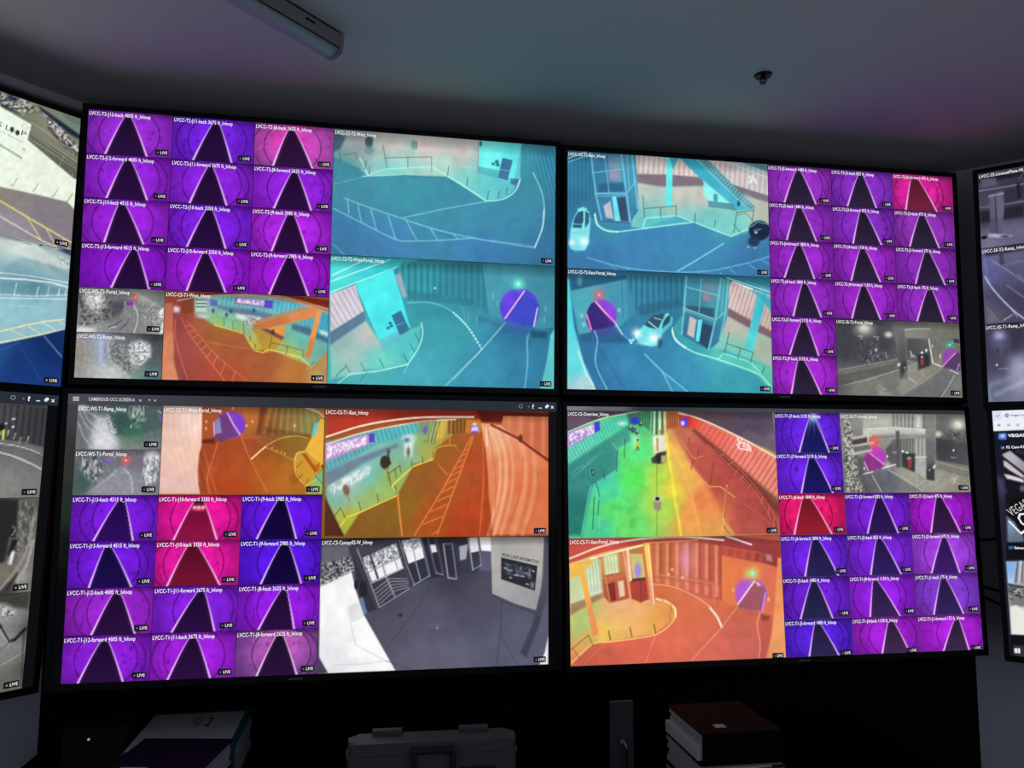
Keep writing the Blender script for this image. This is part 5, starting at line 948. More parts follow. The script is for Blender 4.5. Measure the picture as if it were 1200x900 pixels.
def v_ss_t2(c):
    c.zoom(975, 370, 7.5)
    c.bg([(150, 300, (62, 64, 70)), (300, 300, (70, 72, 78)), (450, 250, (66, 68, 76)), (100, 150, (66, 68, 74)), (300, 640, (128, 126, 118)), (150, 580, (120, 120, 118)), (500, 600, (122, 122, 116)), (850, 520, (140, 138, 130)), (950, 600, (110, 110, 114)), (1050, 680, (130, 130, 124)), (850, 300, (96, 96, 96)), (700, 120, (110, 110, 106)), (900, 130, (126, 126, 116)), (1050, 150, (110, 110, 100)), (750, 420, (130, 130, 124))])
    c.glow(285, 105, 58, (240, 240, 222), .95, 44); c.ell(290, 130, 60, 46, (196, 196, 184), .5, 14)
    for x, y in ((240, 178), (262, 180), (258, 200), (375, 182), (402, 188), (398, 208)): c.ell(x, y, 7, 7, (214, 216, 218), .9, 1.5)
    c.speckle(c.mask([(230, 200), (430, 200), (420, 290), (240, 290)], 8), 2.2, (56, 58, 64), (92, 94, 100), .5, .6)
    for p in ([(340, 305), (362, 410)], [(472, 318), (484, 392)], [(265, 380), (285, 430)], [(310, 380), (330, 420)]): c.line(p, 8, (186, 188, 190), .8)
    c.ell(388, 298, 8, 12, (240, 240, 240), .95, 2); c.line([(372, 350), (405, 352)], 6, (190, 190, 196), .8); c.speckle(c.mask([(250, 350), (490, 320), (490, 400), (260, 440)], 5), 1.8, (50, 52, 58), (140, 142, 146), .58, .7)
    c.poly([(60, 480), (570, 385), (575, 440), (60, 560)], (116, 116, 110), .95, 3); c.line([(60, 475), (300, 430), (575, 380)], 7, (166, 166, 156), .8); c.line([(60, 530), (330, 480), (580, 425)], 16, (84, 84, 82), .8, False, 3); c.poly([(60, 530), (580, 435), (590, 470), (100, 610), (60, 600)], (90, 90, 90), .6, 4)
    c.line([(90, 615), (330, 555), (600, 470), (755, 410)], 6, (196, 196, 186), .85); c.ell(70, 620, 60, 60, (70, 74, 76), .6, 20)
    # pillar, duct, cabinet
    c.poly([(610, 110), (830, 100), (1100, 120), (1110, 190), (900, 205), (640, 200)], [(700, 150, (136, 136, 128)), (950, 160, (118, 118, 110))], .9, 4); c.line([(612, 125), (700, 115), (860, 112)], 7, (206, 206, 196), .85); c.ell(498, 165, 32, 24, (206, 206, 196), .97, 4)
    c.poly([(660, 195), (850, 205), (870, 420), (660, 380)], [(700, 280, (74, 74, 78)), (800, 250, (96, 96, 98))], .95, 3); c.poly([(690, 330), (720, 350), (750, 370), (680, 365)], (150, 150, 144), .8, 3); c.line([(688, 310), (705, 350), (722, 352)], 9, (220, 220, 214), .85)
    c.poly([(845, 205), (975, 210), (985, 300), (960, 430), (885, 415)], [(920, 300, (110, 110, 104)), (950, 400, (136, 134, 122))], .95, 3); c.line([(850, 205), (868, 310), (885, 412), (970, 450)], 9, (240, 240, 232), .95)
    c.poly([(528, 60), (630, 55), (668, 545), (605, 552)], [(580, 150, (110, 110, 110)), (620, 480, (52, 52, 56)), (600, 330, (92, 92, 94))], 1, 2); c.line([(545, 70), (615, 550)], 6, (130, 130, 128), .5); c.ell(588, 428, 12, 16, (240, 240, 240), .95, 2, .5); c.ell(638, 455, 6, 9, (200, 200, 200), .8)
    c.poly([(750, 340), (850, 330), (862, 440), (755, 478)], (50, 50, 54), .97, 2); c.poly([(778, 380), (805, 372), (806, 430), (782, 440)], (176, 70, 80), .85, 2); c.ell(790, 322, 10, 9, (246, 250, 250)); c.ell(790, 360, 12, 8, (190, 206, 206), .9); c.ell(828, 302, 8, 12, (250, 250, 246)); c.line([(880, 255), (882, 275)], 7, (230, 230, 230), .9); c.line([(950, 340), (952, 370)], 10, (226, 226, 220), .9)
    c.poly([(665, 440), (750, 415), (760, 480), (870, 440), (970, 460), (680, 660), (620, 690), (560, 650)], [(700, 480, (150, 148, 138)), (800, 540, (150, 146, 132)), (880, 480, (140, 138, 126))], .7, 5); c.line([(670, 540), (745, 592)], 6, (214, 214, 206), .9); c.line([(970, 460), (800, 580), (610, 690)], 5, (190, 190, 176), .7); c.speckle(c.mask([(380, 610), (460, 620), (520, 700), (420, 690)], 6), 2.6, (126, 124, 116), (200, 198, 188), .5, .6)
    # portal at right
    c.glow(1033, 258, 40, (70, 200, 150), .6); c.ell(1033, 256, 10, 10, (110, 250, 190)); c.poly([(1065, 200), (1115, 205), (1120, 250), (1070, 245)], (60, 62, 62), .95); c.line([(1050, 235), (1120, 250)], 6, (190, 196, 186), .8)
    c.poly([(970, 420), (975, 340), (1000, 290), (1040, 278), (1125, 320), (1130, 480), (1040, 470)], (150, 76, 170), 1, 2); c.poly([(1085, 322), (1128, 325), (1130, 480), (1040, 470), (975, 445)], (84, 62, 100), .97, 3); c.line([(1085, 325), (1030, 380), (975, 440)], 7, (244, 190, 240), .95); c.line([(1118, 420), (1098, 475)], 6, (226, 206, 226), .9); c.line([(1035, 475), (1110, 508)], 10, (236, 236, 230), .95)
    c.poly([(975, 460), (1040, 480), (1100, 510), (960, 715), (640, 715)], (108, 108, 112), .7, 5); c.line([(1075, 520), (1020, 620), (960, 712)], 6, (206, 206, 200), .85, True)
    c.noise(.07, 4).vig(.2).top(.3, .1)

def v_ss_t1(c):
    c.zoom(980, 478, 7.5)
    c.bg([(200, 100, (150, 150, 144)), (400, 120, (166, 166, 158)), (600, 120, (176, 176, 170)), (900, 350, (84, 84, 88)), (1000, 300, (78, 78, 82)), (1000, 550, (150, 148, 134)), (900, 650, (166, 164, 148)), (600, 600, (170, 168, 152)), (450, 620, (104, 104, 116)), (300, 650, (96, 96, 104)), (1080, 680, (140, 138, 124)), (650, 350, (140, 140, 138)), (950, 120, (110, 110, 108)), (180, 250, (130, 130, 126))])
    c.poly([(225, 50), (480, 60), (480, 165), (230, 175)], (186, 186, 178), .9, 4); c.stripes([(480, 50), (780, 55), (780, 190), (480, 170)], (480, 110), (780, 110), 9, (96, 96, 96), .6, .4)
    c.poly([(690, 60), (740, 60), (745, 175), (690, 175)], (226, 226, 222), .85, 4)
    c.speckle(c.mask([(42, 110), (120, 100), (150, 300), (190, 520), (240, 740), (80, 740)], 4), 1.8, (70, 70, 68), (206, 206, 196), .5, .95)
    c.poly([(500, 270), (780, 255), (790, 440), (680, 560), (500, 500), (440, 460), (430, 360)], [(470, 380, (84, 80, 86)), (620, 320, (130, 130, 126)), (730, 350, (150, 150, 146))], .97, 3); c.stripes([(550, 270), (670, 262), (680, 430), (560, 400)], (550, 330), (680, 330), 5, (84, 84, 84), .7, .4); c.stripes([(680, 262), (785, 258), (785, 430), (690, 430)], (680, 340), (785, 340), 3, (206, 206, 202), .6, .35)
    c.poly([(225, 185), (270, 178), (500, 166), (780, 186), (780, 250), (500, 268), (290, 290), (262, 250), (225, 240)], (196, 196, 186), 1, 2); c.poly([(270, 240), (500, 228), (780, 232), (780, 252), (500, 270), (290, 292)], (126, 126, 120), .9, 5); c.line([(232, 184), (500, 170), (780, 190)], 8, (232, 232, 224), .85)
    c.poly([(870, 260), (1150, 310), (1160, 510), (880, 460)], [(950, 350, (62, 62, 68)), (1100, 420, (78, 78, 84))], .97, 4); c.glow(1065, 145, 60, (246, 246, 222), .95, 52); c.speckle(c.mask([(980, 210), (1120, 200), (1110, 300), (1000, 300)], 8), 2.2, (50, 50, 54), (130, 130, 126), .5, .7)
    c.ell(1026, 370, 7, 9, (240, 240, 240)); c.line([(1005, 432), (1042, 438)], 8, (170, 170, 172), .8); c.ell(890, 228, 32, 24, (206, 206, 194), .95, 4)
    c.poly([(870, 455), (1160, 520), (1165, 590), (870, 520)], (120, 120, 110), .8, 4); c.line([(870, 470), (1155, 545)], 8, (176, 174, 160), .7); c.line([(870, 520), (1160, 600)], 12, (96, 96, 92), .6, False, 3)
    # tunnel mouth
    c.ell(335, 440, 95, 105, (188, 66, 190), 1, 2); c.poly([(225, 440), (290, 390), (410, 495), (420, 520), (280, 555), (250, 500)], (140, 56, 130), .97, 3); c.glow(325, 300, 50, (255, 90, 80), .85); c.ell(318, 303, 9, 9, (255, 170, 150)); c.line([(280, 298), (322, 306)], 5, (255, 190, 160), .9)
    c.line([(285, 392), (350, 445), (412, 492)], 7, (252, 190, 250)); c.line([(240, 468), (275, 550)], 7, (246, 190, 246)); c.line([(400, 528), (515, 495)], 10, (236, 236, 226), .95); c.line([(228, 580), (315, 560)], 12, (226, 226, 216), .95); c.ell(240, 530, 9, 16, (230, 230, 226), .9); c.ell(442, 425, 8, 12, (240, 240, 240), .9); c.glow(440, 500, 30, (236, 236, 226), .5)
    for y0, y1 in ((265, 240), (330, 310), (405, 370)): c.line([(130, y0), (300, y1)], 18, (200, 200, 190), .9, False, 2)
    c.poly([(130, 285), (265, 255), (270, 300), (140, 325)], (74, 60, 56), .9, 2); c.poly([(145, 345), (280, 320), (290, 360), (150, 385)], (104, 104, 100), .8, 2); c.line([(270, 190), (270, 300)], 9, (214, 214, 206), .9)
    c.poly([(165, 420), (230, 440), (235, 600), (300, 740), (240, 740), (190, 560)], (80, 78, 78), .7, 5)
    # pillar, post and cabinet
    c.poly([(785, 60), (868, 60), (860, 640), (782, 625)], [(820, 150, (136, 136, 132)), (820, 600, (58, 58, 62)), (820, 380, (110, 110, 108))], 1, 2); c.line([(866, 60), (860, 630)], 6, (160, 160, 154), .6); c.ell(856, 515, 9, 16, (246, 246, 240), .95, 2, .5); c.ell(815, 545, 6, 9, (200, 200, 200), .8)
    c.poly([(515, 200), (550, 200), (555, 520), (525, 522)], (84, 84, 86), .95, 2); c.poly([(570, 390), (690, 400), (685, 565), (575, 510)], (58, 58, 60), .97, 2); c.poly([(625, 450), (655, 450), (655, 525), (628, 525)], (176, 60, 60), .9, 2); c.ell(635, 440, 16, 10, (196, 200, 196), .8, 2); c.line([(575, 385), (625, 392)], 10, (60, 190, 110), .95); c.ell(577, 378, 9, 11, (236, 255, 246)); c.ell(618, 392, 10, 8, (226, 246, 236), .95); c.line([(490, 388), (520, 390)], 6, (220, 220, 216), .8)
    c.poly([(690, 430), (785, 430), (785, 620), (690, 560)], (176, 178, 174), .85, 3); c.line([(690, 430), (785, 430)], 8, (226, 226, 222), .9)
    c.line([(450, 540), (560, 605), (700, 690), (760, 730)], 7, (226, 224, 206), .95); c.line([(700, 690), (785, 630)], 5, (214, 212, 196), .85); c.line([(310, 590), (350, 660), (395, 738)], 7, (220, 220, 214), .95); c.poly([(450, 545), (760, 735), (400, 738), (320, 590)], (96, 96, 112), .6, 5)
    c.speckle(c.mask([(1010, 600), (1080, 610), (1060, 670), (1000, 660)], 5), 2.0, (150, 148, 134), (220, 218, 204), .5, .7); c.noise(.07, 4).vig(.15).top(.15, .1)

# ------------------------------------------------------------------ side-wall screens
def v_sign(c):
    c.zoom(0, 90, 7.5)
    c.bg([(100, 700, (232, 244, 226)), (300, 800, (228, 240, 220)), (-900, 300, (226, 238, 222)), (-2500, 0, (214, 228, 214)), (0, 900, (226, 238, 220))])
    c.poly([(-3000, -900), (720, 330), (720, 920), (240, 560), (0, 240), (-3000, -700)], [(250, 340, (118, 124, 104)), (400, 460, (130, 134, 112)), (0, 180, (120, 124, 110)), (600, 620, (120, 124, 106))], 1, 2)
    c.speckle(c.mask([(-3000, -860), (0, 130), (240, 210), (380, 330), (330, 300), (200, 330), (0, 235), (-3000, -780)], 4), 2.3, (40, 42, 48), (214, 220, 196), .5, .9); c.poly([(0, 225), (180, 330), (0, 262)], (40, 44, 62), .9, 3)
    c.poly([(60, 150), (170, 190), (140, 230), (60, 200)], (34, 36, 58), .85, 4)
    c.poly([(340, 255), (715, 520), (715, 560), (600, 500), (360, 300)], (26, 34, 56), .95, 3); c.poly([(430, 280), (715, 420), (715, 500), (560, 400)], (110, 130, 120), .9, 3); c.stripes([(520, 310), (715, 370), (715, 430), (600, 380)], (520, 330), (715, 400), 8, (60, 80, 90), .7)
    c.speckle(c.mask([(380, 320), (560, 470), (710, 640), (710, 720), (560, 610), (440, 470)], 4), 2.1, (36, 34, 48), (224, 224, 214), .5, .95); c.speckle(c.mask([(460, 430), (600, 540), (600, 580), (470, 480)], 4), 2.6, (190, 90, 120), (230, 220, 226), .45, .35); c.line([(430, 450), (520, 560), (705, 705)], 22, (34, 34, 44), .75, False, 3)
    c.poly([(270, 460), (710, 790), (710, 900), (640, 900), (240, 560)], [(400, 640, (104, 104, 92)), (600, 800, (96, 96, 88))], 1, 2)
    for a, b in (((275, 480), (690, 760)), ((275, 500), (690, 800)), ((255, 540), (700, 830)), ((560, 700), (520, 780)), ((640, 850), (620, 890)), ((280, 400), (700, 700))): c.line([a, b], 5, (196, 196, 176), .7)
    c.poly([(-3000, -700), (0, 262), (275, 420), (240, 555), (690, 930), (690, 960), (640, 1800), (-3000, 1800)], [(100, 500, (238, 248, 232)), (150, 750, (240, 248, 230)), (400, 820, (232, 242, 222)), (0, 640, (236, 246, 230)), (-900, 400, (226, 238, 222)), (500, 1000, (236, 244, 226)), (300, 1100, (236, 244, 228))], 1, 1.5)
    c.line([(0, 265), (275, 420)], 4, (186, 196, 180), .7); c.line([(275, 420), (205, 700)], 3, (206, 214, 196), .8); c.line([(205, 580), (190, 690)], 3, (200, 210, 196), .6)
    # logo discs and mark
    c.ell(104, 464, 19, 24, (44, 52, 56), 1, 1.2); c.ell(152, 492, 19, 24, (40, 48, 52), 1, 1.2)
    c.line([(188, 438), (200, 418), (228, 420), (245, 450)], 5, (170, 186, 170), .9, True); c.line([(200, 450), (238, 462)], 5, (176, 190, 176), .9); c.line([(190, 440), (196, 465)], 4, (180, 192, 178), .8)
    c.line([(-600, 320), (0, 600), (188, 714)], 17, (150, 164, 152), .9); c.ell(210, 638, 8, 6, (90, 96, 90), .9)
    # lower: kerb, pavement
    c.zoom(0, 200, 7.5)
    c.poly([(-3000, -300), (0, 142), (300, 205), (590, 275), (665, 350), (640, 640), (620, 720), (400, 650), (0, 575), (-3000, 200)], [(100, 260, (138, 130, 124)), (400, 400, (128, 122, 130)), (550, 320, (132, 126, 128)), (200, 520, (150, 142, 158)), (500, 560, (132, 126, 138)), (0, 420, (150, 146, 156)), (-600, 200, (140, 134, 136))], 1, 2)
    for x, y in ((105, 130), (290, 175), (462, 225), (590, 262)): c.line([(x - 8, y), (x + 4, y + 5), (x + 46, y - 62)], 6, (110, 116, 106), .9)
    c.line([(-600, -60), (0, 265), (250, 415), (635, 638)], 11, (246, 226, 110), .95); c.line([(-600, 60), (0, 402), (360, 612), (500, 672)], 9, (250, 240, 190), .9); c.line([(245, 418), (360, 612)], 9, (236, 220, 120), .9); c.line([(410, 520), (500, 680)], 8, (236, 222, 140), .9); c.line([(550, 600), (600, 690)], 7, (236, 222, 140), .9); c.line([(70, 320), (140, 470)], 5, (176, 170, 176), .6); c.noise(.05, 5)

def v_apron(c):
    c.zoom(0, 260, 5.0)
    c.bg([(100, 100, (200, 216, 214)), (100, 150, (216, 228, 222)), (200, 250, (140, 176, 184)), (100, 300, (110, 156, 170)), (200, 380, (90, 140, 156)), (100, 500, (146, 198, 210)), (250, 520, (150, 196, 208)), (100, 600, (150, 190, 196)), (300, 200, (170, 190, 190)), (-600, 300, (120, 164, 176)), (-600, 550, (150, 200, 212)), (60, 560, (150, 200, 210))])
    c.poly([(-1500, 40), (0, 80), (200, 130), (405, 250), (410, 290), (250, 240), (0, 160), (-1500, 60)], [(100, 140, (222, 230, 222)), (300, 220, (206, 216, 210)), (60, 120, (190, 200, 200))], .8, 3)
    c.poly([(0, 85), (200, 130), (330, 185), (415, 215), (412, 160), (320, 120)], (150, 150, 160), .6, 4); c.poly([(340, 165), (418, 200), (415, 150), (370, 160)], (30, 54, 90), .9, 3); c.speckle(c.mask([(335, 185), (410, 230), (408, 290), (350, 250)], 3), 1.8, (110, 130, 140), (226, 232, 230), .5, .6); c.ell(238, 138, 10, 5, (40, 44, 50), .9); c.line([(-600, 80), (0, 92), (100, 110), (180, 135)], 6, (90, 90, 96), .6)
    c.poly([(280, 245), (410, 300), (405, 350), (300, 290)], (120, 160, 165), .7, 5)
    c.line([(-1200, 250), (0, 298), (200, 320), (400, 358)], 5, (226, 240, 240), .9); c.line([(-1200, 280), (0, 330), (150, 338), (300, 356), (400, 384)], 9, (236, 246, 246), .9); c.line([(-1200, 420), (0, 425), (200, 435), (395, 428)], 5, (236, 246, 246), .95); c.line([(-1200, 450), (0, 446), (200, 450), (390, 452)], 7, (214, 232, 232), .9); c.poly([(0, 345), (400, 390), (392, 425), (200, 432), (0, 422)], (84, 132, 150), .45, 5)
    for a, b in (((95, 365), (82, 430)), ((225, 380), (212, 440)), ((285, 382), (278, 436)), ((350, 388), (340, 430)), ((390, 390), (380, 430))): c.line([a, b], 5, (226, 240, 240), .95)
    c.line([(0, 480), (200, 500)], 6, (190, 220, 226), .4); c.line([(60, 490), (170, 496)], 3, (206, 232, 236), .5)
    c.line([(-1200, 820), (0, 642), (160, 604), (260, 584), (375, 572)], 8, (240, 232, 180), .95); c.line([(-1200, 900), (0, 708), (230, 662), (385, 628)], 8, (244, 232, 170), .9)
    for a, b in (((65, 634), (155, 675)), ((165, 612), (240, 658)), ((250, 592), (325, 634)), ((340, 580), (385, 610))): c.line([a, b], 5, (232, 232, 200), .95)
    c.poly([(-1500, 950), (0, 715), (230, 668), (390, 628), (370, 990), (-1500, 1900)], [(100, 800, (24, 52, 112)), (300, 720, (20, 46, 100)), (200, 900, (26, 58, 124)), (20, 760, (40, 80, 140))], 1, 1.5)
    c.line([(258, 670), (360, 790)], 5, (150, 180, 206), .8); c.line([(120, 740), (200, 860), (240, 930)], 7, (44, 76, 140), .7); c.line([(0, 750), (120, 705)], 6, (60, 100, 156), .6); c.noise(.05, 6)

def v_bollards(c):
    c.zoom(0, 455, 6.6667)
    c.bg([(200, 250, (64, 64, 68)), (100, 200, (70, 70, 74)), (300, 400, (84, 84, 86)), (200, 480, (104, 106, 104)), (150, 600, (118, 120, 118)), (100, 750, (136, 138, 134)), (250, 750, (126, 128, 126)), (-500, 300, (64, 64, 68)), (-500, 700, (130, 132, 128))])
    c.poly([(-1500, -150), (0, 120), (372, 155), (345, 465), (200, 425), (0, 395), (-1500, 250)], [(100, 200, (76, 76, 80)), (300, 280, (62, 62, 66))], 1, 2); c.stripes([(-1500, -150), (0, 120), (372, 155), (345, 465), (200, 425), (0, 395), (-1500, 250)], (0, 260), (350, 300), 7, (40, 40, 44), .7, .3)
    c.ell(105, 240, 14, 7, (226, 226, 230), .9); c.ell(102, 300, 9, 9, (236, 236, 240), .95); c.ell(46, 275, 9, 7, (220, 220, 226), .9); c.ell(12, 310, 22, 34, (20, 20, 24), .9, 3)
    c.line([(28, 330), (20, 402)], 16, (220, 226, 60)); c.ell(8, 350, 8, 16, (200, 200, 196), .8, 2)
    for x, y in ((60, 350), (112, 375), (214, 402), (155, 408)): c.line([(x + 6, y - 22), (x - 4, y + 20)], 8, (206, 206, 206), .9)
    c.poly([(-1500, 250), (0, 398), (200, 428), (345, 466), (335, 520), (200, 460), (0, 430)], (110, 112, 110), .8, 3); c.line([(-300, 412), (-100, 418), (0, 432), (110, 446), (200, 468), (270, 492), (334, 524)], 6, (226, 228, 226), .95); c.line([(-300, 455), (-100, 478), (0, 502), (80, 522), (150, 548), (240, 588), (322, 632)], 8, (236, 238, 236), .98); c.ell(310, 522, 20, 6, (70, 72, 70), .8); c.noise(.06, 4).vig(.25)

def v_cabletray(c):
    c.zoom(0, 580, 7.5)
    c.bg([(60, 200, (44, 42, 40)), (100, 350, (40, 38, 36)), (250, 200, (110, 108, 104)), (250, 350, (100, 98, 94)), (60, 650, (110, 108, 98)), (200, 700, (130, 128, 120)), (40, 830, (60, 58, 56)), (-500, 300, (44, 42, 40)), (-500, 700, (100, 98, 90))])
    c.poly([(165, 45), (335, 40), (275, 850), (150, 850), (150, 300)], [(220, 200, (112, 110, 108)), (300, 150, (92, 90, 88)), (200, 650, (120, 118, 112))], .95, 3); c.speckle(c.mask([(165, 60), (330, 50), (300, 350), (240, 520), (150, 480), (150, 300)], 4), 2.2, (66, 64, 62), (150, 148, 146), .5, .7, sy=6)
    c.poly([(-600, 20), (160, 45), (140, 330), (60, 560), (0, 620), (-600, 620)], (42, 40, 38), .95, 4)
    c.line([(110, 275), (135, 300), (120, 340), (105, 350)], 8, (176, 174, 168), .8); c.poly([(80, 370), (170, 375), (60, 600), (40, 590)], (96, 94, 90), .85, 3); c.poly([(105, 390), (160, 395), (85, 540), (60, 530)], (30, 28, 28), .95, 2)
    c.poly([(105, 490), (130, 500), (95, 620), (65, 600)], (230, 230, 236), .97, 2); c.line([(90, 510), (80, 600)], 5, (130, 130, 150), .8)
    for k in range(6): c.line([(190 + 8 * k, 300 + 8 * k), (150 - 2 * k, 480 + 16 * k)], 5, (60, 58, 56) if k % 2 else (170, 168, 164), .7)
    c.poly([(-600, 620), (0, 600), (130, 630), (100, 740), (0, 800), (-600, 900)], (116, 114, 102), .95, 4); c.line([(-20, 850), (150, 640), (250, 440), (290, 200)], 22, (150, 148, 140), .9, True, 2); c.line([(150, 760), (230, 620), (290, 400)], 26, (170, 168, 160), .85, True, 2); c.ell(190, 720, 50, 46, (160, 158, 150), .8, 10); c.line([(60, 830), (150, 690)], 18, (34, 32, 32), .85, False, 3); c.noise(.08, 4)

def v_frame(c):
    c.zoom(0, 680, 6.0)
    c.bg([(100, 130, (60, 60, 58)), (60, 220, (190, 190, 190)), (110, 300, (120, 120, 120)), (30, 420, (150, 150, 150)), (120, 460, (130, 130, 128)), (80, 560, (126, 126, 124)), (60, 700, (104, 104, 100)), (180, 350, (60, 60, 60)), (140, 620, (76, 76, 74)), (-500, 300, (120, 120, 120)), (-500, 650, (110, 110, 108))])
    c.poly([(-600, 60), (205, 90), (200, 200), (100, 190), (40, 160), (-600, 150)], (58, 58, 54), .9, 5); c.speckle(c.mask([(0, 180), (110, 210), (90, 260), (20, 260)], 4), 2.0, (40, 40, 40), (226, 226, 226), .48, .8)
    c.line([(-200, 100), (0, 320), (62, 425), (100, 420), (178, 340)], 20, (22, 22, 22), .95, False, 2); c.line([(0, 350), (50, 430)], 8, (190, 190, 190), .85); c.line([(20, 330), (72, 420)], 7, (150, 150, 150), .8); c.line([(-200, 520), (0, 490), (60, 440), (180, 350)], 5, (60, 60, 60), .6)
    c.line([(-100, 640), (40, 580), (170, 500)], 6, (196, 196, 190), .5); c.poly([(-600, 600), (0, 700), (160, 640), (155, 745), (-600, 900)], (92, 92, 88), .6, 8); c.line([(165, 380), (150, 740)], 12, (40, 40, 40), .7, False, 3); c.noise(.08, 3)

def v_plate(c):
    c.zoom(1100, 170, 5.625)
    c.bg([(320, 300, (62, 60, 78)), (500, 280, (56, 54, 70)), (320, 400, (84, 80, 100)), (500, 400, (70, 66, 84)), (320, 470, (44, 42, 54)), (500, 440, (50, 48, 62)), (400, 560, (104, 100, 132)), (520, 540, (112, 106, 134)), (340, 650, (122, 118, 146)), (1500, 300, (60, 58, 74)), (1500, 600, (110, 106, 134))])
    c.poly([(258, 205), (2500, 0), (2500, 100), (560, 200), (262, 250)], (24, 22, 32), .9, 5); c.poly([(275, 225), (378, 215), (380, 268), (285, 280)], (96, 92, 112), .85, 3); c.line([(262, 305), (380, 285), (562, 255), (2500, -60)], 7, (150, 146, 170), .8); c.line([(262, 415), (340, 405), (562, 370), (2500, 60)], 7, (130, 126, 150), .8); c.poly([(270, 330), (340, 320), (345, 395), (275, 410)], (70, 66, 86), .8, 3)
    c.poly([(430, 300), (562, 270), (562, 350), (435, 385)], (50, 48, 62), .9, 5); c.poly([(515, 250), (535, 245), (540, 350), (520, 355)], (30, 28, 38), .9, 2); c.line([(530, 220), (562, 180)], 5, (120, 116, 130), .7)
    c.poly([(275, 440), (562, 390), (562, 470), (280, 515)], (36, 34, 44), .9, 4)
    c.poly([(330, 325), (372, 320), (380, 582), (345, 585)], [(345, 400, (96, 92, 116)), (360, 550, (84, 80, 104))], .97, 2); c.poly([(375, 315), (425, 305), (432, 430), (415, 600), (385, 600)], [(395, 400, (104, 100, 124)), (400, 560, (90, 86, 110))], .97, 2); c.line([(374, 325), (384, 600)], 5, (30, 28, 38), .9); c.line([(330, 340), (425, 318)], 8, (176, 172, 196), .7)
    c.poly([(330, 585), (430, 590), (485, 600), (400, 612), (330, 605)], (190, 186, 210), .9, 3); c.poly([(285, 600), (318, 598), (318, 618), (285, 622)], (14, 12, 18), .95); c.ell(435, 602, 22, 6, (30, 28, 36), .9, 2); c.noise(.06, 4)

def v_ramp2(c):
    c.zoom(1100, 170, 5.625)
    c.bg([(330, 760, (104, 104, 150)), (350, 850, (92, 92, 146)), (520, 740, (96, 94, 120)), (500, 850, (84, 82, 112)), (400, 1000, (70, 68, 96)), (360, 1100, (84, 82, 104)), (520, 1000, (60, 58, 82)), (1500, 800, (90, 88, 114)), (1500, 1000, (70, 68, 94))])
    c.poly([(295, 690), (562, 640), (562, 690), (300, 735)], (34, 32, 44), .9, 4); c.poly([(395, 690), (425, 685), (430, 790), (405, 798)], (64, 62, 84), .9, 3)
    c.line([(300, 700), (310, 800), (330, 900)], 10, (120, 122, 190), .6, False, 3); c.line([(350, 760), (430, 810), (520, 870), (900, 1150)], 5, (170, 170, 196), .8); c.line([(430, 790), (562, 760), (1200, 640)], 5, (140, 138, 160), .6)
    c.zoom(1100, 320, 5.625)
    c.line([(305, 25), (370, 120), (480, 235), (562, 300)], 8, (214, 214, 232), .9, True); c.line([(450, 80), (562, 160)], 9, (130, 128, 160), .7); c.line([(520, 5), (562, 40)], 5, (150, 148, 170), .7); c.poly([(312, 180), (400, 290), (420, 320), (325, 330)], (110, 106, 116), .8, 4); c.line([(320, 200), (410, 310)], 6, (60, 58, 72), .8); c.line([(430, 310), (485, 275)], 8, (176, 172, 180), .8); c.line([(480, 240), (520, 290)], 5, (190, 188, 206), .8); c.noise(.06, 4)

def v_ramp1(c):
    c.zoom(1100, 320, 5.625)
    c.bg([(350, 500, (62, 60, 84)), (500, 450, (50, 48, 68)), (400, 620, (60, 58, 80)), (520, 620, (130, 130, 156)), (400, 740, (104, 104, 132)), (530, 720, (160, 160, 184)), (360, 820, (92, 104, 126)), (500, 840, (110, 118, 140)), (1500, 500, (54, 52, 72)), (1500, 750, (130, 130, 156))])
    c.poly([(328, 345), (2500, 200), (2500, 260), (562, 350), (330, 372)], (22, 20, 30), .9, 4); c.glow(400, 418, 36, (206, 206, 250), .95); c.ell(410, 450, 50, 46, (110, 108, 150), .6, 14); c.speckle(c.mask([(360, 450), (460, 440), (450, 540), (370, 530)], 8), 2.6, (50, 48, 66), (96, 94, 120), .5, .6)
    c.ell(384, 606, 6, 8, (220, 220, 240), .95); c.line([(395, 632), (460, 628)], 6, (150, 150, 176), .8); c.glow(540, 620, 60, (190, 190, 214), .6); c.line([(340, 740), (440, 700), (562, 640), (900, 480)], 22, (150, 150, 176), .5, False, 6); c.line([(380, 800), (562, 720), (900, 560)], 18, (196, 196, 216), .45, False, 6); c.line([(330, 770), (345, 840)], 16, (140, 170, 186), .6, False, 5); c.noise(.06, 5)

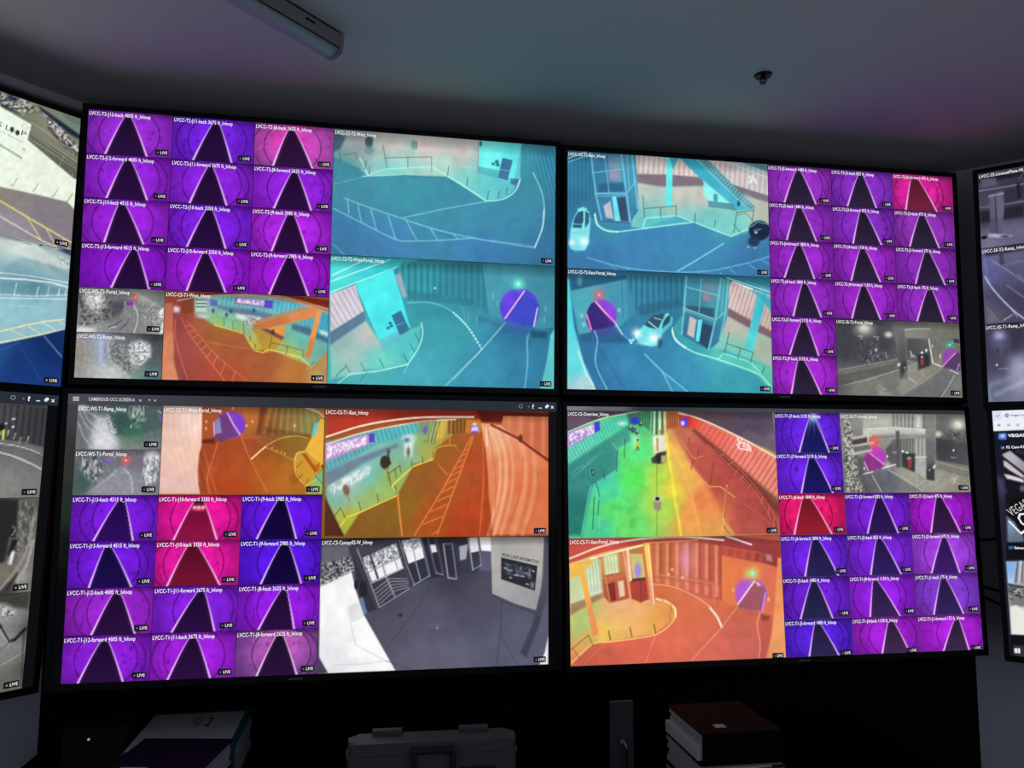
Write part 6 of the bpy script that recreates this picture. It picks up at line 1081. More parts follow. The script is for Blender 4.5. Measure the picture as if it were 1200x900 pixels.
def v_page(c):
    """dark web page with two camera pictures"""
    c.zoom(1100, 470, 5.625); c.bg([(400, 400, (26, 26, 38)), (480, 250, (24, 26, 40)), (400, 560, (40, 38, 58)), (1500, 400, (24, 26, 38))])
    c.poly([(340, 55), (6000, -300), (6000, 120), (562, 190), (355, 198)], (236, 238, 248), 1, 1.2); c.poly([(352, 72), (413, 68), (418, 122), (358, 128)], (222, 226, 246), 1, 1.2); c.line([(378, 95), (388, 102), (398, 94)], 4, (90, 96, 120)); c.ell(450, 94, 13, 13, (100, 106, 120), 1); c.ell(450, 94, 7, 4, (236, 238, 248), 1)
    for x in (397, 462, 522): c.ell(x, 158, 9, 8, (110, 114, 130), .9); c.ell(x, 158, 5, 5, (236, 238, 248), .9)
    c.line([(388, 158), (404, 158)], 4, (100, 106, 120), .9)
    c.poly([(398, 212), (440, 210), (446, 218), (448, 248), (440, 254), (402, 254), (395, 246), (394, 220)], (84, 124, 220)); c.ell(422, 230, 14, 9, (206, 224, 255), .9, 2)
    c.poly([(410, 300), (432, 300), (434, 314), (412, 314)], (84, 120, 200), .9, 2); c.ell(424, 308, 6, 5, (206, 220, 250), .8)
    c.poly([(385, 500), (430, 520), (440, 600), (420, 640), (385, 560)], (70, 66, 104), .8, 6)
    # picture 1: pale beams and a dark board
    c.poly([(420, 335), (3000, 200), (3000, 560), (460, 610), (440, 560)], (24, 22, 34), 1, 2); c.poly([(420, 350), (470, 328), (562, 400), (900, 640), (900, 700), (562, 470), (430, 370)], [(480, 380, (186, 180, 186)), (560, 430, (150, 146, 156))], 1, 2); c.poly([(428, 390), (450, 400), (562, 490), (562, 510), (460, 455), (430, 425)], (206, 200, 206), .97, 2); c.poly([(432, 480), (470, 488), (562, 515), (562, 538), (450, 510)], (226, 222, 226), .97, 2); c.line([(430, 372), (562, 475)], 7, (20, 18, 26), .9); c.line([(440, 440), (562, 520)], 6, (24, 22, 30), .9); c.line([(520, 330), (562, 345)], 18, (60, 56, 76), .8, False, 4); c.ell(552, 575, 16, 20, (120, 118, 130), .8, 3)
    c.poly([(440, 615), (562, 605), (2500, 500), (2500, 1000), (600, 930), (455, 930)], (22, 22, 26), 1, 2); c.poly([(450, 760), (500, 800), (562, 900), (562, 960), (455, 940)], [(470, 820, (130, 160, 190)), (520, 900, (96, 110, 130))], .95, 3); c.poly([(460, 640), (600, 620), (620, 860), (520, 830)], (18, 18, 20), .97, 2)
    # picture 2: blue sky, tower, parked cars, pale ground
    c.zoom(1100, 610, 4.7368)
    c.poly([(378, 120), (3000, 60), (3000, 215), (375, 215)], (18, 18, 24), 1, 2); c.poly([(388, 142), (412, 142), (412, 158), (390, 158)], (70, 110, 196), .9, 1.5)
    c.poly([(374, 226), (3000, 190), (3000, 760), (404, 632)], [(400, 280, (110, 170, 236)), (400, 340, (190, 220, 246)), (450, 300, (170, 180, 190)), (420, 500, (210, 208, 200)), (1500, 300, (120, 176, 236)), (1500, 550, (214, 212, 204)), (450, 600, (226, 224, 216))], 1, 1.5)
    c.poly([(418, 345), (425, 280), (440, 235), (3000, 200), (3000, 340), (480, 360)], (150, 150, 156), .97, 1.5); c.line([(428, 345), (438, 230)], 5, (40, 44, 54), .9); c.line([(446, 345), (456, 225)], 8, (214, 216, 220), .9); c.line([(462, 340), (468, 230)], 4, (60, 64, 74), .9)
    c.poly([(385, 348), (474, 362), (3000, 380), (3000, 430), (474, 440), (394, 440)], (92, 92, 90), .97, 2); c.speckle(c.mask([(386, 380), (474, 370), (474, 440), (392, 440)], 3), 1.6, (40, 42, 44), (206, 204, 196), .52, .9); c.poly([(394, 438), (474, 425), (3000, 400), (3000, 480), (474, 478), (398, 475)], (120, 118, 116), .97, 3); c.line([(386, 352), (474, 372)], 8, (50, 52, 54), .9)
    c.poly([(398, 478), (430, 468), (474, 500), (3000, 700), (3000, 800), (404, 632)], (234, 232, 224), .95, 3); c.poly([(396, 632), (3000, 740), (3000, 1300), (405, 770)], (18, 18, 22), 1, 1.5); c.poly([(414, 690), (474, 694), (1200, 760), (1200, 900), (414, 760)], (50, 48, 50), .95, 2); c.poly([(420, 710), (436, 708), (438, 736), (422, 734)], (240, 244, 250)); c.poly([(438, 708), (452, 709), (452, 738), (439, 736)], (230, 236, 248))

def v_dull(col):
    """grey night view of a bore, for the screens' far columns"""
    return tunnel(col, .45, .53, .25, .74, 'forward', road=tuple(.35 * k for k in col))
def v_page_rest(c):
    c.C = np.zeros(c.U.shape + (3,)) + np.array([26, 26, 38.])
    c.mix((c.V < .082).astype(float), (236, 238, 248)); c.mix((c.V > .945).astype(float), (34, 34, 42))

# ------------------------------------------------------------------ the eight monitors
V1, V2, V3 = (148, 44, 206), (116, 34, 214), (160, 36, 222)
def cap(t, j, side, ft): return 'LVCC-%s-J%s-%s %d ft_lvloop' % (t, j, side, ft)
PW, PH = 1.43, 0.8044
def cell(mon, w, h, ztop, ph=None):
    cw, ch = w / 6, (ph or h / 6); x0 = -w / 2
    return lambda c, r, nc=1, nr=1: (x0 + c * cw, x0 + (c + nc) * cw, ztop - r * ch, ztop - (r + nr) * ch)

def grid_text(mon, parent, name, txt, p0, p1, hpx, col, bold=.02):
    """lettering set along the line p0-p1 given in the sketch frame of the monitor"""
    Hi = np.linalg.inv(mon.H)
    def loc(p): q = Hi @ np.array([p[0], p[1], 1.0]); return np.array([q[0] / q[2], q[1] / q[2]])
    a, b = loc(p0), loc(p1); L = np.linalg.norm(b - a); up = loc((p0[0], p0[1] - hpx)); h = np.linalg.norm(up - a)
    sh = text_shape(txt, h, L, bold); rot = math.atan2(b[1] - a[1], b[0] - a[0])
    return mon.put(name, flat_mesh(name, [(moved(sh, a[0], a[1], 1.0, rot), col)], 0.0017), None, parent)

TUN = 'violet night view down a round tunnel'
# upper left of the four facing screens
A = Monitor('upper left facing monitor with twelve violet tunnel views and two teal station views', (0.7922, 1.5579, 0.1321), (-0.1823, 2.3939, 0.6359), (PW, PH),
            [(103, 127.4), (651.8, 172), (648.8, 456), (87.4, 442.4)], (-PW / 2, PW / 2, -PH / 2, PH / 2), WY - 2.3939 - .02)
A.panel(); A.logo(-.02); g = cell(A, PW, PH, PH / 2)
for c_, r_, j, sd, ft, tint, p, hot in (
    (0, 0, '12', 'back', 4005, V1, (.42, .51, .22, .71), None), (0, 1, '12', 'forward', 4005, (146, 38, 214), (.44, .54, .26, .74), None), (0, 2, '13', 'back', 4515, (150, 36, 214), (.39, .49, .26, .72), None), (0, 3, '13', 'forward', 4515, (136, 26, 204), (.58, .65, .37, .81), None),
    (1, 0, '11', 'back', 3675, (112, 34, 216), (.47, .58, .26, .73), None), (1, 1, '11', 'forward', 3675, (138, 36, 220), (.45, .50, .24, .69), None), (1, 2, '10', 'back', 3350, (124, 32, 222), (.44, .53, .23, .70), None), (1, 3, '10', 'forward', 3350, (154, 30, 222), (.42, .49, .25, .72), None),
    (2, 0, '8', 'back', 2625, (182, 84, 190), (.41, .50, .24, .74), (226, 56, 176)), (2, 1, '8', 'forward', 2625, (146, 36, 220), (.48, .55, .27, .74), None), (2, 2, '9', 'back', 2985, (168, 38, 220), (.43, .54, .26, .71), None), (2, 3, '9', 'forward', 2985, (158, 28, 214), (.45, .53, .25, .74), None)):
    A.feed(*g(c_, r_), tunnel(tint, *p, sd, hot), cap('T2', j, sd, ft), 'pink-tinted night view down a round tunnel' if hot else TUN)
A.feed(*g(0, 4), v_ws_t2_portal, 'LVCC-WS-T2-Portal_lvloop', 'grey night view of a tunnel portal with red lamp')
A.feed(*g(0, 5), v_ws_t2_ramp, 'LVCC-WS-T2-Ramp_lvloop', 'grey blurred view of a ramp')
A.feed(*g(1, 4, 2, 2), v_t1_west, 'LVCC-CS-T1-West_lvloop', 'orange station view with stair and teal far wall', dot=(220, 200, 120))
A.feed(*g(3, 0, 3, 3), v_t2_west, 'LVCC-CS-T2-West_lvloop', 'teal view of a station road with ladder markings')
A.feed(*g(3, 3, 3, 3), v_t2_west_portal, 'LVCC-CS-T2-West-Portal_lvloop', 'teal view of a kiosk and a violet tunnel mouth')

B = Monitor('upper right facing monitor with teal station views left and violet tunnel views right', (-0.5857, 0.3137, 0.1515), (1.2943, 2.4192, 0.6346), (PW, PH),
            [(665.3, 176.2), (1115.6, 208), (1127.9, 465.8), (664, 456.2)], (-PW / 2, PW / 2, -PH / 2, PH / 2), WY - 2.4192)
B.panel(); B.logo(.04); g = cell(B, PW, PH, PH / 2)
B.feed(*g(0, 0, 3, 3), v_t2_east, 'LVCC-CS-T2-East_lvloop', 'teal station view with lift tower and two cars')
B.feed(*g(0, 3, 3, 3), v_t2_east_portal, 'LVCC-CS-T2-East-Portal_lvloop', 'teal view of a white car leaving a violet tunnel mouth')
for c_, r_, j, sd, ft, tint, p, hot in (
    (3, 0, '5', 'forward', 1480, (152, 50, 196), (.44, .52, .25, .75), None), (3, 1, '5', 'back', 1480, (142, 46, 190), (.43, .52, .27, .74), None), (3, 2, '6', 'forward', 1800, (150, 42, 196), (.42, .50, .22, .69), None), (3, 3, '6', 'back', 1800, (150, 44, 200), (.49, .57, .34, .78), None), (3, 4, '7', 'forward', 2135, (156, 40, 206), (.46, .54, .27, .72), None), (3, 5, '7', 'back', 2135, (162, 42, 206), (.37, .50, .28, .74), None),
    (4, 0, '3', 'back', 825, (134, 48, 196), (.44, .52, .25, .72), None), (4, 1, '3', 'forward', 825, (132, 46, 194), (.43, .54, .32, .78), None), (4, 2, '4', 'back', 1150, (150, 42, 196), (.42, .51, .27, .74), None), (4, 3, '4', 'forward', 1150, (154, 42, 200), (.42, .50, .26, .72), None),
    (5, 0, '2', 'forward', 475, (206, 36, 150), (.27, .44, .20, .72), (228, 36, 156)), (5, 1, '2', 'back', 475, (146, 52, 184), (.41, .51, .24, .73), None), (5, 2, '1', 'forward', 175, (138, 46, 184), (.48, .56, .31, .80), None), (5, 3, '1', 'back', 175, (146, 46, 194), (.50, .58, .31, .76), None)):
    B.feed(*g(c_, r_), tunnel(tint, *p, sd, hot, road=(112, 34, 58) if hot else (44, 34, 60)), cap('T2', j, sd, ft), 'magenta night view down a round tunnel' if hot else TUN)
B.feed(*g(4, 4, 2, 2), v_ss_t2, 'LVCC-SS-T2-Portal_lvloop', 'grey night view of a pillar and violet tunnel mouth')

CW_, CH_ = 1.377, 0.7745
C = Monitor('lower left facing monitor with title bar, orange station views and white canopy view', (0.4179, -0.1037, -0.0089), (-0.1836, 2.3689, -0.2308), (CW_, CH_),
            [(91, 475), (642.5, 483), (644.1, 778.3), (70.4, 800.4)], (-PW / 2, PW / 2, -CH_ / 2, -CH_ / 2 + PH), WY - 2.3689)
def cpanel(c):  # window background; left margin has a fading grey-green reflection painted into its colour
    c.bg([(85, 480, (62, 64, 66)), (80, 540, (52, 50, 48)), (78, 600, (34, 46, 40)), (70, 640, (16, 22, 22)), (67, 690, (9, 10, 13)), (66, 740, (8, 8, 12)), (648, 500, (20, 20, 22)), (648, 700, (8, 8, 10)), (300, 470, (44, 50, 58))])
C.panel(cpanel); C.logo(-.06)
def title_bar(mon, tab=None):
    xl, xr, zb, zt = mon.disp; z0 = zt - .0295; sh = []
    def fn(c): c.C = np.zeros(c.U.shape + (3,)) + np.array([58, 60, 66]); c.C *= (1.25 - .45 * np.clip(c.U * 2.2, 0, 1))[..., None]; c.C += (np.array([-6, 0, 6]) * c.U[..., None])
    t = mon._grid('title_bar', xl, xr, z0, zt, 90, 4, fn, 0.0008, None); zc = (z0 + zt) / 2
    P = []; NM = (['menu_icon', 'tab_lettering', 'tab_close_icon', 'plus_icon', 'arrow_icon'] if tab else []) + ['cloud_icon', 'arrow_icon', 'help_icon', 'minimise_icon', 'window_icon', 'close_icon']
    if tab:
        P.append([(rect(xl + .013, zc - .0055 + .0045 * k, xl + .029, zc - .0025 + .0045 * k), (190, 192, 196)) for k in range(3)])
        P.append((moved(text_shape(tab, .0100, .124, .002), xl + .054, zc - .0045), (225, 227, 232)))
        for s_, x in (('x', .190), ('+', .214), ('v', .230)): P.append((moved(text_shape(s_, .0085, .0075), xl + x, zc - .004), (205, 207, 212)))
    P.append([(disc(xr - .116, zc, .0062), (150, 156, 162)), (disc(xr - .116, zc, .0048), (46, 50, 56))])
    P.append((moved(text_shape('v', .006, .006), xr - .093, zc - .003), (150, 154, 160)))
    P.append((moved(text_shape('?', .012, .0068, .04), xr - .080, zc - .006), (236, 238, 240))); P.append((rect(xr - .058, zc - .0055, xr - .048, zc - .0030), (230, 232, 236)))
    P.append([(rect(xr - .037, zc - .0045, xr - .0295, zc + .003), (225, 228, 232)), (rect(xr - .0335, zc - .001, xr - .026, zc + .0062), (240, 242, 245))])
    P.append((moved(text_shape('x', .0105, .0085, .04), xr - .018, zc - .0045), (240, 242, 245)))
    for nm, p_ in zip(NM, P): mon.put(nm, flat_mesh(nm, p_ if isinstance(p_, list) else [p_], 0.0014), None, t)
title_bar(C, 'CAMBRIDGE-OCC-SCREEN-6')
g = cell(C, CW_, CH_, CH_ / 2)
C.feed(*g(0, 0), v_ws_t1_ramp, 'LVCC-WS-T1-Ramp_lvloop', 'grey-green night view of a ramp')
C.feed(*g(0, 1), v_ws_t1_portal, 'LVCC-WS-T1-Portal_lvloop', 'grey night view of a portal road with red lamp')
C.feed(*g(1, 0, 2, 2), v_t1_west_portal, 'LVCC-CS-T1-West-Portal_lvloop', 'orange view of a pale wall and violet tunnel mouth')
def with_car(fn):
    def f(c):
        fn(c); U, V = c.U, c.V
        c.mix(np.clip(1 - np.maximum(np.abs(U - .487) / .075, np.abs(V - .20) / .14) ** 4, 0, 1) * .9, (120, 20, 50)); c.mix(np.exp(-((U - .487) / .085) ** 2 - ((V - .31) / .045) ** 2), (255, 70, 110))
        for x in (.435, .487, .54): c.mix(np.exp(-((U - x) / .022) ** 2 - ((V - .27) / .035) ** 2) * .95, (255, 230, 236))
        c.mix(np.clip(1 - np.maximum(np.abs(U - .487) / .045, np.abs(V - .13) / .05) ** 4, 0, 1) * .9, (40, 16, 26))
    return f
for c_, r_, j, sd, ft, tint, p, hot, road in (
    (0, 2, '13', 'back', 4515, (120, 30, 220), (.53, .63, .27, .73), None, (44, 14, 92)), (0, 3, '13', 'forward', 4515, (112, 28, 214), (.40, .48, .25, .74), None, (26, 14, 74)), (0, 4, '12', 'back', 4005, (152, 38, 206), (.53, .63, .31, .81), None, None), (0, 5, '12', 'forward', 4005, (138, 32, 214), (.43, .51, .19, .70), None, None),
    (1, 2, '10', 'forward', 3350, (220, 24, 150), (.42, .56, .20, .72), (238, 26, 158), (138, 20, 64)), (1, 3, '10', 'back', 3350, (222, 26, 156), (.36, .50, .15, .78), (232, 28, 160), (112, 20, 48)), (1, 4, '11', 'forward', 3675, (132, 34, 222), (.53, .61, .23, .74), None, None), (1, 5, '11', 'back', 3675, (158, 34, 220), (.44, .54, .21, .71), None, None),
    (2, 2, '9', 'back', 2985, (100, 24, 232), (.44, .55, .20, .69), None, (20, 8, 60)), (2, 3, '9', 'forward', 2985, (88, 26, 226), (.49, .62, .27, .77), None, (18, 8, 58)), (2, 4, '8', 'back', 2625, (146, 30, 224), (.54, .60, .26, .70), None, None), (2, 5, '8', 'forward', 2625, (132, 72, 160), (.49, .57, .26, .75), (206, 96, 190), None)):
    fn = tunnel(tint, *p, sd, hot, road=road)
    if j == '10' and sd == 'forward': fn = with_car(fn)
    C.feed(*g(c_, r_), fn, cap('T1', j, sd, ft), 'hot pink night view down a round tunnel' if j == '10' else TUN)
C.feed(*g(3, 0, 3, 3), v_t1_east, 'LVCC-CS-T1-East_lvloop', 'orange view along a station road with rippled wall')
ct = C.feed(*g(3, 3, 3, 3), v_canopy, 'LVCC-CS-Canopy02-W_lvloop', 'grey view of an entrance canopy with bright ground')
grid_text(C, ct, 'sign_lettering', 'VEGAS LOOP INFORMATION', (587.8, 651.2), (631.2, 660.2), 3.6, (60, 58, 62), .03)

D = Monitor('lower right facing monitor with the rainbow-lit overview and orange station view', (-0.6244, -1.7327, -0.2745), (1.2927, 2.4013, -0.2304), (PW, .798),
            [(664.4, 481), (1129.7, 485), (1153, 761.3), (668.7, 780.8)], (-PW / 2, PW / 2, -.399, .399 + .013), WY - 2.4013 - .014)
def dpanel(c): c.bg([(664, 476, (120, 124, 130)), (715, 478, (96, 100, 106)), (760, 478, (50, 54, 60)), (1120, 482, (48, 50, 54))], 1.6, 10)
D.panel(dpanel); D.logo(.06); g0 = cell(D, PW, .816, .399)
def g(c, r, nc=1, nr=1): x0, x1, z1, z0 = g0(c, r, nc, nr); return x0, x1, z1, max(z0, -.399)
D.feed(*g(0, 0, 3, 3), v_overview, 'LVCC-CS-Overview_lvloop', 'rainbow coloured overview of the station hall')
D.feed(*g(0, 3, 3, 3), v_t1_east_portal, 'LVCC-CS-T1-East-Portal_lvloop', 'orange-red view of a station bay and tunnel mouth', fullz0=-.408)
for c_, r_, j, sd, ft, tint, p, hot, road, lit in (
    (3, 0, '7', 'back', 2135, (104, 38, 226), (.53, .62, .35, .81), None, (26, 28, 100), True), (3, 1, '7', 'forward', 2135, (104, 38, 222), (.48, .58, .35, .83), None, (28, 24, 96), False), (3, 2, '6', 'back', 1800, (226, 28, 104), (.33, .50, .21, .78), (230, 30, 116), (150, 30, 48), False), (3, 3, '6', 'forward', 1800, (108, 36, 220), (.45, .58, .34, .84), None, (40, 34, 84), False), (3, 4, '5', 'back', 1480, (106, 34, 206), (.42, .51, .24, .72), None, (40, 36, 78), False), (3, 5, '5', 'forward', 1480, (86, 34, 214), (.43, .52, .34, .78), None, (42, 38, 78), False),
    (4, 2, '3', 'forward', 825, (118, 34, 212), (.49, .58, .32, .80), None, (44, 24, 84), False), (4, 3, '3', 'back', 825, (122, 38, 218), (.44, .53, .33, .80), None, (46, 30, 96), False), (4, 4, '4', 'forward', 1150, (146, 34, 222), (.35, .40, .28, .74), None, (56, 34, 84), False), (4, 5, '4', 'back', 1150, (158, 34, 204), (.54, .63, .43, .85), None, (60, 40, 78), False),
    (5, 2, '2', 'back', 475, (160, 32, 204), (.42, .52, .31, .78), None, (52, 26, 70), False), (5, 3, '2', 'forward', 475, (156, 62, 216), (.48, .55, .27, .72), None, (60, 28, 104), False), (5, 4, '1', 'back', 175, (130, 60, 206), (.40, .49, .26, .73), None, (50, 34, 90), False), (5, 5, '1', 'forward', 175, (166, 34, 210), (.59, .65, .37, .77), None, (58, 38, 74), False)):
    D.feed(*g(c_, r_), tunnel(tint, *p, sd, hot, road=road, lit=lit), cap('T1', j, sd, ft), 'crimson night view down a round tunnel' if hot else TUN, fullz0=-.408 if r_ == 5 else None)
D.feed(*g(4, 0, 2, 2), v_ss_t1, 'LVCC-SS-T1-Portal_lvloop', 'grey night view of a duct, pillar and violet tunnel mouth')

# angled wall at the left: two monitors
E = Monitor('upper monitor on the angled left wall showing a white station sign', (43.8203, 1.0363, 0.1595), (-1.4423, 1.8951, 0.6123), (PW, PH),
            [(-1067.5, -260.7), (94.7, 139.3), (71.2, 453.3), (-1194.4, 355.2)], (-PW / 2, PW / 2, -PH / 2, PH / 2), 0.205, 0.003)
E.panel()
t = E.feed(0, PW / 2, PH / 2, 0, v_sign, None, 'daylight view of a white wall with a station sign', dot=(120, 200, 80))
grid_text(E, t, 'sign_lettering', 'VEGAS L', (-34.0, 134.6), (10.5, 153.6), 6.4, (60, 68, 70), .0)
grid_text(E, t, 'sign_lettering', 'P', (23.3, 158.0), (29.5, 160.8), 6.6, (60, 68, 70), .0)
grid_text(E, t, 'sign_lettering', 'West Station', (-9.0, 149.8), (26.4, 167.8), 2.2, (120, 130, 124), .0)
E.feed(0, PW / 2, 0, -PH / 2, v_apron, None, 'daylight view of a pale apron and dark blue road', dot=(150, 220, 200))
E.feed(-PW / 2, 0, PH / 2, 0, v_dull((150, 156, 150)), None, 'pale daylight view', res=.006); E.feed(-PW / 2, 0, 0, -PH / 2, v_dull((96, 130, 150)), None, 'blue-grey daylight view', res=.006)

F = Monitor('lower monitor on the angled left wall with three grey night views', (43.9388, 1.4138, 0.7962), (-1.4517, 1.8758, -0.2118), (PW, PH),
            [(-1230.1, 360.7), (68.8, 463.7), (38.1, 804.2), (-1399.1, 1088.3)], (-PW / 2, PW / 2, -PH / 2, PH / 2), 0.205, 0.003)
F.panel(); title_bar(F)
zt = PH / 2 - .030; rh = (PH - .030) / 3; xr = CW_ / 2; cw = CW_ / 3
for k, (fn, lb) in enumerate(((v_bollards, 'grey night view of a kerb with a yellow post'), (v_cabletray, 'grey view of a cable tray'), (v_frame, 'grey view of a dark steel frame'))):
    F.feed(xr - cw, xr, zt - k * rh, zt - (k + 1) * rh, fn, None, lb, dot=(150, 200, 60) if k else (110, 120, 100))
    for q in (1, 2): F.feed(xr - (q + 1) * cw, xr - q * cw, zt - k * rh, zt - (k + 1) * rh, v_dull((74 + 8 * k, 74 + 8 * k, 76 + 8 * q)), None, 'dim grey view', res=.006)

# angled wall at the right: two monitors
G = Monitor('upper monitor on the angled right wall with three bluish night views', (-45.0811, -0.1934, 0.4926), (2.5357, 1.811, 0.6042), (PW, PH),
            [(1145.7, 204.0), (1948.1, 62.5), (2001.8, 448.1), (1158.3, 471.3)], (-PW / 2, PW / 2, -PH / 2, PH / 2), 0.28, 0.003)
G.panel(); cw = PW / 3; rh = PH / 3
for k, (fn, cp, lb) in enumerate(((v_plate, 'LVCC-SS-LicensePlate-Hi_lvloop', 'bluish night view of two square posts'), (v_ramp2, 'LVCC-SS-T2-Ramp_lvloop', 'bluish night view of a curved road'), (v_ramp1, 'LVCC-SS-T1-Ramp_lvloop', 'bluish blurred night view of a ramp'))):
    G.feed(-PW / 2, -PW / 2 + cw, PH / 2 - k * rh, PH / 2 - (k + 1) * rh, fn, cp, lb)
    for q in (1, 2): G.feed(-PW / 2 + q * cw, -PW / 2 + (q + 1) * cw, PH / 2 - k * rh, PH / 2 - (k + 1) * rh, v_dull((60 + 10 * k, 58 + 10 * k, 84 + 8 * q)), None, 'dim bluish view', res=.006)

K = Monitor('lower monitor on the angled right wall showing a browser page with a blue icon', (-45.0282, 0.2805, -0.7232), (2.5404, 1.7996, -0.216), (PW, PH),
            [(1162.7, 481.7), (2011.9, 447.9), (2084.8, 872.3), (1183.6, 767.8)], (-PW / 2, PW / 2, -PH / 2, PH / 2), 0.28, 0.003)
K.panel()
t = K._grid('web_page', -PW / 2, -PW / 2 + .36, -PH / 2, PH / 2, 130, 280, v_page, 0.001, 'dark web page under a white browser bar')
t2 = K._grid('web_page', -PW / 2 + .36, PW / 2, -PH / 2, PH / 2, 70, 56, v_page_rest, 0.001, 'rest of the web page')
z = lambda x, y, x0, y0, k: (x0 + x / k, y0 + y / k)
grid_text(K, t, 'page_lettering', 'Vegas Loop', z(474, 101, 1100, 470, 5.625), z(600, 94, 1100, 470, 5.625), 2.6, (70, 74, 84))
grid_text(K, t, 'page_lettering', 'VEGAS LOOP', z(459, 237, 1100, 470, 5.625), z(690, 229, 1100, 470, 5.625), 3.4, (245, 245, 250), .04)
grid_text(K, t, 'page_lettering', 'FS Cam-01', z(446, 313, 1100, 470, 5.625), z(562, 309, 1100, 470, 5.625), 3.0, (235, 235, 242), .03)
grid_text(K, t, 'page_lettering', 'VEGAS', z(482, 760, 1100, 470, 5.625), z(600, 690, 1100, 470, 5.625), 9.5, (205, 205, 208), .0)
grid_text(K, t, 'page_lettering', 'LOOP', z(538, 885, 1100, 470, 5.625), z(780, 720, 1100, 470, 5.625), 20.0, (240, 240, 240), .0)
grid_text(K, t, 'page_lettering', 'Baham', z(421, 157, 1100, 610, 4.7368), z(474, 158, 1100, 610, 4.7368), 2.8, (235, 235, 242), .03)
# ------------------------------------------------------------------ table and what lies on it
S_ = 1.09                                   # table things were measured for a table 0.80 below the eye; it stands 0.872 below
TZ = EYE - 0.872
tb = thing('side_table', 'long black table under the facing monitors', 'table', Matrix.Translation((.30, 2.20, 0)))
box('table_top', -1.305, 1.305, -.62, .395, TZ - .03, TZ, BLACKTOP, tb, .003)
for x in (-1.26, 1.26):
    for y in (-.55, .34): box('leg', x - .025, x + .025, y - .025, y + .025, 0, TZ - .03, DARKM, tb, .003)
box('back_rail', -1.235, 1.235, .33, .35, TZ - .11, TZ - .03, DARKM, tb, .002)

def at(x, y, z, rz=0.0, rx=0.0, ry=0.0):
    return Matrix.Translation((x * S_, y * S_, TZ + z * S_)) @ Matrix.Scale(S_, 4) @ Matrix.Rotation(rz, 4, 'Z') @ Matrix.Rotation(rx, 4, 'X') @ Matrix.Rotation(ry, 4, 'Y')

def binder(name, label, M, w, d, t, cover, paper=True, pages=PAPER2, group='binders on the black table'):
    """ring binder lying flat: origin at the base centre; spine faces -y"""
    o = thing(name, label, 'binder', M, group); c = .003
    box('back_cover', -w / 2, w / 2, -d / 2, d / 2, 0, c, cover, o, .001, 1)
    box('front_cover', -w / 2, w / 2, -d / 2, d / 2, t - c, t, cover, o, .001, 1)
    box('spine', -w / 2, w / 2, -d / 2 - .002, -d / 2 + .002, 0.0005, t - .0005, cover, o, .001, 1)
    if paper:
        n = 6; h = (t - 2 * c - .006) / n
        for k in range(n):
            a = .004 + .006 * ((k * 7) % 5) / 5; b = .004 + .005 * ((k * 3) % 4) / 4
            box('page_block', -w / 2 + a, w / 2 - b, -d / 2 + .012, d / 2 - a, c + .002 + k * h, c + .002 + (k + 1) * h - .0008, pages, o)
    return o

# stack at the right, spines towards the room
b0 = binder('ring_binder', 'black binder at the very bottom of the stack', at(.797, 1.787, 0, .0), .200, .222, .066, BINDER2)
b1 = binder('ring_binder', 'middle binder of the stack, pages and dark tabs towards the room', at(.797, 1.785, .066, .0), .200, .222, .070, BINDER2)
for ch in list(b1.children):
    if ch.name.startswith('spine'): bpy.data.objects.remove(ch)
box('page_overhang', -.098, .094, -.119, -.099, .034, .064, PAPER, b1)
for k, (x, z0, h) in enumerate(((-.025, .046, .006), (.020, .050, .005), (.045, .055, .006), (.080, .059, .005))):
    box('index_tab', x - .016, x + .016, -.1225, -.116, z0, z0 + h, INK if k % 2 else DARKM, b1)
b2 = binder('ring_binder', 'black binder with a small pale sticker, topmost of the stack', at(.800, 1.785, .136, .01), .193, .212, .064, BINDER2)
box('cover_sticker', -.048, -.022, -.072, -.050, .064, .0645, LABELP, b2)
box('loose_sheets', -.1035, -.088, -.095, .10, .004, .030, PAPER, b2)

# left pile: teal binder with white sheet at the back, dark binder in front on a plain one
b3 = binder('ring_binder', 'teal binder with a white cover sheet, behind the dark binder', at(-.482, 2.190, 0, .015), .262, .300, .100, TEAL)
box('cover_sheet', -.126, .112, -.142, .132, .100, .1006, PAPER, b3)
def lettering(name, parent, lines, M, mat):
    vs_, fs = [], []
    for txt, x, y, h, w in lines:
        V, Fc = moved(text_shape(txt, h, w), x, y); o_ = len(vs_); vs_ += [(a, b, 0) for a, b in V]; fs += [tuple(i + o_ for i in f) for f in Fc]
    o = link(name, mesh(name, vs_, fs), parent, mat); o.matrix_local = M; return o
lettering('cover_print', b3, [('COPY', 0, 0, .022, .085)], Matrix.Translation((-.012, .098, .1009)) @ Matrix.Rotation(-math.pi / 2, 4, 'Z'), INK)
for k in range(3): box('print_line', .026 + .004 * (k % 2), .036, .072 - .028 * k, .090 - .028 * k, .1006, .1010, INK, b3)
b5 = binder('ring_binder', 'plain black binder under the dark binder with the pale label', at(-.480, 1.868, 0, -.10), .212, .290, .075, BINDER2)
b4 = binder('ring_binder', 'dark violet-black binder with a pale label, in front of the teal binder', at(-.472, 1.868, .075, -.16), .212, .290, .062, BINDER)
box('cover_label', -.075, -.018, -.062, -.030, .062, .0626, LABELP, b4)
box('label_print', -.060, -.036, -.052, -.040, .0626, .0628, INK, b4)

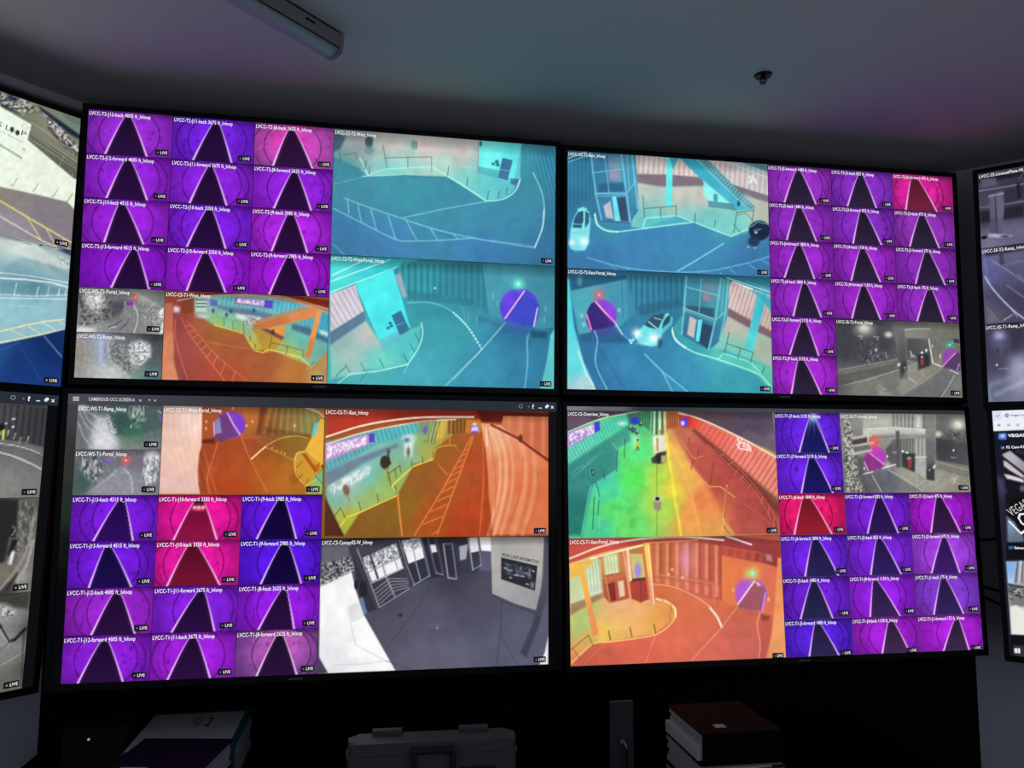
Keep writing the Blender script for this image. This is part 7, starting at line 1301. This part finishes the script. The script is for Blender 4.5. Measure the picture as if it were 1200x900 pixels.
# hard case in the middle
cs = thing('hard_case', 'dark grey plastic hard case with carry handle on the black table', 'case', at(.122, 1.873, 0, -.02))
def rounded_slab(name, w, d, z0, z1, r, mat, parent, bev=.006):
    bm = bmesh.new(); n = 6; pts = []
    for cx, cy, a0 in ((w / 2 - r, d / 2 - r, 0), (-w / 2 + r, d / 2 - r, 90), (-w / 2 + r, -d / 2 + r, 180), (w / 2 - r, -d / 2 + r, 270)):
        for k in range(n + 1):
            a = math.radians(a0 + 90 * k / n); pts.append((cx + r * math.cos(a), cy + r * math.sin(a)))
    lo = [bm.verts.new((x, y, z0)) for x, y in pts]; hi = [bm.verts.new((x, y, z1)) for x, y in pts]
    bm.faces.new(lo[::-1]); top = bm.faces.new(hi)
    for i in range(len(pts)): bm.faces.new((lo[i], lo[(i + 1) % len(pts)], hi[(i + 1) % len(pts)], hi[i]))
    bmesh.ops.bevel(bm, geom=list(top.edges), offset=bev, segments=3, profile=.5, affect='EDGES')
    return link(name, bm_mesh(name, bm), parent, mat)
rounded_slab('case_body', .388, .074, .0, .125, .020, CASEP, cs, .003)
rounded_slab('case_rim', .394, .080, .125, .133, .022, CASEP, cs, .002)
rounded_slab('case_lid', .386, .072, .133, .160, .020, CASEP, cs, .010)
for x in (-.105, .098): box('latch', x - .035, x + .035, .020, .042, .128, .170, CASEP, cs, .003)
for x in (-.105, .105): box('recess_panel', x - .040, x + .040, -.0392, -.035, .085, .103, CASEB, cs, .002)
bm = bmesh.new()
for x in (-.044, .044): add_box(bm, x - .006, x + .006, -.064, -.036, .075, .150, .003)
add_box(bm, -.050, .050, -.068, -.054, .075, .093, .004); add_box(bm, -.044, .044, -.058, -.044, .140, .150, .003)
link('carry_handle', bm_mesh('carry_handle', bm), cs, CASEB)
box('handle_plate', -.040, .040, -.0410, -.0368, .094, .128, CASEP, cs, .001)

# grey upright plate with a hanging key cable
pl = thing('cable_post', 'slim grey metal upright with a hook, between case and binders', 'bracket', at(.557, 1.80, 0))
box('post_plate', -.0285, .0285, -.003, .003, 0, .242, STEEL, pl, .001)
box('foot_plate', -.045, .045, -.05, .05, 0, .004, STEEL, pl, .001)
bm = bmesh.new(); add_cyl(bm, (-.002, -.003, .155), (-.002, -.014, .155), .006, 12); link('hook_stud', bm_mesh('hook_stud', bm), pl, CHROME)
tube('hook', [(-.002, -.012, .157), (.003, -.016, .150), (.006, -.017, .143), (.006, -.017, .134)], .0035, CHROME, pl)
tube('cord', catmull([(.006, -.017, .136), (.008, -.018, .10), (.005, -.018, .05), (.008, -.02, .01)], 6), .0028, CABLE, pl)

# low black unit at the far left of the table
av = thing('media_box', 'low black electronics box with a tiny white lamp, far left of table', 'device', at(-.701, 2.22, 0, .0))
box('housing', -.076, .074, -.085, .085, .006, .132, SHELL, av, .003)
for x in (-.055, .055):
    for y in (-.06, .06): box('foot', x - .012, x + .012, y - .012, y + .012, 0, .006, CABLE, av)
bm = bmesh.new(); add_cyl(bm, (-.014, -.0845, .106), (-.014, -.0870, .106), .0028, 10); link('status_lamp', bm_mesh('status_lamp', bm), av, led_material('status_lamp', (230, 232, 240), .35))

# ------------------------------------------------------------------ ceiling fittings
ang = math.radians(46.0)
lamp = thing('batten_light', 'unlit fluorescent batten on the ceiling above the left monitors', 'light', Matrix.Translation((-.1360, 1.9977, CZ))  @ Matrix.Rotation(ang + math.pi, 4, 'Z'))
# local x runs away from the visible end; +y side faces into the room
Ln = 1.24
box('lamp_body', 0.004, Ln, -.060, .0, -.044, 0, LAMPW, lamp, .002)
bm = bmesh.new(); prof = []
for k in range(9):
    a = math.pi * k / 8; prof.append((-.030 + .030 * math.cos(a), -.044 - .017 * math.sin(a)))
n = len(prof); A0 = [bm.verts.new((.012, y, z_)) for y, z_ in prof]; A1 = [bm.verts.new((Ln - .012, y, z_)) for y, z_ in prof]
for k in range(n - 1): f_ = bm.faces.new((A0[k], A0[k + 1], A1[k + 1], A1[k])); f_.smooth = True
bm.faces.new(A0); bm.faces.new(A1[::-1]); bm.faces.new((A0[0], A1[0], A1[-1], A0[-1]))
link('diffuser', bm_mesh('diffuser', bm), lamp, LENS)
for x0, x1 in ((0, .012), (Ln - .012, Ln)):
    bm = bmesh.new(); P0 = [bm.verts.new((x0, -.030 + (y + .030) * 1.06, z_ * 1.02)) for y, z_ in prof] + [bm.verts.new((x0, -.066, -.001)), bm.verts.new((x0, .006, -.001))]
    P1 = [bm.verts.new((x1, v.co.y, v.co.z)) for v in P0]; m_ = len(P0)
    bm.faces.new(P0); bm.faces.new(P1[::-1])
    for k in range(m_): bm.faces.new((P0[k], P0[(k + 1) % m_], P1[(k + 1) % m_], P1[k]))
    link('end_cap', bm_mesh('end_cap', bm), lamp, LAMPW)
box('clip_slot', .095, .125, -.0008, .0008, -.020, -.014, DARKM, lamp)
box('seam_strip', .012, Ln - .012, .0, .0016, -.0450, -.0425, DARKM, lamp)
box('ceiling_gasket', 0.0, Ln, .0, .0020, -.003, 0, DARKM, lamp)

sp = thing('sprinkler_head', 'small dark ceiling sprinkler with a round plate', 'sprinkler', Matrix.Translation((1.0721, 2.0108, CZ)))
bm = bmesh.new(); add_cyl(bm, (0, 0, -.005), (0, 0, 0), .0225, 28, .0255); link('escutcheon', bm_mesh('escutcheon', bm), sp, DARKM)
bm = bmesh.new(); add_cyl(bm, (0, 0, -.014), (0, 0, -.004), .007, 12); link('stem', bm_mesh('stem', bm), sp, DARKM)
for q in (-1, 1): tube('frame_arm', catmull([(q * .006, 0, -.012), (q * .011, 0, -.017), (q * .004, 0, -.023)], 5), .0017, STEEL, sp, 6)
bm = bmesh.new(); add_cyl(bm, (0, 0, -.0250), (0, 0, -.0230), .010, 16); link('deflector', bm_mesh('deflector', bm), sp, STEEL)

# ------------------------------------------------------------------ cables between the right-hand screens, against the angled wall
def wall_pt(s, z, off): p = RC + RD * s; nrm = Vector((-RD.y, RD.x)) * -1; return (p.x + nrm.x * off, p.y + nrm.y * off, EYE + z)
CABS = ((-.278, -.250, 'topmost'), (-.446, -.475, 'middle'), (-.485, -.530, 'lowest'))
for za, zb_, wd in CABS:
    pts = catmull([wall_pt(-.005, za + .002, .006), wall_pt(.04, za - .004, .008), wall_pt(.10, (za + zb_) / 2 - .006, .008), wall_pt(.17, zb_, .008), wall_pt(.30, zb_ + .01, .012)], 6)
    c_ = tube('wall_cable', pts, .0045, CABLE); tag(c_, '%s thin black cable crossing the right wall between monitors' % wd, 'cable', 'cables on the right wall')
